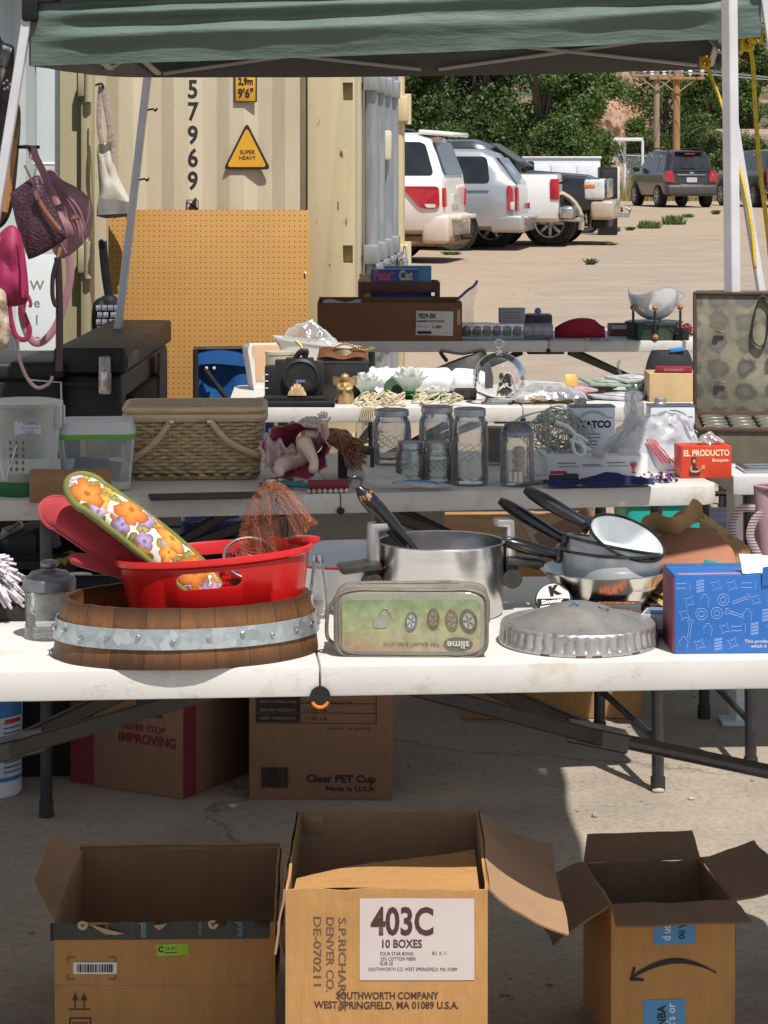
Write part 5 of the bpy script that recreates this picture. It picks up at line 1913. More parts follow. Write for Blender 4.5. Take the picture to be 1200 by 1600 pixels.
 bmesh.ops.remove_doubles(mb.bm,verts=mb.bm.verts,dist=1e-5)
 mb.build('pouch_shell',vin,t,smooth=60)
 tr=M('pouch_binding',(0.20,0.17,0.14),(0.13,0.11,0.095),rough=.6,scale=30)
 for vv,rr_ in ((0.06,.0035),(.94,.0035)):
  MB().tube([pouch(k/72,vv,1.0) for k in range(72)],rr_,6,closed=True).build('binding',tr,t)
 zp=MB()
 zp.tube([pouch(k/72*.5,.22,1.0) for k in range(72)],.004,6,flat=.6)
 zp.build('zipper',M('zip',(0.20,0.16,0.12),(.12,.10,.08),rough=.6,scale=200),t)
 wn=MB().tube(smooth_path([(-Wp/2,-.02,.085),(-Wp/2-.010,-.022,.07),(-Wp/2-.012,-.02,.03),(-Wp/2,-.018,.015)],5),.003,6)
 wn.build('carry_loop',tr,t)
 # printed card window on the front face
 m,n,b=_new('pouch_print')
 tc=n.nodes.new('ShaderNodeTexCoord')
 sp=n.nodes.new('ShaderNodeSeparateXYZ')
 n.links.new(tc.outputs['Object'],sp.inputs[0])
 nn=noise_node(n,14,4,.6)
 zz=mth(n,'MULTIPLY_ADD',nn.outputs['Fac'],.025,sp.outputs['Z'])
 gr=ramp(n,mth(n,'MULTIPLY',zz,1/Hp),[(0.20,(0.42,0.20,0.11)),(0.34,(0.36,0.27,0.13)),(.5,(0.36,0.37,0.16)),(.78,(0.28,0.36,0.15)),(1.0,(0.11,0.30,0.10))])
 ft=noise_node(n,6,3,.6)
 bl_=noise_node(n,34,5,.7)
 c=mixc(n,mth(n,'MULTIPLY',ft.outputs['Fac'],.85),gr.outputs[0],(.33,.325,.27))
 c=mixc(n,.7,c,ramp(n,bl_.outputs['Fac'],[(.35,(.6,.58,.5)),(.6,(1.1,1.1,1.05))]).outputs[0],'MULTIPLY')
 n.links.new(c,b.inputs['Base Color'])
 b.inputs['Roughness'].default_value=.12
 b.inputs['Coat Weight'].default_value=.8
 wv=noise_node(n,20,3,.5)
 bump(n,b,wv.outputs['Fac'],.25,.01)
 yy=-Dp/2-.002
 P2=round_poly([(-.106,.010),(.106,.010),(.106,.090),(-.106,.088)],.012)
 fp=MB().prism(P2,yy,yy+.003).build('print_window',m,t,smooth=0)
 dk=M('faded_ink',(0.10,0.10,0.08),(.16,.15,.11),rough=.3,scale=60)
 gy=M('faded_grey',(0.34,0.34,0.30),(.24,.24,.2),rough=.3,scale=60)
 for i,(x,zc,rw) in enumerate(((.000,.056,.0155),(.034,.060,.0165),(.062,.058,.0165),(.088,.057,.0185))):
  mx=Matrix.Translation((x,yy-.0006,zc))@Matrix.Rotation(PI/2,4,'X')@Matrix.Rotation(.12*(i-1),4,'Z')
  sxx=(.62,.58,.60,.72)[i]
  w_=MB().lathe([(0,0),(rw,0),(rw,.0006),(0,.0006)],24,mtx=mx,sx=sxx).build('printed_wheel',M('faded_tyre_%d'%i,((.20,.20,.18),(.24,.15,.10),(.26,.18,.12),(.16,.16,.13))[i],rough=.3,scale=120,spread=.5),fp)
  MB().lathe([(0,.0007),(rw*.66,.0007),(rw*.66,.0010),(0,.0010)],18,mtx=mx,sx=sxx).build('printed_hub',M('faded_hub_%d'%i,((.46,.50,.54),(.30,.28,.22),(.34,.30,.24),(.42,.42,.34))[i],rough=.3,scale=160,spread=.4),w_)
  sk_=MB()
  for q in range(5):
   a=2*PI*q/5+i
   sk_.box((rw*.36*math.cos(a)*sxx,rw*.36*math.sin(a),.0012),(rw*.55*sxx,rw*.10,.0004),rot=(0,0,math.atan2(math.sin(a),math.cos(a)*sxx)),mtx=mx)
  sk_.build('printed_spokes',dk,w_)
 MB().prism(round_poly([(-.058,.046),(-.036,.046),(-.036,.062),(-.058,.062)],.004),yy-.001,yy-.0003).build('printed_pump',gy,fp,smooth=0)
 MB().tube([(-.05+.02*k/10,yy-.0006,.062+.014*math.sin(PI*k/10)) for k in range(11)],.0008,4).build('printed_hose',gy,fp)
 ov=MB().lathe([(0,0),(.0225,0),(.0225,.0006),(0,.0006)],30,mtx=Matrix.Translation((.072,yy-.0004,.0215))@Matrix.Rotation(PI/2,4,'X'),sy=.48)
 ov.build('printed_oval',dk,fp)
 text('slime',.0165,M('pale_ink',(.6,.6,.52),rough=.4),fp,(.072,yy-.0022,.0215),rot=(PI/2,PI,0),bold=.0004)
 text('TIRE SEALANT & INFLATOR',.0085,dk,fp,(0.0,yy-.001,.0215),rot=(PI/2,PI,0),width=.086)
 # fluted metal hubcap
 P=on(904,1029,tw,0.126)
 t=thing('hubcap','worn domed metal hubcap with fluted rim lying flat at the table edge','hubcap',P,R(3))
 m,n,b=_new('hubcap_metal')
 tn=noise_node(n,30,6,.65)
 t2=noise_node(n,9,4,.6)
 r1=ramp(n,tn.outputs['Fac'],[(0.30,(.30,.27,.25)),(.42,(.46,.45,.44)),(.7,(.56,.55,.54))])
 n.links.new(r1.outputs[0],b.inputs['Base Color'])
 b.inputs['Metallic'].default_value=.8
 n.links.new(mth(n,'MULTIPLY_ADD',t2.outputs['Fac'],.25,.28),b.inputs['Roughness'])
 bump(n,b,tn.outputs['Fac'],.12,.002)
 NS=44
 def flute(a,r,z):
  if .006<z<.031 and r>.11:
   f=(math.sin(a*NS)+1)/2
   return 1-.05*(1-f**.35)*math.sin(PI*(z-.006)/.025)**.5
  return 1
 prof=[(.121,0),(.1255,.001),(.1265,.004)]+[(.1262-.0025*k/8,.007+.023*k/8) for k in range(9)]+[(.1215,.0335),(.118,.035),(.1145,.0345),(.110,.0325),(.102,.033),(.07,.046),(.04,.058),(.018,.0635),(.006,.0645),(0,.0645)]
 MB().lathe(prof,320,fn=flute).build('cap_shell',m,t,smooth=60)
 rst=M('rust',(.16,.07,.04),(.09,.045,.03),rough=.9,scale=40)
 for a0 in (4.55,4.75,5.3,4.1):
  MB().tube([(.1262*math.cos(a0+k*.03),.1262*math.sin(a0+k*.03),.003) for k in range(5)],.0012,5).build('rust_spot',rst,t)
 bl=M('blue_marker',(.10,.22,.45),rough=.5)
 text('K',.03,bl,t,(-.008,-.012,.0655),rot=(R(-8),0,R(160)),bold=.0003,name='marker_writing')
 text('0',.026,bl,t,(.038,-.022,.0575),rot=(R(14),R(18),R(80)),bold=.0003,name='marker_writing')
 # tin pan with three saucepans stacked in it
 tin=M('tinned_steel',(.74,.72,.64),(.58,.56,.49),rough=.24,metal=1,scale=9,rvar=.08)
 cx=(945-600)*4.14/FPX
 t=thing('flared_pan','shiny flared metal pan holding the enamel saucepans','pan',(cx,4.14,tw))
 MB().lathe([(0,.003),(.055,.003),(.062,0),(.064,.004),(.107,.066),(.111,.067),(.1105,.069),(.106,.068),(.061,.008),(0,.006)],56).build('pan_body',tin,t)
 eng=M('enamel_grey',(.76,.77,.74),(.68,.69,.67),rough=.22,scale=3,coat=.3)
 blk=M('enamel_black',(.012,.012,.013),rough=.25,coat=.4)
 def saucepan(lb,c,rot,r,h,hdir,hl,hup,inner):
  t=thing('saucepan',lb,'saucepan',c,rot=rot,group='enamel saucepans')
  MB().lathe([(0,0),(r*.78,0),(r*.86,.006),(r*.97,h),(r,h+.001)],56).build('pan_outside',eng,t)
  MB().lathe([(0,.003),(r*.76,.003),(r*.84,.009),(r*.955,h),(r,h+.0015)],56).build('pan_inside',inner,t)
  MB().tube([(r*math.cos(a),r*math.sin(a),h+.001) for a in [2*PI*k/56 for k in range(56)]],.0028,8,closed=True).build('rim',blk,t)
  hv=Vector((math.cos(hdir),math.sin(hdir),0))
  p0=hv*(r*.98)+Vector((0,0,h*.82))
  pts=[p0+hv*(hl*k/10)+Vector((0,0,hup*(k/10)**1.1)) for k in range(11)]
  hd=MB().tube(pts,[.011,.012,.0125,.0135,.0145,.0155,.016,.016,.015,.013,.008],14,flat=.72).build('handle',blk,t)
  MB().box(p0+hv*.004,(.012,.03,.024),.004,rot=(0,0,hdir)).build('handle_plate',blk,hd)
  return t
 saucepan('largest grey enamel saucepan, lowest of the stack in the flared pan',Vector((cx+.008,4.13,tw+.038)),(R(-1),R(3),0),.092,.062,R(188),.10,.022,en)
 saucepan('middle grey enamel saucepan nested between the largest and the tilted one',Vector((cx+.006,4.13,tw+.062)),(R(-4),R(11),0),.082,.048,R(176),.125,.045,en)
 saucepan('smallest enamel saucepan with bright white inside tilted on top of the stack',Vector((cx+.020,4.12,tw+.086)),(R(21),R(20),0),.067,.044,R(170),.125,.012,M('enamel_bright',(.80,.82,.81),rough=.2,coat=.3,spread=.06))
 # small boxes and tin in front of the pans
 dkc=M('grey_carton',(.09,.085,.085),(.06,.058,.058),rough=.7,scale=12)
 t=hold('parts_box','small dark grey cardboard box with orange upside-down lettering in front of the flared pan','box',960,973,tw,.028,R(-6))
 MB().box((0,0,.0135),(.088,.052,.027),.0015).build('carton',dkc,t)
 text('TIMKEN',.018,M('orange_ink',(.75,.16,.04),rough=.6),t,(0.004,.004,.0275),rot=(0,0,PI),bold=.0006,width=.062)
 text('TIMKEN',.009,M('orange_ink',(.75,.16,.04)),t,(0.004,-.0268,.019),rot=(PI/2,PI,0),bold=.0003,width=.055)
 t=thing('compound_tin','black and white round tin of polishing compound leaning beside the pressure cooker','tin',on(866,968,tw,.03)+Vector((0,0,.022)),rot=(R(52),R(-6),R(-8)))
 MB().lathe([(0,-.014),(.030,-.014),(.031,-.012),(.031,.012),(.030,.014),(0,.0145)],36).build('tin_body',blk,t)
 fc=MB().lathe([(0,.0148),(.028,.0148),(.028,.0152),(0,.0152)],36).build('tin_label',M('tin_white',(.72,.72,.7),rough=.4),t)
 bb=MB()
 bb.prism(round_poly([(-.027,-.018),(.027,-.018),(.027,-.002),(-.027,.002)],.002),.0152,.0157,'xy')
 bb.build('label_band',blk,fc,smooth=0)
 text('K',.024,blk,fc,(.002,.014,.0156),rot=(0,0,R(10)),bold=.0018)
 text('Simmer',.0105,MATS['white_ink'],fc,(-.002,-.005,.0162),rot=(0,0,R(3)),bold=.0004,width=.036)
 text('compound',.009,MATS['white_ink'],fc,(0,-.013,.0162),rot=(0,0,R(3)),bold=.0004,width=.044)
 t=hold('small_carton','open white small carton squeezed between the hubcap and the blue box','box',1026,998,tw,.03,R(-16))
 MB().box((0,0,.019),(.042,.062,.038),.0015).build('carton',M('grimy_white',(.60,.58,.54),(.42,.40,.38),rough=.6,scale=14),t)
 MB().box((.0,.0,.0395),(.030,.05,.002),.0005).build('blue_insert',M('dull_blue',(.14,.24,.42),rough=.5),t)
 MB().tube([(-.016,-.034,.008),(.018,-.036,.010)],.006,10).build('bolt',MATS['dark_steel'],t)
 # blue parts box
 P=on(1140,1022,tw,.058)
 t=thing('parts_box','bright blue cardboard box printed with white outlines of car parts and tools','box',P,R(2.5))
 bx=M('box_blue',(.025,.16,.52),(.02,.125,.44),rough=.42,scale=4,coat=.2)
 W_,D_,H_=.235,.11,.122
 cxo=.022
 MB().box((cxo,0,H_/2),(W_,D_,H_),.0015).build('carton',bx,t)
 MB().box((cxo-W_/2-.0006,0,H_/2-.002),(.002,D_-.004,H_-.008),.0005).build('red_side',M('box_red',(.30,.05,.08),(.22,.1,.14),rough=.5,scale=20),t)
 fl=MB().surf(lambda u,v:(cxo-.012+.115*u,-.056+.03*v+.004*math.sin(u*7),H_+.002+.026*v*(1-.3*u)+.004*noise.noise(Vector((u*4,v*3,2)))),12,6)
 fl.build('torn_flap',M('flap_white',(.74,.75,.78),(.6,.64,.72),rough=.6,scale=20),t,smooth=180)
 f2=MB().surf(lambda u,v:(cxo+.018+.10*u,-.058-.002*v,H_-.018+.03*v+.003*math.sin(u*5)),10,4).build('torn_flap',bx,t,smooth=180)
 cr=MB().prism([(cxo-.112,-.054),(cxo-.02,-.052),(cxo+.01,-.040),(cxo-.112,-.046)],H_+.0002,H_+.0012,'xy')
 cr.build('worn_edge',M('worn_pink',(.5,.3,.36),rough=.7),t,smooth=0)
 ic=M('icon_white',(.50,.62,.85),rough=.5,spread=.05)
 rg=random.Random(12)
 yy=-D_/2+.0001
 iw=MB()
 def ring(cx_,cz_,r,n=14,sx=1.0):
  iw.tube([(cx_+r*sx*math.cos(2*PI*k/n),yy,cz_+r*math.sin(2*PI*k/n)) for k in range(n)],.00036,4,closed=True)
 def poly(pts):
  iw.tube([(a_,yy,b__) for a_,b__ in pts],.00036,4,closed=True)
 for i in range(9):
  for j in range(5):
   x=cxo-W_/2+.014+i*.0255+rg.uniform(-.003,.003)+(.010 if j%2 else 0)
   z=.016+j*.0225+rg.uniform(-.002,.002)
   if x>cxo+W_/2-.012 or (j==0 and x>cxo-.015):
    continue
   k=rg.randrange(6)
   if k==0:
    ring(x,z,.009)
    ring(x,z,.0045)
   elif k==1:
    poly([(x-.010,z-.004),(x+.006,z-.004),(x+.006,z-.007),(x+.012,z-.007),(x+.012,z+.006),(x+.006,z+.006),(x+.006,z+.003),(x-.010,z+.003)])
   elif k==2:
    a=rg.uniform(0,3)
    c_,s_=math.cos(a),math.sin(a)
    poly([(x+c_*u-s_*v,z+s_*u+c_*v) for u,v in ((-.014,-.0018),(.010,-.0018),(.012,-.005),(.016,-.003),(.013,0),(.016,.003),(.012,.005),(.010,.0018),(-.014,.0018))])
   elif k==3:
    for q in range(4):
     poly([(x-.006,z-.009+q*.005),(x+.006,z-.007+q*.005),(x+.006,z-.005+q*.005),(x-.006,z-.007+q*.005)])
   elif k==4:
    poly([(x+.010*math.cos(a+.3)*(1 if q%2 else .45),z+.010*math.sin(a+.3)*(1 if q%2 else .45)) for q,a in enumerate([2*PI*p/8 for p in range(8)])])
   else:
    poly([(x-.005,z-.009),(x+.005,z-.009),(x+.007,z+.004),(x+.003,z+.006),(x+.003,z+.010),(x-.003,z+.010),(x-.003,z+.006),(x-.007,z+.004)])
 iw.build('printed_icon',ic,t)
 text('This product is intended for use as a',.0072,MATS['white_ink'],t,(cxo+.05,yy-.0006,.019),width=.118)
 text('which it is listed in the buyer guide',.0072,MATS['white_ink'],t,(cxo+.055,yy-.0006,.0115),width=.108)
 # terracotta plate in brown paper
 t=thing('clay_plate','round terracotta coloured disc wrapped in torn brown paper behind the blue box','plate',at(1078,886,4.17),rot=(R(36),R(-14),0))
 MB().lathe([(0,0),(.075,0),(.079,.003),(.079,.007),(.074,.010),(0,.009)],48,sy=1.1).build('disc',M('terracotta',(.38,.16,.085),(.32,.13,.07),rough=.7,scale=6),t)
 pm=M('kraft_paper',(.46,.31,.14),(.36,.23,.10),rough=.85,scale=8)
 for k,(a0,a1) in enumerate(((-.6,1.1),(1.3,2.3),(3.9,5.6))):
  def wrap(u,v,a0=a0,a1=a1,k=k):
   a=a0+(a1-a0)*u
   r=.074+.03*v+.006*noise.noise(Vector((u*6,v*2,k)))
   return (r*math.cos(a),r*1.1*math.sin(a),-.004+.018*v*math.sin(u*7+k)+.012*v+.006*noise.noise(Vector((u*9,v*4,k+4))))
  MB().surf(wrap,20,6).build('paper_wrap',pm,t,smooth=30)
 st_=MB().surf(lambda u,v:(-.06+.11*u,.085+.012*math.sin(u*9),.0+.05*v*(1+.4*noise.noise(Vector((u*5,1,3))))),18,6)
 st_.build('paper_sheet',pm,t,smooth=30)
 # supports under it: a short stack of folded paper
 t=thing('folded_paper','folded brown paper lying under the terracotta disc','paper',(at(1058,890,4.19).x,4.19,tw),R(8))
 for k in range(4):
  MB().box((0.004*k,0,.004+.008*k),(.15,.12,.005),.002,rot=(R(1.5*k),R(-1+k),R(5*k))).build('sheet',pm,t)
 # teal lid
 t=thing('plastic_sheet','flat teal plastic sheet leaning behind the blue box','sheet',(at(1133,885,4.06).x,4.06,tw),R(-12))
 MB().box((0,0,.046),(.085,.010,.086),.003,rot=(R(-16),R(9),0)).build('panel',M('teal_plastic',(.02,.30,.28),(.015,.22,.21),rough=.4,scale=5),t)
 # pink tote with striped strap loops
 t=thing('pink_bag','dusty pink bag with grey striped strap loops at the right edge behind the blue box','bag',(at(1210,880,4.3).x,4.3,tw))
 pk=M('pink_fabric',(.42,.26,.29),(.34,.20,.23),rough=.85,scale=12,bmp=.2,bscale=100)
 def bag(u,v):
  a=2*PI*u
  r=.034+.004*math.sin(3*a+v*4)
  return (r*1.0*math.cos(a),r*.8*math.sin(a),.185*v)
 MB().surf(bag,28,10,cu=True).disc(.03,.178).disc(.034,0.001).build('bag_body',pk,t,smooth=60)
 MB().tube([(.0345*math.cos(a),.0277*math.sin(a),.186) for a in [2*PI*k/28 for k in range(28)]],.003,6,closed=True).build('rim',pk,t)
 m,n,b=_new('striped_strap')
 tc=n.nodes.new('ShaderNodeTexCoord')
 wv=n.nodes.new('ShaderNodeTexWave')
 wv.bands_direction='Z'
 wv.inputs['Scale'].default_value=60
 wv.inputs['Distortion'].default_value=.6
 n.links.new(tc.outputs['Object'],wv.inputs['Vector'])
 rr=ramp(n,wv.outputs['Fac'],[(.4,(.16,.14,.14)),(.6,(.55,.38,.40))])
 n.links.new(rr.outputs[0],b.inputs['Base Color'])
 b.inputs['Roughness'].default_value=.8
 for pts in ([(1180,794),(1156,796),(1143,822),(1150,850),(1164,868),(1178,890)],[(1192,800),(1178,814),(1172,838),(1182,862),(1194,890)]):
  mb=MB().tube([q-t.location for q in smooth_path([at(x,y,4.24) for x,y in pts],7)],.007,8,flat=.25,up=(0,1,0))
  mb.build('strap',m,t)
build_front()
# SECOND TABLE AND UNDER THE TABLES
def fold_noise(x,y,s):
 return noise.noise(Vector((x,y,s)))
def crumple(fn,amp,freq,seed):
 """wrap a surface function with ridged crumpling"""
 def g(u,v):
  p=Vector(fn(u,v))
  q=p*freq+Vector((seed,seed*.7,seed*1.3))
  r=1-2*abs(noise.noise(q))
  r2=noise.noise(q*2.3+Vector((9,2,4)))
  return p+Vector((noise.noise(q+Vector((5,0,0))),noise.noise(q+Vector((0,7,0))),r*.7+.3*r2))*amp
 return g
def mason_jar(name,label,x,y,wpx,ytop,group):
 P=on(x,y,TZ)
 r=wpx*P.y/FPX/2
 P=on(x,y,TZ,r)
 k=P.y/FPX
 h=(y-ytop)*(P.y-r)/FPX
 t=thing(name,label,'jar',P,0,group)
 lr=r*.84
 lz=h-max(.016,h*.10)
 MB().lathe([(0,.005),(r*.82,.005),(r*.86,0),(r*.97,.006),(r,.016),(r*.99,lz-.034),(r*.96,lz-.02),(lr*.98,lz-.006),(lr*.97,lz),(lr*.9,lz),(lr*.9,lz-.006),(r*.9,lz-.03),(r*.93,.02),(r*.8,.012),(0,.011)],36,
   fn=lambda a,rr,z:1+(.012*math.sin(a*9+z*160) if rr>r*.9 else 0)).build('jar_body',MATS['glass'],t)
 lid=M('jar_lid_metal',(.46,.44,.42),(.30,.28,.26),rough=.35,metal=.9,scale=40)
 MB().lathe([(0,h-.001),(lr*.82,h-.0005),(lr*.9,h),(lr*1.02,h-.002),(lr*1.04,h-.004),(lr*1.04,lz+.002),(lr*1.06,lz),(lr*1.0,lz-.001)],40,fn=lambda a,rr,z:1+.008*math.sin(a*40)).build('lid',lid,t)
 eb=MB()
 rg=random.Random(int(x))
 for j in range(5):
  z=h*.35+j*h*.045
  eb.tube([((r+.0004)*math.sin(a),-(r+.0004)*math.cos(a),z+.004*math.sin(a*14+j*2)) for a in [-.55+1.1*q/14 for q in range(15)]],.0012,5)
 eb.build('embossing',MATS['glass'],t)
 return t
def build_second():
 tw=TZ
 # tall translucent dispenser with label
 tp=clear_mat('milky_plastic',(.88,.91,.90),.5,(.84,.87,.86),.3,.12,bmp=.15,bscale=12)
 t=hold('drink_dispenser','tall milky plastic container with handwritten label and green base at the left edge','container',38,778,tw,.078)
 MB().lathe([(0,.03),(.070,.03),(.074,.034),(.083,.19),(.086,.20),(.083,.207),(.076,.205),(.072,.20),(.0,.198)],40,sx=1.0).build('body',tp,t)
 MB().lathe([(0,0),(.072,0),(.074,.004),(.074,.034),(.07,.036),(0,.036)],40).build('base',M('green_base',(.02,.16,.045),(.015,.11,.03),rough=.5),t)
 MB().lathe([(0,.198),(.08,.2),(.088,.204),(.088,.211),(.075,.214),(.05,.213),(0,.212)],40).build('lid',tp,t)
 hk=MB()
 for s in (-1,1):
  hk.box((.082,s*.03,.175),(.014,.02,.05),.005)
 hk.build('lid_clip',tp,t)
 lb=MB().surf(lambda u,v:(-.0005+.081*math.sin(-.12+.75*u),-.0818*math.cos(-.12+.75*u),.142+.034*v+.004*math.sin(u*3)),12,3).build('label',M('lilac_paper',(.60,.60,.68),rough=.7,spread=.06),t)
 ik=M('violet_ink',(.12,.10,.35),rough=.6)
 for j,(s_,ww) in enumerate((('Canisters,',.030),('1 long, three set',.042),('$3.00',.018))):
  text(s_,.009,ik,lb,(.022+.002,-.0842,.168-.0095*j),rot=(PI/2,0,R(16)),width=ww,align='CENTER')
 dots=MB()
 for i in range(3):
  for j in range(5):
   a=-.25+.18*i
   dots.lathe([(0,0),(.0035,0),(.0035,.0008),(0,.001)],8,mtx=Matrix.Translation((.0785*math.sin(a),-.0785*math.cos(a),.065+j*.015))@Matrix.Rotation(PI/2,4,'X'),sy=1.3)
 dots.build('printed_dots',M('mulberry',(.14,.09,.11),(.12,.16,.08),rough=.6,scale=80),t)
 sp=MB()
 sp.tube([(-.045,-.072,.165),(-.05,-.074,.12),(-.035,-.078,.04)],.0022,6)
 sp.tube([(-.005,-.083,.12),(-.03,-.08,.04)],.0018,6)
 sp.build('straw',MATS['white_plastic'],t)
 # wood block
 t=hold('wood_block','plain light brown wooden block in front of the clear container','block',110,786,tw,.025,R(3))
 MB().box((0,0,.035),(.178,.045,.070),.0015).build('board',M('raw_wood',(.36,.20,.09),(.26,.14,.06),rough=.7,scale=5,stretch=(1,8,8)),t)
 # clear bin with green striped lid
 t=hold('food_container','clear square food container with grey lid and bright green stripe','container',152,768,tw,.075,R(4))
 cp=clear_mat('bin_plastic',(.84,.87,.90),.40,(.70,.75,.80),.2,.15,bmp=.1,bscale=8)
 mb=MB()
 a=round_poly([(-.078,-.068),(.078,-.068),(.078,.068),(-.078,.068)],.022)
 b=[(x*1.13,y*1.13) for x,y in a]
 n_=len(a)
 vs=[(x,y,.002) for x,y in a]+[(x,y,.122) for x,y in b]
 mb.verts_faces(vs,[(i,(i+1)%n_,n_+(i+1)%n_,n_+i) for i in range(n_)]+[tuple(range(n_))[::-1]])
 mb.build('body',cp,t,smooth=50)
 for z0,z1,s0,s1,m_,nm in ((.120,.131,1.17,1.17,M('lime',(.16,.48,.04),rough=.45),'green_band'),(.131,.158,1.14,1.02,M('lid_grey',(.64,.66,.69),(.57,.59,.62),rough=.4),'lid')):
  mb=MB()
  A=[(x*s0,y*s0,z0) for x,y in a]
  B=[(x*s1,y*s1,z1) for x,y in a]
  mb.verts_faces(A+B,[(i,(i+1)%n_,n_+(i+1)%n_,n_+i) for i in range(n_)]+[tuple(range(n_))[::-1],tuple(range(n_,2*n_))])
  mb.build(nm,m_,t,smooth=50)
 MB().box((0.0,0,.045),(.11,.09,.003),rot=(R(18),R(8),0)).build('sheet_inside',M('greyish',(.4,.42,.44)),t)
 # folded paper house shape behind it
 t=thing('paper_carton','small open beige paper carton behind the clear food container','carton',on(148,700,tw),R(20))
 t.location=(at(148,660,6.02).x,6.02,tw)
 mb=MB()
 mb.prism([(-.03,0),(.03,0),(.03,.095),(0,.122),(-.03,.10)],-.03,.03)
 o=mb.build('carton',M('beige_card',(.55,.42,.30),rough=.8),t,smooth=0)
 MB().prism([(-.022,.05),(.022,.05),(.022,.092),(0,.112),(-.022,.096)],-.0312,-.0302).build('opening',M('pale_inside',(.66,.6,.52),(.4,.34,.28),rough=.8,scale=60),t,smooth=0)
 # picnic basket
 t=hold('picnic_basket','woven wicker picnic basket with flat lid and two folded handles','basket',306,752,tw,.115,R(3))
 W,D,H=.325,.22,.150
 wick=M('wicker',(.68,.51,.30),(.40,.285,.155),rough=.7,scale=26,bmp=.3,bscale=220,bdist=.002,stretch=(1,1,3))
 NS,NR=52,15
 per=round_poly([(-W/2,-D/2),(W/2,-D/2),(W/2,D/2),(-W/2,D/2)],.03,6)
 PV=[Vector((x,y,0)) for x,y in per]
 cum=[0]
 for i in range(len(PV)):
  cum.append(cum[-1]+(PV[(i+1)%len(PV)]-PV[i]).length)
 TOT=cum[-1]
 def perim(s):
  s=(s%1.0)*TOT
  for i in range(len(PV)):
   if s<=cum[i+1]+1e-9:
    f=(s-cum[i])/max(1e-9,cum[i+1]-cum[i])
    p=PV[i].lerp(PV[(i+1)%len(PV)],f)
    d=(PV[(i+1)%len(PV)]-PV[i]).normalized()
    return p,Vector((d.y,-d.x,0))
  return PV[0],Vector((0,-1,0))
 # woven strands: each row is a flat strand going in and out of the stakes
 mb=MB()
 for r_ in range(NR):
  z=.008+(H-.02)*(r_+.5)/NR
  flare=.90+.10*z/H
  pts=[]
  for q in range(NS*4):
   s=q/(NS*4)
   p,nr=perim(s)
   w_=math.cos(PI*(s*NS+r_))*.0034
   pts.append(Vector((p.x*flare,p.y*flare,z+.0008*math.sin(q*.7+r_*2)))+nr*w_)
  mb.tube(pts,.0047,6,closed=True,flat=1.0)
 mb.build('weave',wick,t,smooth=180)
 mb=MB()
 for q in range(NS):
  p,nr=perim(q/NS)
  mb.tube([Vector((p.x*.90,p.y*.90,.004)),Vector((p.x,p.y,H-.006))],.0032,6)
 mb.build('stakes',wick,t,smooth=180)
 MB().prism([(x*.88,y*.88) for x,y in per],.002,.008,'xy').build('floor',wick,t,smooth=0)
 MB().prism([(x*.955,y*.955) for x,y in per],.012,.016,'xy').build('lining',M('basket_dark',(.08,.055,.03)),t,smooth=0)
 lin=MB()
 n_=len(per)
 lin.verts_faces([(x*.868,y*.868,.008) for x,y in per]+[(x*.962,y*.962,H-.01) for x,y in per],[(i,(i+1)%n_,n_+(i+1)%n_,n_+i) for i in range(n_)])
 lin.build('inner_wall',MATS['basket_dark'],t,smooth=60)
 wd=M('bent_wood',(.68,.54,.34),(.52,.39,.23),rough=.6,scale=10,stretch=(1,6,6))
 mb=MB()
 mb.tube([Vector((x*1.02,y*1.02,H)) for x,y in per],.009,8,closed=True,flat=1.2)
 mb.build('rim',wd,t)
 lidm,n,b=_new('lid_wicker')
 tc=n.nodes.new('ShaderNodeTexCoord')
 wv=n.nodes.new('ShaderNodeTexWave')
 wv.inputs['Scale'].default_value=55
 wv.inputs['Distortion'].default_value=1
 n.links.new(tc.outputs['Object'],wv.inputs['Vector'])
 nn=noise_node(n,30,4,.6)
 rr=ramp(n,mth(n,'MULTIPLY_ADD',nn.outputs['Fac'],.5,mth(n,'MULTIPLY',wv.outputs['Fac'],.5)),[(.3,(.36,.27,.155)),(.7,(.62,.48,.30))])
 n.links.new(rr.outputs[0],b.inputs['Base Color'])
 b.inputs['Roughness'].default_value=.7
 bump(n,b,wv.outputs['Fac'],.6,.004)
 lid=MB().prism([(x*1.01,y*1.01) for x,y in per],H+.008,H+.024,'xy')
 bevel_sharp(lid,.006)
 lo=lid.build('lid',lidm,t)
 MB().tube([Vector((x*1.025,y*1.025,H+.018)) for x,y in per],.0075,8,closed=True).build('lid_rim',wd,lo)
 for s,x0,x1 in ((-1,-.055,-.150),(1,.035,.150)):
  hd=MB()
  pts=smooth_path([(x0,-D/2-.012,H-.004),(x0+(x1-x0)*.4,-D/2-.017,H-.055),(x1,-D/2-.012,.062 if s>0 else .05)],6)
  hd.tube(pts,.0075,10,flat=1.0)
  hd.tube([(x1,-D/2-.012,.062 if s>0 else .05),(x1+s*.02,-D/2+.04,.060),(x1+s*.022,D/2-.05,.062)],.0075,8)
  ho=hd.build('handle',wd,t)
  MB().lathe([(0,-.003),(.006,-.003),(.0065,0),(0,.004)],10,mtx=Matrix.Translation((x0,-D/2-.021,H-.008))@Matrix.Rotation(PI/2,4,'X')).build('rivet',MATS['steel'],ho)
 # dark board lying flat
 t=hold('flat_board','thin dark brown board lying flat in front of the wicker basket','board',320,781,tw,.04,R(9))
 MB().box((0,0,.003),(.25,.078,.006),.001).build('panel',M('dark_board',(.05,.038,.034),(.035,.026,.024),rough=.5),t)
 # doll
 build_doll()
 # tools, sockets
 t=hold('pliers','pliers with teal and black grips lying beside the doll','pliers',462,768,tw,.02,R(-14))
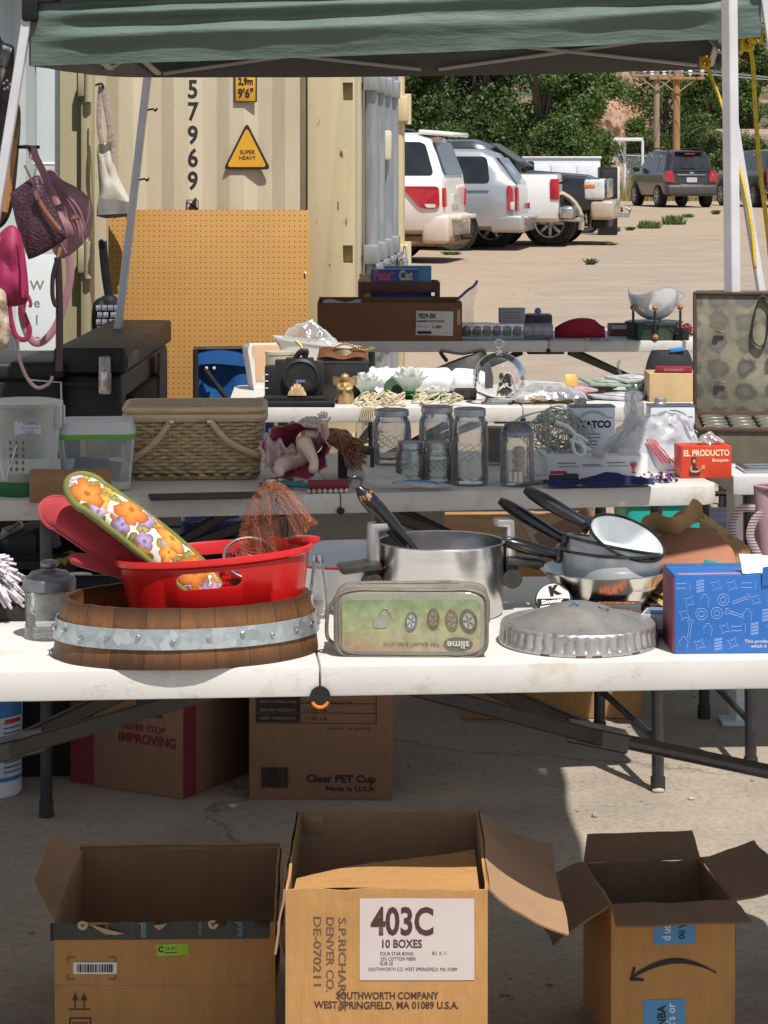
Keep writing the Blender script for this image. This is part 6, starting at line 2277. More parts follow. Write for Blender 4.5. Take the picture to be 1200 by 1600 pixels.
 MB().tube(smooth_path([(-.06,.0,.012),(-.03,.004,.014),(.0,.006,.012),(.035,.002,.010),(.075,-.004,.008)],5),.0065,8).build('handle',M('teal_grip',(.01,.24,.24),rough=.4),t)
 MB().tube(smooth_path([(-.055,.012,.008),(-.02,.016,.010),(.02,.008,.010),(.06,.02,.008)],5),.006,8).build('handle',MATS['black_plastic'],t)
 jw=MB()
 jw.box((-.068,.004,.010),(.04,.018,.012),.004,rot=(0,0,R(8)))
 jw.lathe([(0,0),(.009,0),(.009,.016),(0,.017)],12,c=(-.05,.006,.002))
 jw.build('jaw',MATS['dark_steel'],t)
 t=hold('wrench_head','chrome plumbing wrench lying among the tools in front of the doll','wrench',436,765,tw,.02,R(50))
 mb=MB()
 mb.box((0,0,.014),(.05,.022,.026),.006)
 mb.box((-.03,0,.020),(.03,.03,.016),.006)
 mb.tube([(.02,0,.014),(.09,.01,.010)],.007,8)
 mb.build('jaw',MATS['steel'],t)
 t=hold('socket_set','dark red socket rail with a row of chrome sockets','tool set',514,771,tw,.016,R(6))
 MB().box((0,.008,.016),(.095,.02,.024),.004).build('rail',M('socket_red',(.26,.012,.03),rough=.4),t)
 for k in range(8):
  MB().tube([(-.048+.0125*k,-.016,.006),(-.048+.0125*k,.0,.007)],.0052,10).build('socket',MATS['steel'],t)
 # dark small carton with card
 t=hold('small_carton','small dark brown carton with white name card behind the zip bag','box',556,748,tw,.03,R(4))
 MB().box((0,0,.036),(.085,.05,.072),.002).build('carton',M('brown_dark',(.055,.04,.035),(.04,.03,.026),rough=.7),t)
 cd=MB().box((.005,-.03,.030),(.055,.004,.052),.001,rot=(R(-6),0,0)).build('card',MATS['paper'],t)
 text('BAYER',.010,MATS['black_ink'],cd,(.005,-.0335,.050),rot=(R(84),0,0))
 # zip bag
 t=hold('zip_bag','clear zip bag with blue seal lying in front of the small jars','bag',625,771,tw,.035,R(4))
 film=MATS['film']
 f=crumple(lambda u,v:(-.085+.20*u,-.03+.085*v,.006+.050*(1-u)**1.2*(.25+.75*math.sin(PI*min(1,v*1.1)))+.004),.006,22,3)
 MB().surf(f,40,18).build('film',film,t,smooth=180)
 MB().tube(smooth_path([(-.02,-.024,.022),(.03,-.010,.026),(.075,.0,.020),(.10,.004,.010)],6),.0028,6).build('zip_seal',M('zip_blue',(.06,.20,.55),rough=.4),t)
 # mason jars
 g='clear glass canning jars with metal lids'
 mason_jar('canning_jar','wide-mouthed canning jar, leftmost of the tall jars',612,728,62,642,g)
 mason_jar('canning_jar','canning jar in the middle of the back row, between the other two tall jars',683,722,58,637,g)
 mason_jar('canning_jar','tallest canning jar, embossed and standing in front of the others at the right',734,761,58,640,g)
 mason_jar('canning_jar','short canning jar in front of the leftmost tall jar',641,756,47,692,g)
 mason_jar('canning_jar','short canning jar touching the left side of the tallest jar',685,757,44,692,g)
 t=hold('glass_tumbler','smoky glass tumbler tucked behind the tallest canning jar','glass',772,728,tw,.024)
 MB().lathe([(0,.004),(.022,.004),(.026,.095),(.024,.095),(.02,.008),(0,.008)],28).build('tumbler',clear_mat('smoky_glass',(.55,.55,.55),.3,(.2,.2,.2),.05,.3),t)
 # candle canister with metal lid
 t=hold('glass_canister','ribbed glass canister with domed metal lid and yellowish contents','canister',808,762,tw,.04)
 MB().lathe([(0,.004),(.036,.004),(.039,.008),(.038,.118),(.034,.124),(.034,.118),(.034,.012),(0,.010)],64,fn=lambda a,r,z:1+.03*math.cos(a*10)**4*(1 if r>.035 else 0)).build('jar_body',MATS['glass'],t)
 MB().lathe([(0,.150),(.020,.149),(.030,.143),(.036,.132),(.038,.124),(.038,.116),(.035,.116)],36).build('lid',M('jar_lid_dark',(.25,.25,.26),(.15,.15,.16),rough=.25,metal=.9,scale=30),t)
 for z,c_ in ((.035,(.55,.36,.07)),(.058,(.52,.40,.14)),(.080,(.45,.42,.30))):
  MB().lathe([(0,-.013),(.012,-.010),(.017,0),(.012,.010),(0,.013)],20,c=(.004,-.004,z)).build('wax_ball',M('wax%d'%int(z*1000),c_,rough=.5),t)
 lb=MB().surf(lambda u,v:(.0392*math.sin(-.6+.9*u),-.0392*math.cos(-.6+.9*u),.012+.025*v),10,2).build('label',MATS['paper'],t)
 # bundle of string lights
 t=hold('string_lights','tangled coil of clear string lights with a white plug','string lights',880,722,tw,.06)
 cw=clear_mat('light_wire',(.80,.84,.80),.6,(.74,.77,.70),.25,.2)
 rg=random.Random(17)
 mb=MB()
 bulbs=[]
 for k in range(34):
  c_=Vector((rg.gauss(-.01,.016),rg.gauss(0,.014),.066+rg.gauss(0,.010)))
  ra,rb=rg.uniform(.045,.072),rg.uniform(.035,.056)
  tilt=Euler((rg.uniform(-.7,.7),rg.uniform(-.5,.5),rg.uniform(0,3))).to_matrix()
  pts=[]
  for q in range(26):
   a=2*PI*q/26
   p=c_+tilt@Vector((ra*math.cos(a),.018*math.sin(2*a+k),rb*math.sin(a)))
   p.z=max(.004,p.z)
   pts.append(p)
  mb.tube(pts,.0016,5,closed=True)
  bulbs += [pts[3],pts[14]]
 mb.build('wire',cw,t,smooth=180)
 bm_=MB()
 for p in bulbs:
  bm_.tube([p,p+Vector((rg.uniform(-.008,.008),rg.uniform(-.008,.008),rg.uniform(-.008,.012)))],.0028,6)
 bm_.build('bulb',MATS['glass'],t)
 pl=MB()
 pl.tube(smooth_path([at(x,y,5.84)-t.location for x,y in ((868,660),(888,668),(905,688),(918,702),(930,706))],5),.006,8)
 pl.tube(smooth_path([at(x,y,5.80)-t.location for x,y in ((918,690),(902,680),(895,690),(898,706),(908,712),(914,704),(904,692),(890,688))],5),.0042,8)
 pl.build('plug_cord',MATS['white_plastic'],t)
 pb=MB().box(at(935,708,5.82)-t.location,(.03,.02,.02),.005,rot=(0,R(25),0)).build('plug',M('plug_grey',(.5,.48,.44),rough=.5),t)
 # long white carton
 t=hold('long_carton','long white printed carton lying behind the blue cloth','box',930,747,tw,.035,R(6))
 MB().box((0,0,.026),(.245,.06,.052),.002).build('carton',M('carton_white',(.76,.75,.74),(.68,.67,.67),rough=.6),t)
 pr=MB()
 for k in range(3):
  pr.box((-.075+.06*k,-.0307,.036-.004*(k%2)),(.045,.001,.003))
  pr.box((-.07+.06*k,-.0307,.028),(.05,.001,.002))
 pr.build('printed_line',M('grey_print',(.3,.3,.33)),t)
 MB().box((-.095,-.0307,.014),(.04,.001,.007)).build('printed_bar',MATS['red_ink'],t)
 gob=MB().lathe([(0,0),(.006,0),(.002,.004),(.002,.010),(.008,.020),(.007,.026)],14,mtx=Matrix.Translation((.088,-.0312,.010)))
 gob.build('printed_glass',M('pink_print',(.55,.10,.10)),t)
 # navy cloth and flashlight
 t=hold('navy_cloth','crumpled navy blue cloth lying at the table front','cloth',935,764,tw,.03,R(7))
 nv=M('navy_fabric',(.012,.020,.10),(.008,.012,.06),rough=.9,scale=12,bmp=.2,bscale=200)
 f=crumple(lambda u,v:(-.125+.25*u,-.03+.065*v,.004+.026*math.sin(PI*v)*(.35+.65*math.exp(-((u-.62)/.2)**2))+.002),.006,24,8)
 MB().surf(f,60,20).build('fabric',nv,t,smooth=180)
 t=hold('flashlight','slim black flashlight with a silver collar lying beside the navy cloth','flashlight',852,758,tw,.012,R(5))
 mx=Matrix.Translation((0,0,.0125))@Matrix.Rotation(PI/2,4,'Y')
 MB().lathe([(0,-.07),(.008,-.07),(.009,-.03),(.010,.0),(.010,.04),(.013,.05),(.013,.075),(.011,.078),(0,.078)],18,mtx=mx).build('barrel',M('flash_black',(.03,.03,.035),rough=.3,metal=.5),t)
 MB().lathe([(.0095,-.03),(.0118,-.028),(.0118,.006),(.0095,.008)],18,mtx=mx).build('collar',M('flash_pink',(.5,.42,.46),rough=.3,metal=.6),t)
 MB().lathe([(0,-.092),(.003,-.092),(.003,-.07),(0,-.07)],10,mtx=mx).build('tip',MATS['steel'],t)
 # plastic shopping bag
 t=hold('shopping_bag','thin white plastic shopping bag with red printing, knotted handles up','bag',1018,740,tw,.08)
 m,n,b=_new('bag_film')
 tn=noise_node(n,8,4,.6)
 rr=ramp(n,tn.outputs['Fac'],[(.3,(.66,.68,.73)),(.7,(.80,.81,.84))])
 n.links.new(rr.outputs[0],b.inputs['Base Color'])
 b.inputs['Roughness'].default_value=.3
 tr=n.nodes.new('ShaderNodeBsdfTransparent')
 tl=n.nodes.new('ShaderNodeBsdfTranslucent')
 n.links.new(rr.outputs[0],tl.inputs[0])
 mx1=n.nodes.new('ShaderNodeMixShader')
 mx1.inputs[0].default_value=.35
 n.links.new(b.outputs[0],mx1.inputs[1])
 n.links.new(tl.outputs[0],mx1.inputs[2])
 mx2=n.nodes.new('ShaderNodeMixShader')
 mx2.inputs[0].default_value=.25
 n.links.new(mx1.outputs[0],mx2.inputs[1])
 n.links.new(tr.outputs[0],mx2.inputs[2])
 n.links.new(mx2.outputs[0],n.nodes['Material Output'].inputs[0])
 wr=noise_node(n,26,4,.6,stretch=(1,1,.5))
 bump(n,b,wr.outputs['Fac'],.6,.012)
 BAGM=m
 t.scale=(1.18,1.1,1.06)
 def bagf(u,v):
  a=2*PI*u
  rx=.102*(1-.55*v**2.2)*(1 if v>.06 else .8+3.3*v)
  ry=.07*(1-.5*v**2)
  z=.118*v
  wob=1+.10*noise.noise(Vector((math.cos(a)*2.2,math.sin(a)*2.2,v*3)))+.035*math.sin(a*9+v*4)
  return (rx*wob*math.cos(a)+.012*v,ry*wob*math.sin(a),z*(1+.10*math.cos(a+.5))+.006*noise.noise(Vector((a*2,v*7,2))))
 MB().surf(crumple(bagf,.011,32,5),90,34,cu=True).build('film',BAGM,t,smooth=180)
 for pts,w_ in (([(-.05,-.02,.09),(-.045,-.02,.13),(-.052,-.015,.165),(-.035,-.01,.176),(-.03,0,.14),(-.02,0,.10)],.016),([(-.09,-.03,.03),(-.085,-.05,.065),(-.055,-.045,.10),(-.03,-.03,.12)],.022),([(.0,-.01,.11),(.03,-.02,.125),(.06,-.02,.11),(.075,-.03,.08)],.018)):
  path=smooth_path(pts,8)
  def rib(u,v,path=path,w_=w_):
   f_=u*(len(path)-1)
   i_=min(int(f_),len(path)-2)
   p=path[i_].lerp(path[i_+1],f_-i_)
   tg=(path[i_+1]-path[i_]).normalized()
   sd=Vector((tg.z,.25,-tg.x)).normalized()
   q=2*v-1
   return p+sd*w_*q*(1.15-.5*math.sin(PI*u))+Vector((0,.010*math.cos(q*5+u*4),.004*math.sin(q*7)))
  MB().surf(crumple(rib,.007,45,w_*900),40,12).build('bag_handle',BAGM,t,smooth=180)
 rp=MB()
 for k in range(4):
  u0=.70+.012*k
  p=[Vector(bagf(u0+.018*q,.62-.11*q))*1.0+Vector((0,-.0065,0)) for q in range(5)]
  rp.tube(p,.0022,5,flat=.4)
 rp.build('red_print',M('bag_red',(.5,.04,.06),rough=.4),t)
 MB().box((.035,.0,.03),(.08,.07,.056),.01,rot=(0,0,R(12))).build('bundle_inside',M('bundle',(.66,.70,.78),rough=.6),t)
 # purple and black trinkets
 t=hold('bead_strands','little pile of purple and black bead strands beside the red cigar box','beads',1032,755,tw,.012)
 rg=random.Random(8)
 for c_,nm in (((.20,.04,.30),'bead'),((.02,.02,.022),'bead'),((.35,.25,.38),'bead')):
  mb=MB()
  for k in range(26):
   p=Vector((rg.gauss(0,.018),rg.gauss(0,.008),.004+abs(rg.gauss(0,.007))))
   tt=bmesh.new()
   bmesh.ops.create_icosphere(tt,subdivisions=1,radius=rg.uniform(.003,.005))
   mb._merge(tt,Matrix.Translation(p))
  mb.build('bead_strand',M('bead_%d'%int(c_[0]*100),c_,rough=.25),t)
 # red cigar box
 t=hold('cigar_box','bright red cigar box with cream lettering and a seated lady picture','box',1098,748,tw,.045,R(6))
 rb=M('cigar_red',(.62,.05,.015),(.54,.04,.012),rough=.45,scale=5)
 MB().box((0,0,.0385),(.124,.075,.077),.0015).build('carton',rb,t)
 cm_=M('cream_ink',(.78,.66,.42),rough=.5,spread=.06)
 text('EL PRODUCTO',.0205,cm_,t,(0,-.0384,.060),bold=.0008,width=.112)
 text('Bouquets',.0105,cm_,t,(.034,-.0384,.043),bold=.0003)
 # seated lady: hair, dress, skin shapes printed on the box
 sk=M('skin_print',(.60,.33,.20),rough=.5)
 dk=M('print_dark',(.05,.02,.02),rough=.5)
 y0,y1=-.0388,-.0377
 MB().prism(round_poly([(-.043,.006),(-.018,.004),(-.014,.012),(-.022,.020),(-.024,.034),(-.036,.034),(-.042,.020)],.004),y0,y1).build('printed_dress',dk,t,smooth=0)
 MB().lathe([(0,0),(.0065,0),(.0065,.001),(0,.0012)],18,mtx=Matrix.Translation((-.031,y1-.0002,.043))@Matrix.Rotation(PI/2,4,'X'),sy=1.25).build('printed_hair',dk,t)
 MB().lathe([(0,0),(.0038,0),(.0038,.001),(0,.0012)],16,mtx=Matrix.Translation((-.0302,y1-.0008,.0418))@Matrix.Rotation(PI/2,4,'X'),sy=1.3).build('printed_face',sk,t)
 MB().tube(smooth_path([(-.036,y0-.0003,.030),(-.038,y0-.0003,.019),(-.026,y0-.0003,.016),(-.014,y0-.0003,.020)],4),.0024,5,flat=.4).build('printed_arm',sk,t)
 MB().tube(smooth_path([(-.027,y0-.0003,.030),(-.018,y0-.0003,.022),(-.012,y0-.0003,.021)],4),.0022,5,flat=.4).build('printed_arm',sk,t)
 MB().lathe([(.0045,0),(.0045,.008),(.0035,.010),(0,.010)],10,mtx=Matrix.Translation((-.008,y1,.022)),sy=.25).build('printed_drum',M('print_tan',(.5,.3,.15)),t)
 f=crumple(lambda u,v:(-.012+.06*u,-.022+.04*v,.078+.022*math.sin(PI*u)*math.sin(PI*v)+.004),.007,40,2)
 tt=thing('cellophane','scrap of clear cellophane sticking up from the red cigar box','wrapper',t.location.copy(),R(6))
 MB().surf(f,16,12).build('film',MATS['film'],tt,smooth=40)
 # two rectangular oil cans
 can=M('can_white',(.74,.77,.82),(.66,.69,.74),rough=.35,scale=4,metal=.15)
 for px,dd,lb,frac in ((925,6.22,'rectangular pale metal can with black lettering, left one behind the string lights',0),(1050,6.24,'rectangular pale metal can half hidden behind the shopping bag',1)):
  t=thing('metal_can',lb,'can',(at(px,700,dd).x,dd+.035,tw),R(4),'rectangular metal cans')
  MB().box((0,0,.066),(.116,.065,.132),.004).build('can_body',can,t)
  rm=MB()
  for z in (.131,.002):
   rm.box((0,0,z),(.119,.068,.004),.0018)
  rm.build('seam_rim',M('can_rim',(.30,.32,.36),rough=.3,metal=.8),t)
  MB().lathe([(0,.130),(.016,.130),(.016,.136),(.0145,.138),(.0145,.148),(.012,.150),(0,.150)],24,c=(-.026,.004,0),fn=lambda a,r,z:1+.02*math.sin(a*20)).build('screw_cap',M('cap_grey',(.5,.5,.48),rough=.4,metal=.6),t)
  text('WATCO',.024,MATS['black_ink'],t,(.002,-.0331,.086),bold=.0013,width=.092)
  ar=MB()
  for rr_ in (.030,.037):
   ar.tube([(rr_*math.cos(a),-.0331,.098+rr_*.62*math.sin(a)) for a in [PI*(.1+.8*k/14) for k in range(15)]],.0008,4)
  for s in (-1,1):
   ar.tube([(s*.035,-.0331,.104),(s*.052,-.0331,.104)],.0008,4)
  ar.build('printed_arch',M('can_ink',(.16,.17,.2)),t)
  ar=MB()
  for k in range(5):
   ar.box((-.012+.004*(k%2),-.0330,.062-.009*k),(.06-.006*k,.0006,.0022))
  ar.build('printed_lines',M('can_ink',(.16,.17,.2)),t)
def build_doll():
 """porcelain doll lying on its back, legs toward the viewer, one arm raised"""
 d=5.72
 base=Vector((at(470,742,d).x,d,TZ))
 t=thing('porcelain_doll','porcelain doll in pink dress lying on its back with one arm raised','doll',base)
 skin=M('doll_skin',(.80,.64,.55),(.72,.55,.46),rough=.45,scale=8,coat=.1)
 J={}
 vs,es,rs=[],[],[]
 def v(p,r):
  vs.append(p)
  rs.append(r)
  return len(vs)-1
 def px(x,y,dy=0.0):
  q=at(x,y,d+dy)-base
  return (q.x,q.y,max(q.z,.012))
 pel=v(px(468,712,.03),.026)
 ch=v(px(484,694,.09),.027)
 nk=v(px(490,686,.125),.012)
 hd=v(px(486,678,.155),.026)
 es += [(pel,ch),(ch,nk),(nk,hd)]
 a=v(px(478,702,.0),.021)
 k=v(px(474,688,-.045),.021)
 an=v(px(492,722,-.05),.012)
 fo=v(px(488,738,-.075),.013)
 es += [(pel,a),(a,k),(k,an),(an,fo)]
 a2=v(px(450,722,.0),.022)
 k2=v(px(440,727,-.05),.019)
 an2=v(px(434,735,-.085),.013)
 fo2=v(px(441,741,-.10),.013)
 es += [(pel,a2),(a2,k2),(k2,an2),(an2,fo2)]
 sh=v(px(500,690,.08),.014)
 el=v(px(508,678,.06),.012)
 wr=v(px(507,664,.045),.009)
 pa=v(px(506,656,.04),.0085)
 es += [(ch,sh),(sh,el),(el,wr),(wr,pa)]
 sh2=v(px(468,690,.11),.013)
 el2=v(px(452,696,.10),.011)
 es += [(ch,sh2),(sh2,el2)]
 me=bpy.data.meshes.new('body')
 me.from_pydata(vs,es,[])
 o=bpy.data.objects.new('body',me)
 COL.objects.link(o)
 o.parent=t
 sk=o.modifiers.new('skin','SKIN')
 for i,sv in enumerate(me.skin_vertices[0].data):
  sv.radius=(rs[i],rs[i])
  sv.use_root=(i==pel)
 sb=o.modifiers.new('sub','SUBSURF')
 sb.levels=sb.render_levels=2
 apply_mods(o)
 o.data.materials.clear()
 o.data.materials.append(skin)
 # fingers of the raised hand
 P=Vector(px(506,655,.04))
 for i,(dx,ln) in enumerate(((-.0085,.014),(-.004,.018),(.0005,.019),(.005,.016))):
  mb=MB()
  mb.tube(smooth_path([P+Vector((dx,0,.002)),P+Vector((dx*1.3,-.001,ln*.6)),P+Vector((dx*1.5,.002,ln))],3),[.0030,.0029,.0028,.0027,.0025,.0022,.0016],8)
  mb.build('finger',skin,o,smooth=180)
 MB().tube(smooth_path([P+Vector((.007,0,-.006)),P+Vector((.013,-.002,.0)),P+Vector((.016,-.001,.006))],3),[.0034,.0033,.0032,.003,.0028,.0024,.0016],8).build('thumb',skin,o,smooth=180)
 # face details (looking up)
 H=Vector(px(486,678,.155))
 dk=MATS['black_ink']
 for s in (-1,1):
  MB().lathe([(0,0),(.0035,0),(0,.0018)],10,mtx=Matrix.Translation(H+Vector((s*.010,-.008,.0245)))).build('eye',dk,o)
 MB().lathe([(.0035,0),(0,.006)],10,mtx=Matrix.Translation(H+Vector((0,-.014,.022)))).build('nose',skin,o)
 MB().tube([H+Vector((-.006,-.020,.0165)),H+Vector((0,-.0225,.0155)),H+Vector((.006,-.020,.0165))],.0016,6).build('mouth',M('doll_lips',(.5,.1,.1)),o)
 # dress: flared skirt from waist to thighs, with a pale lace hem
 c0=Vector(px(484,690,.08))
 c1=Vector(px(462,704,-.035))
 axd=(c1-c0).normalized()
 up=Vector((0,0,1))-axd*axd.z
 up.normalize()
 sd=axd.cross(up)
 def dress(u,w):
  an_=2*PI*u
  r=.030+.036*w**1.1+.004*math.sin(an_*9)*w+.005*fold_noise(u*5,w*3,2)
  p=c0.lerp(c1,w)+(sd*math.cos(an_)*1.18+up*math.sin(an_)*.95)*r
  p.z=max(p.z,.004)
  return p
 MB().surf(dress,64,14,cu=True).build('dress',M('doll_dress',(.48,.07,.17),(.36,.05,.12),rough=.85,scale=20),t,smooth=180)
 def lace(u,w):
  p=dress(u,.90+.16*w)
  q=c0.lerp(c1,.9)
  return q+(p-q)*(1.04+.03*math.sin(u*2*PI*26)*w)
 MB().surf(lace,130,4,cu=True).build('lace_hem',M('doll_lace',(.78,.64,.64),(.6,.46,.47),rough=.9,scale=120),t,smooth=180)
 MB().surf(lambda u,w:Vector(px(440,704,.0))+Vector((-.04+.075*u,-.01+.03*fold_noise(u*4,w*3,8),-.045+.085*w*(1-.4*u)+.008*math.sin(u*16))),26,10).build('petticoat',M('doll_petticoat',(.66,.50,.50),(.5,.36,.36),rough=.9,scale=60),t,smooth=180)
 # crocheted bonnet: rings of thread
 bn=MB()
 C=Vector(px(486,664,.15))
 for k in range(7):
  r=.034*math.cos(k*.21)
  z=.034*math.sin(k*.21)*.8
  bn.tube([C+Vector((r*math.cos(q)*1.05,r*math.sin(q)*.8,z-.008+.0018*math.sin(q*14+k))) for q in [2*PI*i/40 for i in range(40)]],.0018,5,closed=True)
 for k in range(20):
  q=2*PI*k/20
  bn.tube([C+Vector((.034*math.cos(w)*math.cos(q)*1.05,.034*math.cos(w)*math.sin(q)*.8,.034*math.sin(w)*.8-.008)) for w in [i*.24 for i in range(6)]],.0016,5)
 bn.build('bonnet',M('bonnet',(.75,.68,.66),(.55,.48,.46),rough=.9),t,smooth=180)
 # brown hair spread to the right
 hr=MB()
 rg=random.Random(6)
 for i in range(120):
  s=rg.random()
  p0=Vector(px(500+8*s,674+14*rg.random(),.14-.05*s))
  p1=Vector(px(525+18*s,672+30*rg.random(),.10))
  p2=Vector(px(540+34*rg.random(),690+46*rg.random(),.07))
  p2.z=max(p2.z,.003)
  hr.tube(smooth_path([p0,p1,p2],4),.0022,4,caps=False)
 hr.build('hair',M('doll_hair',(.36,.20,.11),(.22,.12,.065),rough=.5,scale=50),t,smooth=180)
# cartons
def carton(name,label,P,rz,W,D,H,mat,inner,flaps,th=.004,group=None,rim_fn=None):
 """open carton, P is the middle of the front bottom edge; flaps: (side, length, angle from vertical-up outward in degrees, trim0, trim1)"""
 t=thing(name,label,'cardboard box',P,rz,group)
 mb=MB()
 nW=20
 def wall(a,b,inw):
  a,b=Vector(a),Vector(b)
  def f(u,v):
   p=a.lerp(b,u)
   bow=.004*math.sin(PI*u)*math.sin(PI*v)+.0022*noise.noise(Vector((p.x*9,p.y*9,v*2)))
   rim=.004*noise.noise(Vector((p.x*22,p.y*22,5)))*v**6
   return p+Vector(inw)*-bow+Vector((0,0,H*v+rim))
  return f
 cs=[(-W/2,0,0),(W/2,0,0),(W/2,D,0),(-W/2,D,0)]
 inw=[(0,1,0),(-1,0,0),(0,-1,0),(1,0,0)]
 body=MB()
 ins=MB()
 for i in range(4):
  f=wall(cs[i],cs[(i+1)%4],inw[i])
  body.surf(f,nW,12)
  ins.surf(lambda u,v,f=f,i=i:Vector(f(u,v))+Vector(inw[i])*th,nW,12)
  # rim strip between skin and lining
  body.surf(lambda u,v,f=f,i=i:Vector(f(u,1))+Vector(inw[i])*th*v,nW,1)
 body.verts_faces([(x,y,.001) for x,y,z in cs],[(0,1,2,3)])
 ins.verts_faces([(x*.98,y*.98+.002,.004) for x,y,z in cs],[(0,1,2,3)])
 body.build('body',mat,t,smooth=30)
 ins.build('inside',inner,t,smooth=30)
 for fl in flaps:
  side,ln,ang=fl[:3]
  sk0,sk1=(fl[3],fl[4]) if len(fl)>4 else (0,0)
  nm=fl[5] if len(fl)>5 else None
  i={'front':0,'right':1,'back':2,'left':3}[side]
  a,b=Vector(cs[i]),Vector(cs[(i+1)%4])
  outv=-Vector(inw[i])
  dirv=outv*math.sin(R(ang))+Vector((0,0,math.cos(R(ang))))
  nv=outv*math.cos(R(ang))-Vector((0,0,math.sin(R(ang))))
  ax=(b-a).normalized()
  Wd=(b-a).length
  def ff(u,v,off=0.0,bend=fl[6] if len(fl)>6 else 0.0):
   l=ln*(1+0.03*noise.noise(Vector((u*5,ln*30,2))))
   p=a+ax*(Wd*(u+(sk0*(1-u)+sk1*u)*v))+dirv*(l*v)+nv*(bend*v*v-off)+Vector((0,0,H))
   return p+nv*(.004*noise.noise(Vector((u*3,v*3,ln*50))))
  fm=MB()
  fm.surf(lambda u,v:ff(u,v,0),12,6)
  o=fm.build('flap',mat,t,smooth=30)
  fi=MB()
  fi.surf(lambda u,v:ff(u,v,th*.8),12,6)
  fi.surf(lambda u,v:Vector(ff(u,1,0)).lerp(ff(u,1,th*.8),v),12,1)
  for uu in (0,1):
   fi.surf(lambda u,v,uu=uu:Vector(ff(uu,u,0)).lerp(ff(uu,u,th*.8),v),6,1)
  fi.build('flap_inside',inner,o,smooth=30)
 return t
def conform(t,W,H,base=0.0055):
 """lay printed marks of an open carton on its bowed front wall"""
 def go(o,mtx):
  m2=mtx@o.matrix_basis
  inv=m2.inverted()
  if o.type=='MESH' and len(o.data.vertices) and not o.name.startswith(('body','inside','flap')):
   for v in o.data.vertices:
    p=m2@v.co
    if abs(p.y)>0.03:
     continue
    u,vv=(p.x+W/2)/W,p.z/H
    if not (0<=u<=1 and 0<=vv<=1.02):
     continue
    bow=.004*math.sin(PI*u)*math.sin(PI*min(1,vv))+.0022*noise.noise(Vector((p.x*9,0,vv*2)))
    p.y=(p.y+base)-bow-.0004
    v.co=inv@p
  if not o.name.startswith('flap'):
   for c in o.children:
    go(c,m2)
 for c in t.children:
  go(c,Matrix.Identity(4))
def barcode(parent,c,w,h,seed=1,plate=True,mat=None):
 if plate:
  parent=MB().box(c,(w*1.22,.0012,h*1.5),.0005).build('barcode_label',MATS['paper'],parent)
 rg=random.Random(seed)
 mb=MB()
 x=c[0]-w/2
 while x<c[0]+w/2:
  ww=rg.choice((.0006,.001,.0016,.0024))*w/.055
  mb.box((x+ww/2,c[1]-.001,c[2]),(ww,.0008,h))
  x += ww+rg.choice((.0006,.001,.0014))*w/.055
 mb.build('barcode',mat or MATS['black_ink'],parent,smooth=0)
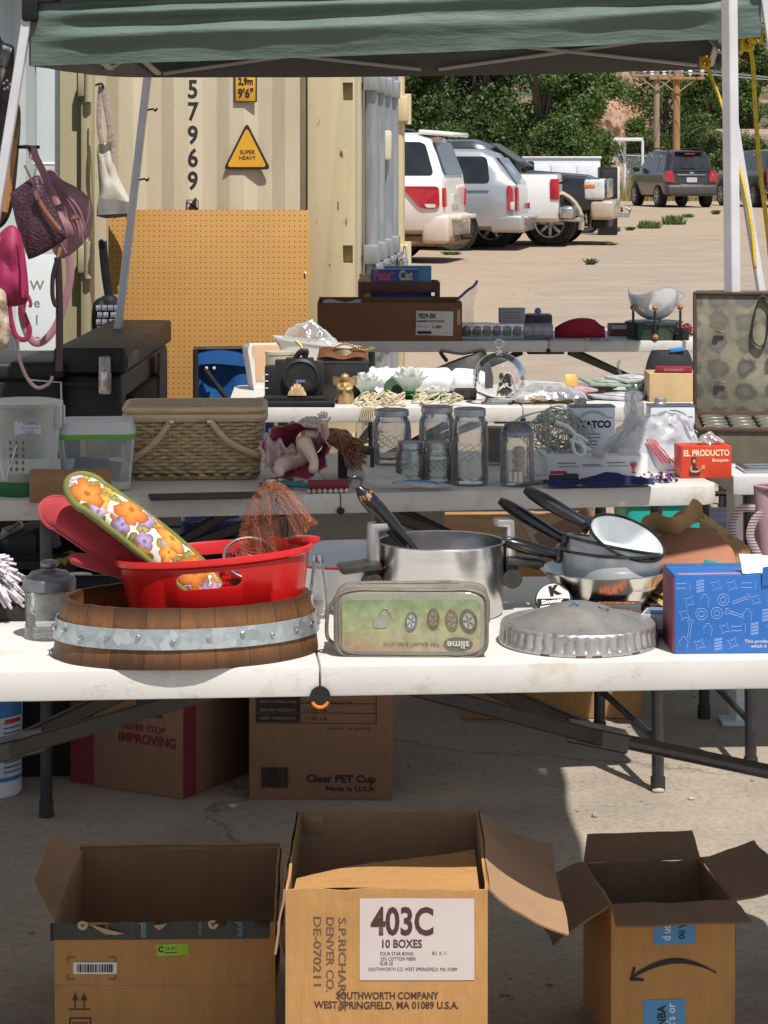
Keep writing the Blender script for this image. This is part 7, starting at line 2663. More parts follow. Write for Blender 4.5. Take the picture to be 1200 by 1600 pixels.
def build_under():
 card,inn=MATS['card'],MATS['card_inside']
 ink=MATS['brown_ink']
 # middle front carton, 403C
 d=3.667
 P=Vector((at(604,1390,d).x,d,0))
 W,D,H=.305,.44,.40
 t=carton('cardboard_box','tall cardboard box labelled 403C with one flap hanging open to the right',P,R(-.5),W,D,H,card,inn,
   [('front',.10,187-360+360-0,0,0)][:0]+[('right',.145,142,.12,.25,None,-.045),('left',.10,172,.0,.0)])
 # front flap folded inward, torn diagonal
 fb=MB()
 def torn(u,v):
  hh=.050+.045*u**1.2+.004*noise.noise(Vector((u*14,1,1)))
  return (-W/2+.012+(W-.024)*u,.010+(.10+.175*u+.006*noise.noise(Vector((u*9,2,1))))*v,H-.004-.012*v+hh*.0+.004*math.sin(u*5))
 fb.surf(torn,30,8)
 fb.build('flap',MATS['card'],t,smooth=40)
 m_lab=M('label_mauve',(.60,.53,.50),(.54,.47,.45),rough=.75,scale=4)
 k=d/FPX
 def fx(x,y):
  q=at(x,y,d)
  return q.x-P.x,q.z
 (x0,z0),(x1,z1)=fx(562,1530),fx(741,1403)
 lab=MB().surf(lambda u,v:(x0+(x1-x0)*u,-.0061,z0+(z1-z0)*v),24,16).build('label',m_lab,t,smooth=180)
 yt=-.0066
 def wr(s,x,y,px_w,size,par=lab,mat=ink,bold=.0,rot=None,yy=yt):
  xx,zz=fx(x,y)
  return text(s,size,mat,par,(xx,yy,zz),rot=rot or (PI/2,0,0),width=(px_w*k) if px_w else None,bold=bold)
 wr('403C',629,1441,98,.057,bold=.0016)
 wr('10 BOXES',627,1474,62,.017,bold=.0004)
 wr('FOUR STAR BOND',620,1489,52,.0075)
 wr('8½ X 11',687,1488,22,.0075)
 wr('25% COTTON FIBER',622,1497,55,.0075)
 wr('SUB 20',604,1504,20,.0075)
 wr('SOUTHWORTH CO. WEST SPRINGFIELD, MA. 01089',645,1513,138,.0075)
 wr('SOUTHWORTH COMPANY',605,1555,160,.015,par=t,bold=.0004,yy=-.0055)
 wr('WEST SPRINGFIELD, MA 01089 U.S.A.',604,1570,226,.015,par=t,bold=.0004,yy=-.0055)
 st=M('stencil_ink',(.16,.09,.06),(.10,.06,.04),rough=.8,scale=60)
 for s,x,y,wpx in (('S.P.RICHARDS',534,1506,145),('DENVER CO.',515,1491,116),('DE-070211',495,1488,108)):
  xx,zz=fx(x,y)
  text(s,.0165,st,t,(xx,-.0055,zz),rot=(PI/2,R(90),0),width=wpx*k,bold=.0003)
 conform(t,W,H)
 tp=MB().box((-W/2+.026,D-.0055,H-.022),(.035,.002,.03),.0005)
 tp.build('tape',M('tape_tan',(.42,.25,.12),rough=.4),t)
 # left front carton
 d=4.06
 P=Vector((at(258,1445,d).x,d,0))
 W,D,H=.368,.44,.226
 cd2=cardboard('card_left',(.47,.245,.085))
 t=carton('cardboard_box','wide cardboard box at the left with torn black tape along its front rim',P,R(1.5),W,D,H,cd2,MATS['card_inside'],
   [('left',.058,74,-.02,-.35,None,-.01),('back',.010,-3),('right',.11,168,0,-.1)])
 k=d/FPX
 def fx2(x,y):
  q=at(x,y,d)
  return q.x-P.x,q.z
 tapem=M('tape_black',(.030,.034,.034),(.02,.024,.026),rough=.35,scale=14)
 mb=MB()
 mb.surf(lambda u,v:(-W/2-.006+(W-.004)*u,-.008-.001*v,H-.026+.030*v*(1+.16*noise.noise(Vector((u*11,3,1))))-.007*math.exp(-((u-.2)/.09)**2)*v),60,4)
 tpo=mb.build('tape_strip',tapem,t,smooth=40)
 for x,s,wp,mt,an in ((180,'rrspinning',20,'tape_tan',90),(235,'Spinning',20,'tape_tan',90),(325,'spinning',20,'tape_tan',90)):
  xx,zz=fx2(x-54,1450)
  text(s,.008,M('tape_gold',(.42,.30,.18),rough=.5),tpo,(xx+.045,-.0094,zz),rot=(PI/2,R(90),0),width=wp*k*.9)
 for x in (226,376):
  xx,zz=fx2(x,1451)
  text('prime',.018,M('tape_blue',(.10,.42,.58),rough=.5),tpo,(xx,-.0094,zz-.001),rot=(PI/2,R(90),0),width=.024)
  sw=MB().tube(smooth_path([(xx-.018,-.0094,zz+.010),(xx-.022,-.0094,zz),(xx-.014,-.0094,zz-.012)],4),.0014,5,flat=.4)
  sw.build('printed_swoosh',MATS['tape_blue'],tpo)
 for x in (130,333):
  xx,zz=fx2(x,1443)
  MB().lathe([(0,0),(.0085,0),(.0085,.0008),(0,.001)],20,mtx=Matrix.Translation((xx,-.0098,zz))@Matrix.Rotation(PI/2,4,'X')).build('printed_circle',M('tape_cream',(.5,.38,.24)),tpo)
  MB().prism([(xx-.004,zz+.002),(xx+.004,zz+.002),(xx,zz-.0045)],-.0115,-.0108).build('printed_arrow',tapem,tpo,smooth=0)
 for (xa,ya,xb,yb) in ((140,1441,196,1456),(240,1444,262,1440)):
  tr=MB()
  (ax_,az_),(bx_,bz_)=fx2(xa,ya),fx2(xb,yb)
  tr.surf(lambda u,v,ax_=ax_,az_=az_,bx_=bx_,bz_=bz_:(ax_+(bx_-ax_)*u,-.0115-.003*math.sin(PI*u),az_+(bz_-az_)*u-.008*v*math.sin(PI*u)*(1+.4*noise.noise(Vector((u*9,v,1))))),14,2)
  tr.build('torn_edge',M('torn_card',(.52,.36,.20),rough=.9),t,smooth=40)
 xx,zz=fx2(149,1511)
 barcode(t,(xx,-.0068,zz),.060,.013,3)
 br=MB()
 for sx_ in (-1,1):
  for sz_ in (-1,1):
   cx_,cz_=xx-.006+sx_*.040,zz+sz_*.018
   br.box((cx_-sx_*.006,-.0062,cz_),(.012,.0006,.0012))
   br.box((cx_,-.0062,cz_-sz_*.004),(.0012,.0006,.008))
 br.build('printed_corner',ink,t,smooth=0)
 xx,zz=fx2(270,1483)
 gs=MB().box((xx,-.0066,zz),(.054,.0012,.020),.0005,rot=(0,R(-2.5),0)).build('green_sticker',M('sticker_green',(.30,.56,.02),rough=.5),t)
 text('C',.013,MATS['black_ink'],gs,(xx-.020,-.0076,zz+.0005),bold=.0006)
 text('16.4C',.0085,MATS['black_ink'],gs,(xx-.003,-.0076,zz+.002),width=.018)
 MB().box((xx-.003,-.0074,zz-.0045),(.020,.0006,.0012)).build('printed_line',MATS['black_ink'],gs)
 ar=MB()
 for x in (118,132):
  ax_,az_=fx2(x,1561)
  ar.prism([(ax_-.0055,az_),(ax_+.0055,az_),(ax_,az_+.013)],-.0068,-.0060)
  ar.box((ax_,-.0064,az_-.006),(.0022,.0008,.014))
 ax_,az_=fx2(125,1575)
 ar.box((ax_,-.0064,az_),(.036,.0008,.0022))
 ax_,az_=fx2(126,1600)
 for dx in (-.017,.017):
  ar.box((ax_+dx,-.0064,az_-.008),(.0026,.0008,.040))
 ar.box((ax_,-.0064,az_+.012),(.036,.0008,.0026))
 ar.box((ax_,-.0064,az_+.004),(.026,.0008,.0018))
 ar.build('printed_arrow',ink,t,smooth=0)
 cz=fx2(0,1540)[1]
 MB().surf(lambda u,v:(-W/2+W*u,-.0066-.0006*math.sin(PI*v),cz+.003*(v-.5)+.0015*noise.noise(Vector((u*6,0,0)))),30,2).build('crease',M('crease_card',(.46,.27,.13),rough=.9),t,smooth=180)
 conform(t,W,H,.0062)
 # right front carton with the smile
 d=4.08
 P=Vector((at(1052,1406,d).x,d,0))
 W,D,H=.212,.25,.252
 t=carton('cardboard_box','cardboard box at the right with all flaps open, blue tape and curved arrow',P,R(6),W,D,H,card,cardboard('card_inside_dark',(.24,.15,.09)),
   [('left',.115,118,-.25,.02,None,.01),('right',.105,82,.0,.08,None,-.01),('back',.05,22,.05,-.05),('front',.075,100,-.03,.05)])
 k=d/FPX
 def fx3(x,y):
  q=at(x,y,d)
  return q.x-P.x,q.z
 bt=M('tape_sky',(.07,.30,.62),(.06,.25,.54),rough=.3,scale=10)
 for (xa,ya,xb,yb),par in (((1020,1416,1086,1474),0),((1004,1560,1070,1612),1)):
  (ax_,az_),(bx_,bz_)=fx3(xa,yb),fx3(xb,ya)
  tb=MB().surf(lambda u,v:(ax_+(bx_-ax_)*u,-.0060,az_+(bz_-az_)*v),12,12).build('blue_tape',bt,t,smooth=180)
  xx,zz=(ax_+bx_)/2,(az_+bz_)/2
  text('NBA no' if par==0 else 'NBA',.020,MATS['black_ink'],tb,(xx+.014-par*.018,-.0064,zz),rot=(PI/2,R(90 if par==0 else -90),0),width=.046 if par==0 else .036,bold=.0006)
  text("It's on p" if par==0 else "It's or",.020,MATS['white_ink'],tb,(xx-.010+par*.022,-.0064,zz),rot=(PI/2,R(90 if par==0 else -90),0),width=.048 if par==0 else .042,bold=.0003)
 arc=smooth_path([fx3(x,y) for x,y in ()],2) if False else [fx3(986+134*q/20,1524-22*math.sin(PI*q/20)**.9-2*q/20) for q in range(21)]
 sm=MB()
 wd=[.0018+.0040*math.sin(PI*min(1,q/20+.08)) for q in range(21)]
 top_=[(x,z+w_) for (x,z),w_ in zip(arc,wd)]
 bot_=[(x,z-w_*.6) for (x,z),w_ in zip(arc,wd)]
 for q in range(20):
  sm.prism([bot_[q],bot_[q+1],top_[q+1],top_[q]],-.0066,-.0056)
 ax_,az_=fx3(984,1526)
 sm.prism([(ax_-.002,az_-.003),(ax_+.004,az_+.020),(ax_+.008,az_+.018),(ax_+.003,az_+.002)],-.0068,-.0056)
 sm.prism([(ax_-.002,az_-.003),(ax_+.022,az_-.004),(ax_+.021,az_+.000),(ax_+.002,az_+.003)],-.0069,-.0055)
 sm.build('printed_smile',MATS['black_ink'],t,smooth=0)
 conform(t,W,H,.0055)
 # boxes under the second table
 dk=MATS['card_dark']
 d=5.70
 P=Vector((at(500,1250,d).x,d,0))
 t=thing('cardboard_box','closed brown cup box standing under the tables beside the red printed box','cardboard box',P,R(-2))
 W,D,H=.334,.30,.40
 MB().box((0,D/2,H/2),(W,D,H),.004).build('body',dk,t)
 k=d/FPX
 def fx4(x,y):
  q=at(x,y,d)
  return q.x-P.x,q.z
 pi_=M('faded_black',(.035,.022,.016),rough=.8)
 def w4(s,x,y,wp,sz,b_=0,mat=pi_):
  xx,zz=fx4(x,y)
  text(s,sz,mat,t,(xx,-.0012,zz),width=wp*k,bold=b_)
 w4('Clear PET Cup',533,1217,108,.024,.0010)
 w4('Made in U.S.A.',548,1232,78,.015,.0005)
 (xa,za),(xb,zb)=fx4(400,1130),fx4(588,1084)
 mb=MB()
 for y in (1099,1114,1130):
  xx,zz=fx4(494,y)
  mb.box((xx,-.0006,zz),(188*k,.0012,.0012))
 for x in (400,588):
  xx,zz=fx4(x,1105)
  mb.box((xx,-.0006,zz),(.0012,.0012,50*k))
 xx,zz=fx4(435,1106)
 for q in range(3):
  mb.box((xx,-.0005,zz+(8-15.5*q)*k+7*k),(68*k,.0010,13.5*k))
 mb.build('printed_table',pi_,t,smooth=0)
 lt=M('box_letter',(.30,.17,.09))
 for s,y in (('MATCHING LIDS',1098),('GROSS WEIGHT',1111),('NET WEIGHT',1124)):
  w4(s,434,y-1,56,.0095,.0002,lt)
 w4('C-KD12P  C-KOLLOP',510,1098,80,.010)
 w4('17.32 LB',492,1110,36,.010)
 w4('11.90 LB',492,1123,36,.010)
 w4('Greener  by planting',545,1138,70,.007)
 xx,zz=fx4(428,1215)
 barcode(t,(xx,-.0010,zz),40*k,32*k,7,False,pi_)
 # red printed box
 th=math.atan2(-.16,.287)
 A=on(110,1223)
 Bc=on(286,1250)
 W=(Bc-A).length
 t=thing('cardboard_box','brown moving box with dark red printed corner bands, flaps ajar, under the tables','cardboard box',(A+Bc)/2,math.atan2(Bc.y-A.y,Bc.x-A.x))
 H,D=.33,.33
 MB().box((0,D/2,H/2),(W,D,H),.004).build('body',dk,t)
 rdm=M('print_maroon',(.20,.018,.022),(.15,.014,.018),rough=.8)
 mb=MB()
 mb.box((-W/2+.035,-.0006,H/2),(.068,.0014,H-.008))
 mb.build('printed_band',rdm,t,smooth=0)
 mb=MB()
 mb.box((W/2+.0006,.028,H/2),(.0014,.052,H-.008))
 mb.build('printed_band',rdm,t,smooth=0)
 text('NEVER STOP',.022,rdm,t,(.050,-.0012,.155),width=.125,bold=.0006)
 text('IMPROVING',.032,rdm,t,(.062,-.0012,.128),width=.165,bold=.0012)
 mb=MB().prism([(.03,.185),(.105,.185),(.105,.225),(.0675,.255),(.03,.225)],-.0014,-.0004)
 mb.build('printed_house',M('print_navy',(.02,.05,.09),rough=.7),t,smooth=0)
 fl=MB().surf(lambda u,v:(W/2-.02+.09*u,.06+.16*v,H+.012-.035*u+.006*math.sin(v*6)),6,8)
 fl.build('flap',MATS['card'],t,smooth=40)
 MB().surf(lambda u,v:(-W/2+.03+.15*u,.02+.1*v,H+.004+.03*v),6,6).build('flap',MATS['card'],t,smooth=40)
 # bucket at far left
 t=hold('plastic_bucket','white chemical bucket with blue and red printed label at the lower left edge','bucket',-20,1252,0,.085)
 MB().lathe([(0,0),(.078,0),(.081,.004),(.084,.30),(.087,.31),(.084,.32),(0,.32)],40).build('bucket_body',MATS['white_plastic'],t)
 def cyl(a0,a1,z0,z1,r,nm,mat,par):
  return MB().surf(lambda u,v:(r*math.cos(a0+(a1-a0)*u),r*math.sin(a0+(a1-a0)*u),z0+(z1-z0)*v),20,2).build(nm,mat,par,smooth=180)
 lb=cyl(-2.2,-.15,.04,.26,.0845,'label',M('label_blue',(.04,.20,.42),rough=.4),t)
 cyl(-1.35,-.18,.05,.19,.0850,'label_panel',M('label_white',(.62,.64,.66),rough=.5),lb)
 for j in range(11):
  cyl(-.95,-.25,.060+j*.0115,.064+j*.0115,.0854,'printed_line',M('label_ink',(.10,.13,.3)),lb)
 cyl(-1.3,-1.0,.10,.14,.0854,'label_block',MATS['red_ink'],lb)
 cyl(-.9,-.3,.176,.186,.0854,'label_block',MATS['red_ink'],lb)
 # black tote and things behind the first table
 t=thing('storage_tote','large black plastic tote with slotted hand holds under the second table','tote',(at(190,900,6.03).x,5.93,0),R(5))
 W,D,H=.66,.42,.535
 mb=MB()
 a=round_poly([(-W/2,0),(W/2,0),(W/2,D),(-W/2,D)],.04)
 mb.prism(a,.0,H,'xy')
 o=bevel_sharp(mb,.006).build('tote_body',MATS['black_plastic'],t)
 cm=MB()
 cm.box((0,D/2,H),(W-.03,D-.03,.5))
 cut(o,cm)
 cm=MB()
 for x in (-.25,-.055,.14):
  cm.box((x,0,H-.045),(.10,.08,.032),.012)
 cut(o,cm)
 MB().tube([(x,y-.008 if y<.1 else y,H) for x,y in [(p[0]*1.02,p[1]) for p in a]],.009,8,closed=True).build('rim',MATS['black_plastic'],t)
 t=thing('ribbed_handle','grey ribbed tool handle sticking out of the black tote','handle',at(20,838,6.0))
 mb=MB()
 a,b=at(-25,860,6.05)-t.location,at(42,816,6.05)-t.location
 mb.tube([a,a.lerp(b,.6)],.006,8)
 for q in range(9):
  mb.tube([a.lerp(b,.6+.035*q),a.lerp(b,.622+.035*q)],.011+.0005*q,10)
 mb.build('grip',M('grip_grey',(.30,.31,.32),(.1,.1,.11),rough=.4,metal=.5),t)
 t=thing('power_tool','dark grey tool body lying in the black tote','tool',(at(38,840,6.12).x,6.14,.50),R(20))
 MB().box((0,0,.03),(.12,.09,.09),.02).build('housing',M('tool_grey',(.12,.12,.125),(.06,.06,.062),rough=.5),t)
 MB().tube(smooth_path([(-.03,-.05,.07),(.04,-.06,.09),(.07,-.05,.03)],5),.012,8).build('handle',M('tool_light',(.25,.25,.25),rough=.5),t)
 MB().box((0,0,-.25),(.10,.08,.47),.01).build('stand',MATS['black_plastic'],t)
 t=thing('work_glove','yellow leather glove finger hanging over the black tote rim','glove',at(107,880,5.9))
 mb=MB()
 for dx,l in ((-.03,.03),(-.012,.0),(.012,.012),(.024,-.004)):
  mb.tube(smooth_path([(dx,0,0),(dx*.5,.015,.012),(0,.05,.014)],4),[.007,.008,.0085,.009,.009,.009,.009,.009,.009],8)
 mb.build('fingers',M('glove_yellow',(.50,.36,.06),(.4,.28,.05),rough=.8),t)
 blue=clear_mat('blue_plastic',(.35,.48,.80),.5,(.16,.26,.58),.15,.25,bmp=.2,bscale=14)
 t=thing('water_jug','translucent blue water jug lying behind the red tub under the table','jug',at(335,828,6.2),R(8))
 t.location.z=.585
 mx=Matrix.Rotation(PI/2,4,'Y')
 MB().lathe([(0,-.085),(.03,-.085),(.042,-.078),(.045,-.05),(.043,-.04),(.045,-.03),(.045,.02),(.043,.028),(.045,.04),(.042,.06),(.02,.078),(.016,.08),(.016,.095),(0,.096)],28,mtx=mx).build('jug_body',blue,t)
 t2=thing('plastic_crate','dark plastic crate under the second table carrying the blue jug','crate',(at(335,900,6.25).x,6.05,0),R(8))
 mb=MB().box((0,.2,.27),(.26,.38,.54),.01)
 mb.build('crate_body',MATS['black_plastic'],t2)
 # lit cardboard box behind
 p0,p1=at(722,860,6.5),at(1005,860,6.5)
 t=thing('cardboard_box','large light brown box lying in the sun between the second and third tables','cardboard box',((p0.x+p1.x)/2,6.52,0),R(2))
 W=p1.x-p0.x
 MB().box((0,.41,.22),(W,.82,.44),.006).build('body',MATS['card'],t)
 tb=MB().box((0,.41,.4412),(.06,.82,.001)).build('tape',MATS['tape_tan'],t)
 fl=MB().surf(lambda u,v:(W/2-.26+.16*u,.05+.3*v,.442+.08*u),8,8).build('flap',MATS['card_dark'],t)
 # teal bin
 p=at(1040,800,7.05)
 t=thing('teal_bin','bright teal plastic bin standing on the ground under the third table','bin',(p.x,7.05,0),R(3))
 tl=M('teal_bright',(.02,.46,.42),(.015,.38,.35),rough=.4,scale=4)
 mb=MB()
 a=round_poly([(-.10,0),(.10,0),(.10,.26),(-.10,.26)],.02)
 n_=len(a)
 mb.verts_faces([(x*.85,y,0) for x,y in a]+[(x*1.18,y,.50) for x,y in a],[(i,(i+1)%n_,n_+(i+1)%n_,n_+i) for i in range(n_)]+[tuple(range(n_))[::-1]])
 mb.build('bin_body',tl,t,smooth=50)
 MB().tube([(x*1.2,y,.50) for x,y in a],.008,8,closed=True).build('rim',tl,t)
 # dark suitcase-like box next to it
 t=thing('dark_case','dark blue-grey case on the ground below the open suitcase table','case',(at(1125,820,7.3).x,7.2,0),R(-4))
 MB().box((0,.12,.22),(.26,.24,.44),.015).build('case_body',M('case_navy',(.03,.035,.06),(.02,.022,.04),rough=.6),t)
 MB().tube(smooth_path([(-.06,.12,.44),(-.05,.12,.49),(.05,.12,.49),(.06,.12,.44)],5),.008,8).build('handle',MATS['black_plastic'],t)
 # pebble bits on the pavement that the photo shows: two pale stones
 for x,y,r,lb in ((364,1262,.010,'pale round pebble on the shaded pavement below the cup box'),(1028,1238,.012,'tan stone at the foot of the table leg'),(1080,1250,.007,'small tan stone on the sunlit pavement')):
  p=on(x,y)
  tt=bmesh.new()
  bmesh.ops.create_icosphere(tt,subdivisions=2,radius=r)
  mb=MB()._merge(tt,Matrix.Diagonal((1.2,.9,.6,1)))
  mb.jitter(r*.3,60,x)
  o=mb.build('stone',M('stone_tan',(.50,.42,.33),(.36,.30,.24),rough=.9,scale=40),None,loc=(p.x,p.y,r*.45))
  tag(o,lb,'stone')
build_second()
build_under()
# THIRD AND FOURTH TABLES
def build_third():
 tw=TZ
 # black ornamental stand (telephone / clock holder)
 bk=M('satin_black',(.014,.014,.015),(.028,.027,.027),rough=.42,scale=12)
 P=on(462,637,tw,.07)
 k=P.y/FPX
 t=thing('clock_case','black stepped ornamental desk clock case with round disc and flat base at the table end','clock case',P)
 def lx(x):
  return (x-462)*k
 def lz(y):
  return (637-y)*k
 MB().box((lx(468),0,.010),(112*k,.13,.020),.004).build('base',bk,t)
 MB().box((lx(462),0,.026),(98*k,.11,.014),.003).build('base',bk,t)
 col=MB()
 for x0,x1,yt in ((414,432,575),(430,448,566),(446,490,563),(488,505,568)):
  col.box((lx((x0+x1)/2),.01,(lz(yt)+.03)/2),((x1-x0)*k,.055,lz(yt)-.03),.003)
 col.build('body',bk,t)
 mx=Matrix.Translation((lx(471),-.026,lz(592)))@Matrix.Rotation(PI/2,4,'X')
 dsc=MB().lathe([(0,-.01),(.054,-.01),(.058,-.004),(.058,.006),(.050,.010),(.047,.006),(0,.006)],40,mtx=mx).build('dial_disc',bk,t)
 MB().lathe([(0,0),(.016,0),(.014,.010),(0,.012)],20,mtx=Matrix.Translation((lx(481),-.032,lz(606)))@Matrix.Rotation(PI/2,4,'X')).build('knob',bk,dsc)
 MB().box((lx(470),-.0335,lz(598)),(.030,.002,.009),.0005).build('blue_plate',M('plate_blue',(.16,.20,.42),rough=.4),dsc)
 MB().tube(smooth_path([(lx(462),.0,lz(563)),(lx(468),-.005,lz(555)),(lx(478),-.005,lz(552)),(lx(476),0,lz(562))],5),.010,8).build('knob',bk,t)
 wm=MB()
 for y in (588,598,609):
  wm.box((lx(416),-.019,lz(y)),(.014,.002,.003))
 wm.box((lx(413),-.019,lz(600)),(.003,.002,.055))
 wm.build('white_bracket',MATS['white_ink'],t)
 sh=hold('seashell','small golden seashell lying on the black clock base','shell',465,625,tw+.033,.012)
 sh.location=P+Vector((lx(465),-.045,.033))
 MB().surf(lambda u,v:((u-.5)*.058,.014*math.cos(PI*v),.003+.036*math.sin(PI*u)**.7*(math.sin(PI*v)**.8)*(1+.1*math.sin(u*40))),40,12).build('shell',M('shell_gold',(.58,.42,.22),(.35,.22,.10),rough=.5,scale=60),sh,smooth=180)
 # black box with brown purse on it
 t=thing('black_box','plain black box behind the gold angel figurine','box',(at(538,600,7.86).x,7.86,tw),R(2))
 MB().box((0,0,.056),(.155,.16,.112),.003).build('box_body',bk,t)
 MB().box((0,0,.114),(.158,.163,.010),.002).build('lid',M('lid_black',(.04,.04,.042),rough=.4),t)
 t2=thing('brown_purse','small brown leather purse with gold clasp lying on the black box','purse',t.location+Vector((-.005,-.02,.119)),R(-4))
 br=M('brown_leather',(.17,.07,.03),(.10,.04,.02),rough=.4,scale=18,bmp=.2)
 MB().surf(lambda u,v:(.085*math.cos(2*PI*u)*(1-.12*v),.05*math.sin(2*PI*u)*(1-.4*v),.034*v+.006*math.sin(6*PI*u)*v),36,8,cu=True).disc(.0001,.034).build('body',br,t2,smooth=180)
 MB().surf(lambda u,v:(-.075+.15*u,-.055+.10*v,.030+.012*math.sin(PI*v)-.02*(1-v)**2+.004*math.sin(u*9)),20,8).build('flap',br,t2,smooth=180)
 ch=MB()
 for q in range(16):
  ch.tube([(.00+.008*q-.02+.004*math.cos(a),-.035+.003*math.sin(a),.044+.010*math.sin(q*.4)+.003*math.sin(a*2)) for a in [2*PI*i/8 for i in range(8)]],.0016,5,closed=True)
 ch.build('chain',MATS['gold'],t2)
 # gold angel
 t=hold('angel_figurine','gold angel figurine standing left of the lotus candle holders','figurine',539,632,tw,.028)
 gd=M('antique_gold',(.60,.43,.20),(.30,.17,.07),rough=.45,metal=.5,scale=45,bmp=.3,bscale=120)
 MB().lathe([(0,0),(.028,0),(.029,.008),(.024,.03),(.021,.045),(.022,.055),(.014,.066),(.007,.070),(0,.070)],24,fn=lambda a,r,z:1+.10*math.sin(a*5+z*60)).build('robe',gd,t,smooth=180)
 MB().lathe([(0,.064),(.010,.068),(.015,.080),(.012,.090),(0,.096)],18,fn=lambda a,r,z:1+.06*math.sin(a*7+z*200)).build('head',gd,t,smooth=180)
 for s in (-1,1):
  MB().surf(lambda u,v,s=s:(s*(.010+.028*u),.012+.006*u,.045+.034*v*(1-.2*u)+.014*u),8,6).build('wing',gd,t,smooth=180)
  MB().tube(smooth_path([(s*.017,0,.060),(s*.020,-.016,.050),(s*.004,-.024,.046)],4),.0055,8).build('arm',gd,t)
 ft=MB()
 for s in (-1,1):
  ft.tube([(s*.010,-.018,.005),(s*.011,-.030,.004)],.006,8)
 ft.build('foot',gd,t)
 # lotus candle holders
 pw=M('petal_white',(.86,.86,.84),(.76,.80,.77),rough=.4,scale=14)
 lg=M('leaf_green',(.03,.22,.04),(.02,.14,.03),rough=.45,scale=20)
 def lotus(lb,x,y,wpx,hpx,leaf=True):
  P=on(x,y,tw,.04)
  k_=P.y/FPX
  r,h=wpx*k_/2,hpx*k_
  t=thing('lotus_candle_holder',lb,'candle holder',P,random.Random(x).uniform(0,1),'white lotus flower candle holders')
  for ring,(n,ro,tilt) in enumerate(((8,1.0,1.0),(7,.72,.62),(5,.42,.25))):
   for q in range(n):
    a=2*PI*(q+ring*.5)/n
    def pet(u,v,a=a,ro=ro,tilt=tilt):
     l=v
     w=.46*r*math.sin(PI*min(1,.16+.78*l))**.6*(u-.5)*2
     rad=r*(.22+ro*.78*l**1.1)
     zz=h*(.22+.78*l*(1.15-.35*tilt)-.10*tilt*l*l)-abs(u-.5)*-.06*h
     ca,sa=math.cos(a),math.sin(a)
     cup=(u-.5)**2*.5*r
     return ((rad-cup)*ca-w*sa,(rad-cup)*sa+w*ca,zz)
    MB().surf(pet,6,8).build('petal',pw,t,smooth=180)
  MB().lathe([(0,0),(r*.5,0),(r*.42,h*.10),(r*.30,h*.25),(0,h*.26)],20).build('cup',lg,t)
  MB().lathe([(0,h*.3),(r*.16,h*.3),(r*.2,h*.62),(r*.1,h*.8),(0,h*.82)],14).build('flower_center',M('lotus_center',(.50,.46,.30),rough=.5),t)
  if leaf:
   def lf(u,v):
    a=-2.9+2.6*u
    rr=r*(.25+.95*v)
    return (rr*math.cos(a),rr*math.sin(a)*.9,.003+.012*v*(1+math.sin(u*16))*.6)
   MB().surf(lf,30,6).build('leaf',lg,t,smooth=180)
  return t
 lotus('white lotus flower candle holder just right of the gold angel',572,626,52,40)
 lotus('largest white lotus candle holder with green leaves in the middle of the table',640,624,60,46)
 lotus('small low white lotus candle holder between the large lotus and glass globe',680,626,38,20)
 t=thing('lotus_leaf','dark green pointed leaf standing between the two tall lotus flowers','leaf',on(612,622,tw,.05))
 MB().surf(lambda u,v:((u-.5)*.07*math.sin(PI*min(1,.1+v*.9))+.02*v,.02*v,.075*v),8,8).build('blade',M('leaf_dark_green',(.04,.10,.03),rough=.5),t,smooth=180)
 # cream cord loops
 cd=M('cream_cord',(.66,.58,.40),(.50,.40,.25),rough=.8,scale=90)
 rg=random.Random(3)
 for lb,cs in (('cream cord loops with shell charms in front of the left lotus',[(566,632,22),(577,634,18),(590,632,20)]),('cream cord loops lying in front of the large lotus',[(612,630,26),(622,633,20),(606,634,18)]),('cream cord loops with charms at the right of the lotus flowers',[(655,630,24),(672,634,30),(700,633,26),(712,634,22)])):
  P=on(cs[0][0],cs[0][1],tw)
  t=thing('cord_necklace',lb,'necklace',P,0,'cord necklaces on the third table')
  mb=MB()
  for x,y,w in cs:
   C=on(x,y,tw)-P
   r=w*7.5/FPX/2
   for q in range(3):
    rr=r*(1-.14*q)
    mb.tube([C+Vector((rr*math.cos(a)+.003*q,rr*.8*math.sin(a)-.008,.006+.006*q+.011*(1+math.sin(a*1+q+x)))) for a in [2*PI*i/24 for i in range(24)]],.0030,6,closed=True)
  mb.build('cord',cd,t,smooth=180)
  cm=MB()
  for q in range(6):
   C=on(cs[q%len(cs)][0]+rg.uniform(-10,10),cs[q%len(cs)][1]+3,tw)-P
   cm.lathe([(0,0),(.006,.003),(.004,.008),(0,.011)],8,c=C)
  cm.build('charm',M('charm_tan',(.50,.38,.22),rough=.5),t)
 t=thing('cord_necklace','short cream cord tassel hanging over the front edge of the third table','necklace',on(575,637,tw)+Vector((0,-.004,0)),0,'cord necklaces on the third table')
 mb=MB()
 for q in range(8):
  mb.tube(smooth_path([(-.012+.005*q,.01,.004),(-.016+.005*q,-.006,.002),(-.026+.006*q,-.008,-.02),(-.03+.007*q,-.008,-.038)],4),.0022,5)
 mb.build('cord',cd,t)
 # white rolled cloth
 t=thing('white_cloth','long rolled white cloth lying across the back of the third table','cloth',(at(665,606,7.98).x,7.98,tw),R(-2))
 wc=M('cloth_white',(.78,.77,.80),(.68,.67,.72),rough=.9,scale=8,bmp=.2,bscale=60)
 L_=185*7.98/FPX
 def roll(u,v):
  a=2*PI*v
  r=.040*(1+.10*math.sin(u*21)*.5+.16*fold_noise(u*7,math.cos(a),2))*(1-.35*(2*u-1)**8)
  g=1-.28*math.exp(-((u-.72)/.02)**2)-.2*math.exp(-((u-.33)/.03)**2)
  return (-L_/2+L_*u,r*g*1.3*math.cos(a),max(.002,.040+r*g*math.sin(a)))
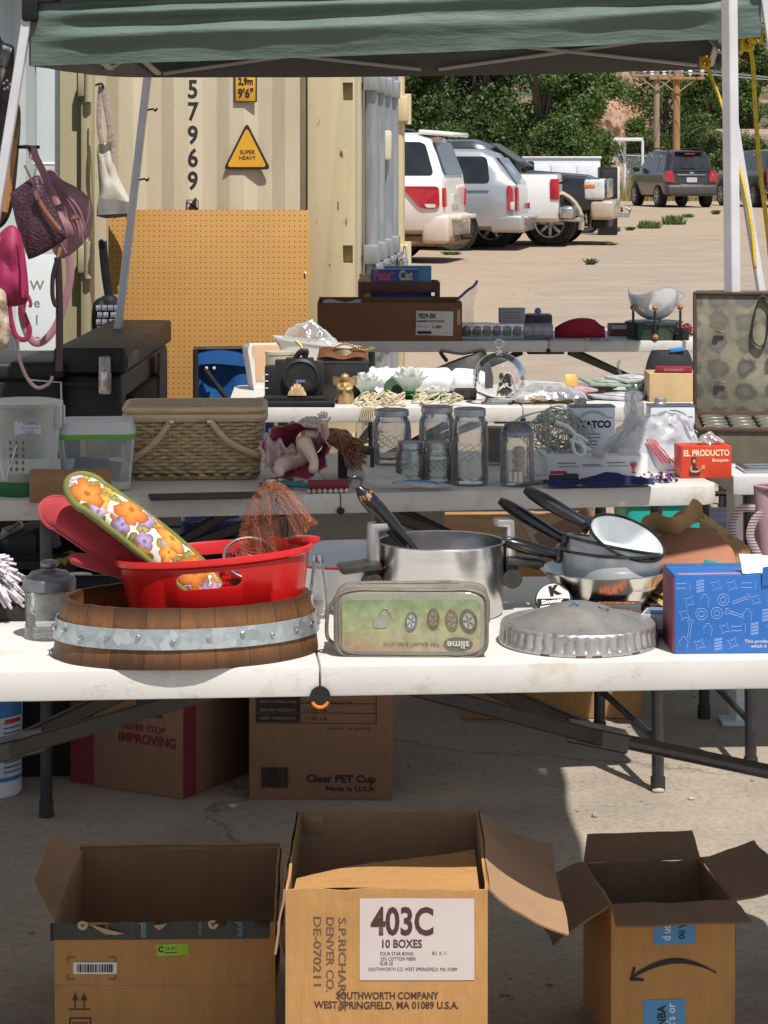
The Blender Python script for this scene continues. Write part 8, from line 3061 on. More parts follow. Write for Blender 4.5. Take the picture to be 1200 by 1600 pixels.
 MB().surf(roll,90,24,cv=True).build('roll',wc,t,smooth=180)
 MB().surf(lambda u,v:(-L_/2+.01+.10*u,-.05+.03*v,.01+.07*v+.008*math.sin(u*14)),16,6).build('loose_fold',wc,t,smooth=180)
 # glass globe cloche
 P=on(780,634,tw,.083)
 t=thing('glass_globe','round glass globe terrarium with ringed knob on top','globe',P)
 r=.084
 cg=clear_mat('globe_glass',(.97,.98,.975),.05,(.7,.74,.74),.02,.0,thin=1.3)
 MB().lathe([(.052,.004)]+[(r*math.sin(a),.080-r*math.cos(a)*.95) for a in [R(38)+(R(180)-R(38))*q/30 for q in range(30)]]+[(.009,.161)],48).build('globe_shell',cg,t,smooth=180)
 MB().lathe([(0,0),(.054,0),(.056,.003),(.052,.006),(0,.006)],40).build('base_plate',cg,t)
 MB().lathe([(.010,.160),(.006,.166),(.006,.170),(.010,.173),(0,.174)],20).build('knob_stem',MATS['glass'],t)
 MB().tube([(.013*math.cos(a),0,.184+.013*math.sin(a)) for a in [2*PI*q/24 for q in range(24)]],.0045,10,closed=True).build('knob_ring',MATS['glass'],t)
 t2=thing('dark_trinkets','dark beaded trinkets showing inside the glass globe','trinkets',P+Vector((.022,.005,.008)))
 rg=random.Random(2)
 mb=MB()
 for q in range(30):
  tt=bmesh.new()
  bmesh.ops.create_icosphere(tt,subdivisions=1,radius=rg.uniform(.005,.010))
  mb._merge(tt,Matrix.Translation((rg.gauss(0,.012),rg.gauss(0,.010),.01+.07*rg.random())))
 mb.build('beads',M('bead_dark',(.02,.018,.02),rough=.3),t2)
 MB().tube(smooth_path([(-.03,0,.004),(-.02,0,.05),(.0,0,.085),(.022,0,.07),(.03,0,.01)],5),.004,6).build('cord',cd,t2)
 MB().box((.028,0,.075),(.025,.004,.04),.001,rot=(0,R(10),0)).build('tag',M('tag_pink',(.6,.45,.5)),t2)
 # magazines, papers and bags of cards
 rg=random.Random(21)
 specs=[('yellow-edged',(.62,.50,.10),865,604,.15,.11,14),('pale lilac',(.62,.62,.74),968,618,.16,.12,-24),('cream',(.70,.64,.52),905,620,.17,.12,10),('brown-toned',(.38,.26,.20),922,600,.15,.10,-30),('pink-toned',(.58,.36,.38),890,612,.15,.10,32),
   ('white',(.72,.72,.72),850,622,.16,.11,-8),('greenish',(.40,.48,.38),945,612,.14,.10,18),('light grey',(.6,.6,.62),985,628,.14,.10,40)]
 base_z=tw
 for i,(nm,c_,x,y,w_,d_,rz) in enumerate(specs):
  P=on(x,y+8,tw)
  P.y=7.70+.05*(i%4)
  P.x=(x-600)*P.y/FPX
  z=tw+.002+.0135*i*.55
  t=thing('booklet','%s paper booklet in the loose pile right of the glass globe'%nm,'booklet',(P.x,P.y,z),R(rz),'booklets in the loose paper pile')
  tl=rg.uniform(-5,7)
  ck=M('cover_%d'%i,c_,tuple(q*.55 for q in c_),rough=.35,scale=22)
  MB().box((0,0,.004),(w_,d_,.0075),.001,rot=(R(5+tl*.4),R(tl*.7),0)).build('cover',ck,t)
  MB().box((.01,-.005,.0088),(w_*.7,d_*.5,.001),.0002,rot=(R(5+tl*.4),R(tl*.7),0)).build('cover_picture',M('pic_%d'%i,tuple(min(.8,q*1.25+.05) for q in c_),tuple(q*.4 for q in c_[::-1]),rough=.3,scale=40),t)
 f=crumple(lambda u,v:(-.12+.24*u,-.06+.12*v,.012+.045*math.sin(PI*u)**.5*math.sin(PI*v)**.6),.010,22,6)
 t=thing('zip_bag','crinkled clear bag of picture cards lying left of the loose paper pile','bag',(at(855,628,7.62).x,7.62,tw+.002),R(6))
 MB().surf(f,36,18).build('film',MATS['film'],t,smooth=180)
 for q in range(4):
  MB().box((-.06+.04*q,.0,.014+.004*q),(.07,.05,.002),.0003,rot=(R(6),R(5*q-8),R(20*q))).build('card',M('cardpic_%d'%q,((.5,.3,.2),(.7,.4,.08),(.4,.45,.55),(.3,.2,.25))[q],rough=.4,scale=50,spread=.6),t)
 t=thing('orange_card','small orange card lying on the loose paper pile','card',(at(892,612,7.63).x,7.63,tw+.052),R(10))
 MB().box((0,0,.02),(.036,.004,.04),.0006,rot=(R(-25),0,0)).build('sheet',M('card_orange',(.75,.36,.05),rough=.5),t)
 t=thing('glass_dish','pale green glass dish behind the paper pile','dish',(at(995,606,8.0).x,8.0,tw),R(0))
 gg=clear_mat('green_glass',(.75,.88,.84),.35,(.40,.55,.52),.05,.3)
 MB().lathe([(0,.003),(.03,.003),(.05,.03),(.058,.055),(.054,.055),(.044,.03),(.026,.008),(0,.008)],30,fn=lambda a,r,z:1+.03*math.sin(a*10)).build('dish',gg,t)
 MB().tube(smooth_path([(-.05,0,.05),(-.062,0,.085),(-.055,0,.105)],4),.005,6).build('handle',gg,t)
 # tan box with pack and purse on top
 t=thing('tan_box','plain tan cardboard box behind the right oil can','box',(at(1052,630,7.72).x,7.74,tw),R(1))
 MB().box((0,0,.045),(.165,.14,.09),.003).build('carton',M('tan_card',(.56,.40,.21),(.46,.32,.16),rough=.8),t)
 t2=thing('booklet','thin dark red booklet lying on the tan cardboard box','booklet',t.location+Vector((.0,-.03,.092)),R(-5),'booklets in the loose paper pile')
 rdb=M('booklet_red',(.30,.015,.03),(.22,.01,.02),rough=.5)
 MB().box((0,0,.008),(.115,.06,.016),.001).build('cover',rdb,t2)
 text('RADIANT',.0105,M('pale_pink',(.6,.4,.4)),t2,(0,-.0306,.008),width=.06)
 t3=thing('black_pouch','flat black pouch with a bright blue clip behind the tan box','pouch',t.location+Vector((.01,.16,.0)),R(2))
 MB().surf(lambda u,v:(.085*math.cos(2*PI*u)*(1-.3*v**3),.035*math.sin(2*PI*u)*(1-.5*v**3),.145*v),30,10,cu=True).disc(.001,.145).build('body',M('pouch_black',(.02,.02,.024),rough=.6,bmp=.2),t3,smooth=180)
 MB().box((.02,-.02,.148),(.05,.012,.014),.004,rot=(0,R(-8),0)).build('clip',M('clip_blue',(.05,.25,.65),rough=.4),t3)
 # black bag behind, between third and fourth tables
 t=thing('black_bag','slouching black bag with a strap behind the white cloth roll','bag',(at(712,580,8.15).x,8.15,tw),R(3))
 bb=M('bag_black',(.018,.017,.019),(.03,.028,.03),rough=.6,scale=10,bmp=.3)
 def slouch(u,v):
  a=2*PI*u
  return (.125*math.cos(a)*(1-.45*v**2)+.02*v,.07*math.sin(a)*(1-.6*v**2),.098*v*(1+.25*math.cos(a))+.006*fold_noise(math.cos(a)*3,v*3,4))
 MB().surf(slouch,40,12,cu=True).build('body',bb,t,smooth=180)
 MB().tube(smooth_path([(-.03,0,.09),(-.05,-.02,.125),(.02,-.03,.118),(.09,0,.125),(.10,0,.09)],5),.007,8).build('strap',bb,t)
 t=thing('black_camera','small black camera beside the glass globe','camera',on(727,626,tw,.04),R(5))
 MB().box((0,0,.018),(.07,.035,.036),.005).build('body',bk,t)
 MB().lathe([(0,0),(.013,0),(.012,.012),(0,.013)],18,mtx=Matrix.Translation((0,-.018,.018))@Matrix.Rotation(PI/2,4,'X')).build('lens',MATS['dark_steel'],t)
 # white basin with plastic, peach lined bin, cream tin
 wp=M('tub_white',(.74,.72,.68),(.64,.61,.56),rough=.5,scale=5)
 t=thing('oval_tub','white oval plastic tub holding crinkled clear plastic behind the black clock case','tub',(at(490,560,8.17).x,8.17,tw),rot=(R(0),R(7),R(-6)))
 mb=MB()
 mb.lathe([(0,.004),(.11,.004),(.122,.0),(.148,.095),(.158,.098),(.158,.104),(.146,.104),(.118,.010),(0,.010)],56,sx=1.0,sy=.42)
 for v_ in mb.bm.verts:
  v_.co.z += .05
 mb.lathe([(0,0),(.10,0),(.11,.052),(0,.052)],40,sx=1,sy=.42)
 mb.build('tub_body',wp,t)
 f=crumple(lambda u,v:(-.12+.2*u,-.04+.09*v,.13+.075*math.sin(PI*u)*math.sin(PI*min(1,v*1.2))+.01),.016,20,3)
 t2=thing('plastic_wrap','crinkled clear plastic wrap heaped in the white oval tub','wrap',t.location.copy(),R(-6))
 MB().surf(f,34,18).build('film',MATS['film'],t2,smooth=60)
 t=thing('open_bin','white bin with peach-coloured inside standing left of the oval tub','bin',(at(418,560,8.05).x,8.08,tw),R(14))
 mb=MB()
 mb.prism([(-.050,0),(-.044,.0),(-.050,.10),(-.060,.125),(-.058,.142),(-.066,.150),(-.072,.135),(-.066,.10)],-.02,.08)
 mb.box((0,.07,.075),(.10,.006,.15),.002)
 mb.box((0,.03,.004),(.10,.09,.008),.002)
 mb.build('bin_body',wp,t)
 MB().box((.01,.064,.085),(.098,.004,.118),.001).build('peach_panel',M('peach',(.62,.40,.25),(.55,.35,.21),rough=.7),t)
 t=thing('cream_tin','cream coloured round tin behind the black clock case','tin',(at(437,575,7.72).x,7.72,tw))
 MB().lathe([(0,0),(.044,0),(.045,.002),(.045,.145),(.047,.147),(.047,.156),(0,.157)],36).build('tin_body',M('tin_cream',(.62,.56,.42),rough=.4),t)
 mb=MB().tube(smooth_path([(.03,-.03,.12),(.06,-.03,.15),(.07,-.02,.17),(.05,-.01,.19)],5),.005,6)
 mb.build('handle',MATS['gold'],t)
def build_fourth():
 tw=TZ
 # long brown carton
 P=on(609,533,tw,.0)
 d=P.y
 k=d/FPX
 W,H,D=224*k,60*k,.26
 dk=M('carton_brown',(.215,.095,.045),(.17,.072,.034),rough=.85,scale=4,bmp=.1,bscale=80)
 t=thing('long_carton','long low brown cardboard carton with white shipping label on the farthest table','cardboard box',P,R(.6))
 mb=MB()
 for a,b,s in (((0,0,H/2),0,(W,.006,H)),((0,D,H/2),0,(W,.006,H*1.12)),((-W/2,D/2,H/2),0,(.006,D,H)),((W/2,D/2,H/2),0,(.006,D,H)),((0,D/2,.004),0,(W,D,.006))):
  mb.box(a,s,.001)
 mb.build('body',dk,t)
 (xa,za),(xb,zb)=((650-609)*k,(533-524)*k),((708-609)*k,(533-486)*k)
 lb=MB().box(((xa+xb)/2,-.0038,(za+zb)/2),(xb-xa,.0012,zb-za),.0003,rot=(0,R(1.5),0)).build('label',M('ship_label',(.66,.64,.60),rough=.6,spread=.06),t)
 ki=MATS['black_ink']
 def w(s,x,y,wp,sz,b=0):
  text(s,sz,ki,lb,((x-609)*k,-.0048,(533-y)*k),width=wp*k,bold=b)
 w('7829-BK',667,494,30,.028,.001)
 w('WAGNER-57 67 W COUNT',673,502,44,.012,.0006)
 w('1.00',682,511,14,.016,.0006)
 w('CTN QTY',661,510,18,.009)
 MB().box(((663-609)*k,-.0047,(533-519.5)*k),(22*k,.0008,4.5*k)).build('barcode',ki,lb)
 w('1 OF 1',697,520,12,.008)
 fl=MB().surf(lambda u,v:(-W/2+.02+.16*u,.02+.10*v,H-.01+.012*v+.006*math.sin(u*8)),14,6)
 fl.build('inner_paper',M('grey_paper',(.45,.45,.5),rough=.7),t)
 MB().box((W/2-.012,-.002,H*.62),(.014,.004,H*.4),.001).build('tape',M('tape_pale',(.55,.40,.24),rough=.4),t)
 # wooden crate and books standing in the carton
 wd=M('crate_wood',(.155,.052,.032),(.11,.036,.022),rough=.6,scale=6)
 c=at(624,470,d+.17)
 t2=thing('wooden_tray','dark reddish wooden tray standing behind the long carton and holding children\'s books','tray',(c.x,d+.31,tw),R(1))
 Wt=128*(d+.3)/FPX
 zt=CAM_H-(441-HY)*(d+.3)/FPX-tw
 mb=MB()
 for z,hh in ((zt-.022,.045),(zt-.085,.028)):
  mb.box((0,0,z),(Wt,.014,hh),.003)
  mb.box((0,.20,z),(Wt,.014,hh),.003)
 for s in (-1,1):
  mb.box((s*(Wt/2-.008),.1,zt/2),(.016,.22,zt),.003)
 mb.box((0,.1,zt-.10),(Wt,.2,.008))
 mb.build('tray_body',wd,t2)
 MB().box((0,.1,.075),(Wt*.9,.16,.15),.004).build('stand_box',dk,t2)
 def book(lb,x0,x1,y0,y1,dd,c_,nm,rz,txt=None):
  q0,q1=at(x0,y1,dd),at(x1,y0,dd)
  t=thing('picture_book',lb,'book',((q0.x+q1.x)/2,dd+.02,min(q0.z,tw+zt-.095)),R(rz),'books in the wooden tray')
  hh=q1.z-t.location.z
  MB().box((0,0,hh/2),(q1.x-q0.x,.028,hh),.002).build('cover',M(nm,c_,tuple(q*.7 for q in c_),rough=.35,scale=10),t)
  MB().box((0,0,hh-.001),(q1.x-q0.x-.008,.022,.006)).build('pages',MATS['paper'],t)
  return t,hh,q1.x-q0.x
 bt,hh,ww=book('blue picture book with pink and cream title at the front of the wooden tray',580,654,421,441,d+.335,(.02,.085,.36),'book_blue',-1)
 zc=hh-10*(d+.33)/FPX
 text('Pete',.062,M('title_pink',(.72,.12,.22),rough=.5),bt,(-ww*.27,-.0148,zc),bold=.002,width=ww*.36)
 text('the',.022,M('title_pink',(.72,.12,.22)),bt,(-.01,-.0148,zc+.014),bold=.0005,width=ww*.09)
 text('Cat',.058,M('title_cream',(.75,.66,.42),rough=.5),bt,(ww*.23,-.0148,zc),bold=.002,width=ww*.29)
 book('light blue picture book leaning behind the titled one',600,674,416,441,d+.40,(.06,.30,.58),'book_sky',3)
 book('pale book standing low inside the wooden tray',586,640,430,441,d+.45,(.45,.50,.58),'book_pale',0)
 t=thing('plush_toy','tiny cream plush toy peeking over the left end of the wooden tray','toy',(at(571,440,d+.36).x,d+.36,tw+zt-.096))
 MB().lathe([(0,0),(.024,.004),(.027,.04),(.02,.075),(.030,.09),(.031,.105),(.02,.122),(0,.128)],20,fn=lambda a,r,z:1+.07*math.sin(a*5+z*80)).build('body',M('plush_cream',(.70,.52,.28),(.58,.4,.2),rough=.95,bmp=.4),t,smooth=180)
 for s in (-1,1):
  MB().lathe([(0,0),(.010,.004),(.009,.012),(0,.016)],10,c=(s*.018,0,.115)).build('ear',MATS['plush_cream'],t,smooth=180)
 # zip bag standing beside the carton
 t=thing('zip_bag','clear zip bag with dark blue seal standing behind the right end of the carton','bag',(at(722,505,d+.2).x,d+.14,tw),R(10))
 f=crumple(lambda u,v:(-.045+.085*u+.02*v,.02*math.sin(PI*u)*(1-v),.245*v*(.72+.28*u)),.012,14,9)
 MB().surf(f,20,26).build('film',MATS['film'],t,smooth=180)
 MB().tube([Vector(f(u/8,.985)) for u in range(9)],.006,6).build('zip_seal',M('seal_navy',(.06,.10,.42),rough=.4),t)
 # clear box with coloured tissue
 P=on(792,531,tw,.05)
 kk=P.y/FPX
 t=thing('clear_box','flat clear plastic box filled with colourful bits right of the carton','box',P,R(.5))
 W=142*kk
 MB().box((0,0,.035),(W,.10,.066),.006).build('shell',clear_mat('box_clear',(.86,.87,.92),.35,(.62,.62,.70),.1,.25,bmp=.2,bscale=16),t)
 rg=random.Random(31)
 for q in range(9):
  c_=((.55,.08,.20),(.10,.38,.42),(.62,.45,.10),(.30,.12,.40),(.10,.42,.20),(.65,.20,.10),(.5,.5,.55),(.20,.30,.60),(.6,.3,.45))[q]
  x=-W/2+W*(q+.5)/9
  mb=MB().lathe([(0,-.024),(.016,-.018),(.020,0),(.016,.018),(0,.024)],12,c=(x,rg.uniform(-.015,.01),.034),fn=lambda a,r,z:1+.2*math.sin(a*5+z*90))
  mb.build('coloured_bit',M('bit_%d'%q,c_,tuple(v*.5 for v in c_),rough=.6,scale=40),t)
 gy=M('box_grey',(.36,.35,.38),(.28,.27,.30),rough=.6,scale=12)
 t2=thing('small_box','small grey printed box standing on the clear plastic box','box',t.location+Vector(((800-792)*kk,.02,.069)),R(2))
 MB().box((0,0,.031),(40*kk,.06,.062),.002).build('carton',gy,t2)
 for q in range(3):
  MB().box((0,-.0306,.044-.011*q),(28*kk,.001,.003)).build('printed_line',M('box_line',(.2,.19,.22)),t2)
 t2=thing('shallow_case','shallow dark open case with blue bits behind the clear plastic box','case',(at(840,515,d+.2).x,d+.18,tw),R(-2))
 mb=MB().box((0,0,.05),(.12,.08,.10),.004)
 mb.build('case_body',M('case_brown',(.06,.05,.05),rough=.5),t2)
 MB().box((0,-.005,.102),(.10,.06,.006),.002).build('lining',M('case_tan',(.45,.42,.38),rough=.6),t2)
 MB().lathe([(0,0),(.016,.004),(.012,.02),(0,.026)],12,c=(.0,0,.105)).build('blue_bit',M('bit_blue',(.15,.28,.6),rough=.4),t2)
 # red zip pouch
 P=on(905,529,tw,.04)
 t=thing('red_pouch','bright red fabric pouch with rounded top on the farthest table','pouch',P,R(-3))
 rf=M('red_fabric',(.42,.012,.03),(.34,.01,.025),rough=.75,scale=8,bmp=.15,bscale=50)
 def pch(u,v):
  a=2*PI*v
  x=-.105+.215*u
  h=.086*(math.sin(PI*(.10+.72*u))**.6)*(1 if u<.8 else 1-(u-.8)*1.6)
  w_=.030*math.sin(PI*(.06+.88*u))**.5
  return (x,w_*math.cos(a),max(.001,h*.5+h*.5*math.sin(a)*(1-.12*math.cos(a))))
 MB().surf(pch,40,20,cv=True).build('body',rf,t,smooth=180)
 MB().tube([(-.105+.215*u/20,-.018,.086*.78*(math.sin(PI*(.10+.72*u/20))**.6)) for u in range(21)],.0025,6).build('zipper',M('zip_red',(.25,.008,.02),rough=.5),t)
 t=thing('trinket_pile','little pile of grey trinkets in front of the red pouch','trinkets',on(935,534,tw,.02))
 rg=random.Random(5)
 for q in range(7):
  MB().lathe([(0,0),(.010,.002),(.008,.012),(0,.015)],10,c=(rg.uniform(-.05,.05),rg.uniform(-.015,.015),.001),sx=rg.uniform(.7,1.4)).build('trinket',M('trinket_grey',(.34,.34,.36),(.15,.15,.18),rough=.4,scale=50),t)
 t=thing('small_box','small flat purple and white box right of the red pouch','box',on(965,526,tw,.05),R(8))
 MB().box((0,0,.028),(.078,.06,.054),.002).build('carton',M('plum_box',(.24,.08,.14),rough=.5),t)
 MB().box((0,-.0306,.04),(.07,.0014,.018)).build('label',MATS['paper'],t)
 # glass light fixture with wooden balls
 P=on(1022,531,tw,.06)
 kk=P.y/FPX
 t=thing('light_fixture','ceiling light fixture with frosted petal glass bowl, dark green base and wooden balls','lamp',P,R(4))
 gr=M('fixture_green',(.055,.085,.07),(.035,.055,.045),rough=.35,scale=8,metal=.3)
 MB().lathe([(0,0),(.118,0),(.118,.064),(.126,.066),(.126,.076),(0,.078)],8).build('base',gr,t)
 fz=clear_mat('frosted',(.90,.92,.94),.75,(.76,.78,.82),.3,.15)
 def bowl(u,v):
  a=2*PI*u
  r=.02+.095*math.sin(v*PI/2)**.8
  fl=1+.20*max(0,v-.6)/.4*(math.cos(a*3+.5)*.5+.35)
  return (r*fl*math.cos(a),r*fl*math.sin(a),.082+.12*v**1.3-.020*v**3*math.cos(a*3+.5))
 MB().surf(bowl,72,18,cu=True).build('glass_bowl',fz,t,smooth=180)
 bl=M('wood_ball',(.42,.20,.07),(.32,.14,.05),rough=.4)
 for a in (-2.6,-1.72,-.55,1.2):
  p=(.118*math.cos(a),.118*math.sin(a)-.004)
  MB().tube([(p[0],p[1],.01),(p[0],p[1],.125)],.0055,8).build('rod',MATS['black_metal'],t)
  for z in (.135,)+((.012,) if -2<a<-1 else ()):
   MB().lathe([(0,-.014),(.010,-.010),(.014,0),(.010,.010),(0,.014)],14,c=(p[0],p[1]-(.006 if z<.1 else 0),z+.004)).build('wooden_ball',bl,t)
 wr=MB()
 for q in range(4):
  wr.tube(smooth_path([(.03+.02*q,-.125,.055-.008*q),(.07,-.13,.03+.01*q),(.12,-.10,.045-.006*q),(.15,-.06,.02+.008*q)],6),.0024,5)
 wr.tube(smooth_path([(.10,-.10,.03),(.155,-.09,.02),(.16,-.10,-.04),(.16,-.09,-.10),(.172,-.08,-.12)],6),.0022,5)
 wr.build('wire',MATS['black_plastic'],t)
 MB().box((.10,-.085,.026),(.06,.05,.052),.004).build('junction_box',MATS['black_plastic'],t)
 t=thing('red_beads','tangle of red beads and wire right of the light fixture','beads',on(1073,527,tw,.05))
 mb=MB()
 rg=random.Random(77)
 for q in range(9):
  mb.tube([(rg.gauss(0,.004)+.022*math.cos(a+q),.02*math.sin(a),.014+.007*q*.6+.008*math.sin(a*2+q)) for a in [2*PI*i/14 for i in range(14)]],.003,5,closed=True)
 mb.build('strand',M('bead_red',(.40,.02,.06),rough=.3),t)
# suitcase table at the right
def build_suitcase():
 tw=TZ
 d0=6.1
 x0=at(1094,700,d0).x
 W,Db,Hb=.52,.33,.085
 t=thing('old_suitcase','open weathered grey-brown suitcase with rows of round stains in its lid','suitcase',(x0+W/2,d0,tw),R(-5))
 lt=M('case_leather',(.17,.145,.105),(.10,.085,.062),rough=.7,scale=9,bmp=.2)
 edge=M('case_edge',(.105,.06,.032),(.06,.035,.02),rough=.6,scale=20)
 mb=MB()
 for c,s in (((0,0,Hb/2),(W,.008,Hb)),((0,Db,Hb/2),(W,.008,Hb)),((-W/2,Db/2,Hb/2),(.008,Db,Hb)),((W/2,Db/2,Hb/2),(.008,Db,Hb)),((0,Db/2,.004),(W,Db,.008))):
  mb.box(c,s,.002)
 mb.build('base',lt,t)
 MB().box((0,Db/2,.030),(W-.014,Db-.014,.004)).build('tray_floor',M('case_liner',(.28,.25,.18),rough=.8),t)
 rim=MB()
 for c,s in (((0,-.002,Hb),(W+.01,.016,.012)),((0,Db,Hb),(W+.01,.016,.012)),((-W/2,Db/2,Hb),(.016,Db,.012)),((W/2,Db/2,Hb),(.016,Db,.012))):
  rim.box(c,s,.004)
 rim.build('edge_band',edge,t)
 # lid interior with stains left by round objects
 m,n,b=_new('stained_lining')
 tc=n.nodes.new('ShaderNodeTexCoord')
 sp=n.nodes.new('ShaderNodeSeparateXYZ')
 n.links.new(tc.outputs['Object'],sp.inputs[0])
 px_=.071
 ux=mth(n,'SUBTRACT',mth(n,'FRACT',mth(n,'MULTIPLY_ADD',sp.outputs['X'],1/px_,.25)),.5)
 uz=mth(n,'SUBTRACT',mth(n,'FRACT',mth(n,'MULTIPLY_ADD',sp.outputs['Z'],1/.062,.1)),.5)
 rr=mth(n,'SQRT',mth(n,'ADD',mth(n,'POWER',ux,2.0),mth(n,'POWER',uz,2.0)))
 nn=noise_node(n,16,6,.7)
 nb=noise_node(n,5,4,.6)
 rr2=mth(n,'ADD',rr,mth(n,'MULTIPLY',mth(n,'SUBTRACT',nn.outputs['Fac'],.5),.95))
 stn=ramp(n,rr2,[(.16,(.55,.55,.55)),(.26,(.9,.9,.9)),(.34,(.75,.75,.75)),(.44,(0,0,0))])
 base=ramp(n,nb.outputs['Fac'],[(.3,(.205,.195,.155)),(.5,(.29,.265,.20)),(.7,(.36,.335,.26))])
 fine=ramp(n,nn.outputs['Fac'],[(.3,(.55,.57,.60)),(.62,(1.12,1.1,1.04))])
 c=mixc(n,.9,base.outputs[0],fine.outputs[0],'MULTIPLY')
 f=mth(n,'MULTIPLY',stn.outputs[0],mth(n,'MULTIPLY_ADD',nb.outputs['Fac'],1.5,-.05))
 n.links.new(mixc(n,f,c,(.075,.08,.085)),b.inputs['Base Color'])
 b.inputs['Roughness'].default_value=.8
 H=.328
 lid=thing('x',None,None)
 bpy.data.objects.remove(lid)
 mb=MB().box((0,Db+.055,Hb+H/2),(W,.09,H),.012)
 lo=mb.build('lid',lt,t)
 MB().box((0,Db+.008,Hb+H/2),(W-.012,.006,H-.014),.002).build('lid_lining',m,lo)
 rim=MB()
 for c_,s in (((0,Db+.006,Hb+H-.004),(W+.006,.016,.009)),((-W/2+.002,Db+.006,Hb+H/2),(.008,.016,H)),((W/2-.002,Db+.006,Hb+H/2),(.008,.016,H)),((0,Db+.006,Hb+.006),(W,.016,.012))):
  rim.box(c_,s,.004)
 rim.build('edge_band',edge,lo)
 bs=M('old_brass',(.42,.36,.24),(.25,.2,.12),rough=.4,metal=.8,scale=40)
 for x,y in ((1109,519),(1110,598)):
  q=at(x,y,d0+Db)-t.location
  MB().box((q.x,Db-.003,q.z),(.030,.006,.007),.003).build('latch',bs,lo)
  MB().tube([(q.x-.006+.006*math.cos(a),Db-.007,q.z+.005*math.sin(a)) for a in [2*PI*i/14 for i in range(14)]],.002,5,closed=True).build('latch_ring',bs,lo)
 q=at(1172,497,d0+Db)-t.location
 st=MB()
 pts=[(q.x+.012,q.z+.055),(q.x+.024,q.z+.03),(q.x+.018,q.z-.04),(q.x+.002,q.z-.075),(q.x-.022,q.z-.055),(q.x-.018,q.z+.0),(q.x-.004,q.z+.052)]
 st.tube(smooth_path([(a_,Db-.004,b_) for a_,b_ in pts],4,True),.006,8,closed=True,flat=.4)
 st.build('strap_loop',M('strap_dark',(.06,.058,.054),rough=.6),lo)
 # rows of silver lids in the base
 tin=M('tin_lid',(.50,.48,.42),(.36,.34,.30),rough=.3,metal=.8,scale=30)
 g='round metal tins standing in the open suitcase'
 k=0
 first=None
 for j in range(4):
  for i in range(7):
   x=-W/2+.045+i*.071
   y=.045+j*.077
   if first is None:
    first=thing('round_tin','round flat metal tin standing in the rows inside the suitcase base','tin',(0,0,0),0,g)
    MB().lathe([(0,0),(.031,0),(.031,.048),(0,.048)],24).build('tin_body',tin,first)
    MB().lathe([(.032,.040),(.033,.042),(.033,.054),(.030,.057),(.024,.054),(0,.054)],24).build('lid',tin,first)
    o=first
   else:
    o=copy_thing(first,(0,0,0))
   o.location=t.location+Matrix.Rotation(R(-5),3,'Z')@Vector((x,y,.033))
 # flat silver frame in front
 t=thing('framed_photo','flat silver picture frame lying on the grey table in front of the suitcase','frame',on(1178,737,tw,.03)+Vector((.05,.0,0)),R(4))
 mb=MB()
 for c_,s in (((0,-.05,.006),(.17,.016,.012)),((0,.05,.006),(.17,.016,.012)),((-.077,0,.006),(.016,.10,.012)),((.077,0,.006),(.016,.10,.012))):
  mb.box(c_,s,.003)
 mb.build('frame_border',MATS['steel'],t)
 MB().box((0,0,.003),(.15,.09,.004)).build('picture',M('frame_pic',(.12,.12,.13),rough=.2),t)
 # wooden piece leaning behind the suitcase
 t=thing('wooden_bracket','wooden board piece leaning behind the suitcase at the right edge','board',at(1205,455,6.65),rot=(0,R(18),0))
 t.location.z=tw
 MB().box((0,.01,.33),(.07,.03,.56),.004).build('board',M('bracket_wood',(.42,.26,.12),(.32,.19,.08),rough=.6,scale=6),t)
build_third()
build_fourth()
build_suitcase()
# LEFT SIDE: CHESTS, PEGBOARD, WAGON, HANGING BAGS
def pegboard_mat():
 m,n,b=_new('pegboard_mat')
 tc=n.nodes.new('ShaderNodeTexCoord')
 sp=n.nodes.new('ShaderNodeSeparateXYZ')
 n.links.new(tc.outputs['Object'],sp.inputs[0])
 p=.0254
 ux=mth(n,'SUBTRACT',mth(n,'FRACT',mth(n,'MULTIPLY',sp.outputs['X'],1/p)),.5)
 uz=mth(n,'SUBTRACT',mth(n,'FRACT',mth(n,'MULTIPLY',sp.outputs['Z'],1/p)),.5)
 rr=mth(n,'SQRT',mth(n,'ADD',mth(n,'POWER',ux,2.0),mth(n,'POWER',uz,2.0)))
 h=ramp(n,rr,[(.10,(1,1,1)),(.15,(0,0,0))])
 t=noise_node(n,3,5,.6)
 c=ramp(n,t.outputs['Fac'],[(.3,(.46,.235,.06)),(.7,(.52,.275,.075))])
 n.links.new(mixc(n,h.outputs[0],c.outputs[0],(.13,.06,.02)),b.inputs['Base Color'])
 b.inputs['Roughness'].default_value=.6
 bump(n,b,mth(n,'SUBTRACT',1.0,h.outputs[0]),.6,.004)
 return m
def sheet_bag(name,label,cat,px_pts,d,thick,mat,group=None,wrinkle=1.0):
 """soft bag body whose outline was measured in the photograph, with real thickness bulging in the middle"""
 P=[at(x,y,d) for x,y in px_pts]
 c=sum(P,Vector())/len(P)
 t=thing(name,label,cat,c,0,group)
 out=smooth_path([p-c for p in P],5,True)
 N=len(out)
 def side(s):
  def f(u,v):
   p=out[int(round(u*N))%N]
   k=1-v
   q=p*k
   wr=(1-abs(noise.noise(Vector((q.x*16,q.z*7,s*2+d))))*2)*.010+noise.noise(Vector((q.x*38,q.z*22,s+d)))*.004
   return (q.x,s*thick*(1-k**2.4)**.55+wr*wrinkle*(1-k**6),q.z)
  return f
 mb=MB()
 mb.surf(side(-1),N,16,cu=True)
 mb.surf(side(1),N,16,cu=True)
 bmesh.ops.remove_doubles(mb.bm,verts=mb.bm.verts,dist=.0004)
 mb.build('bag_body',mat,t,smooth=180)
 return t
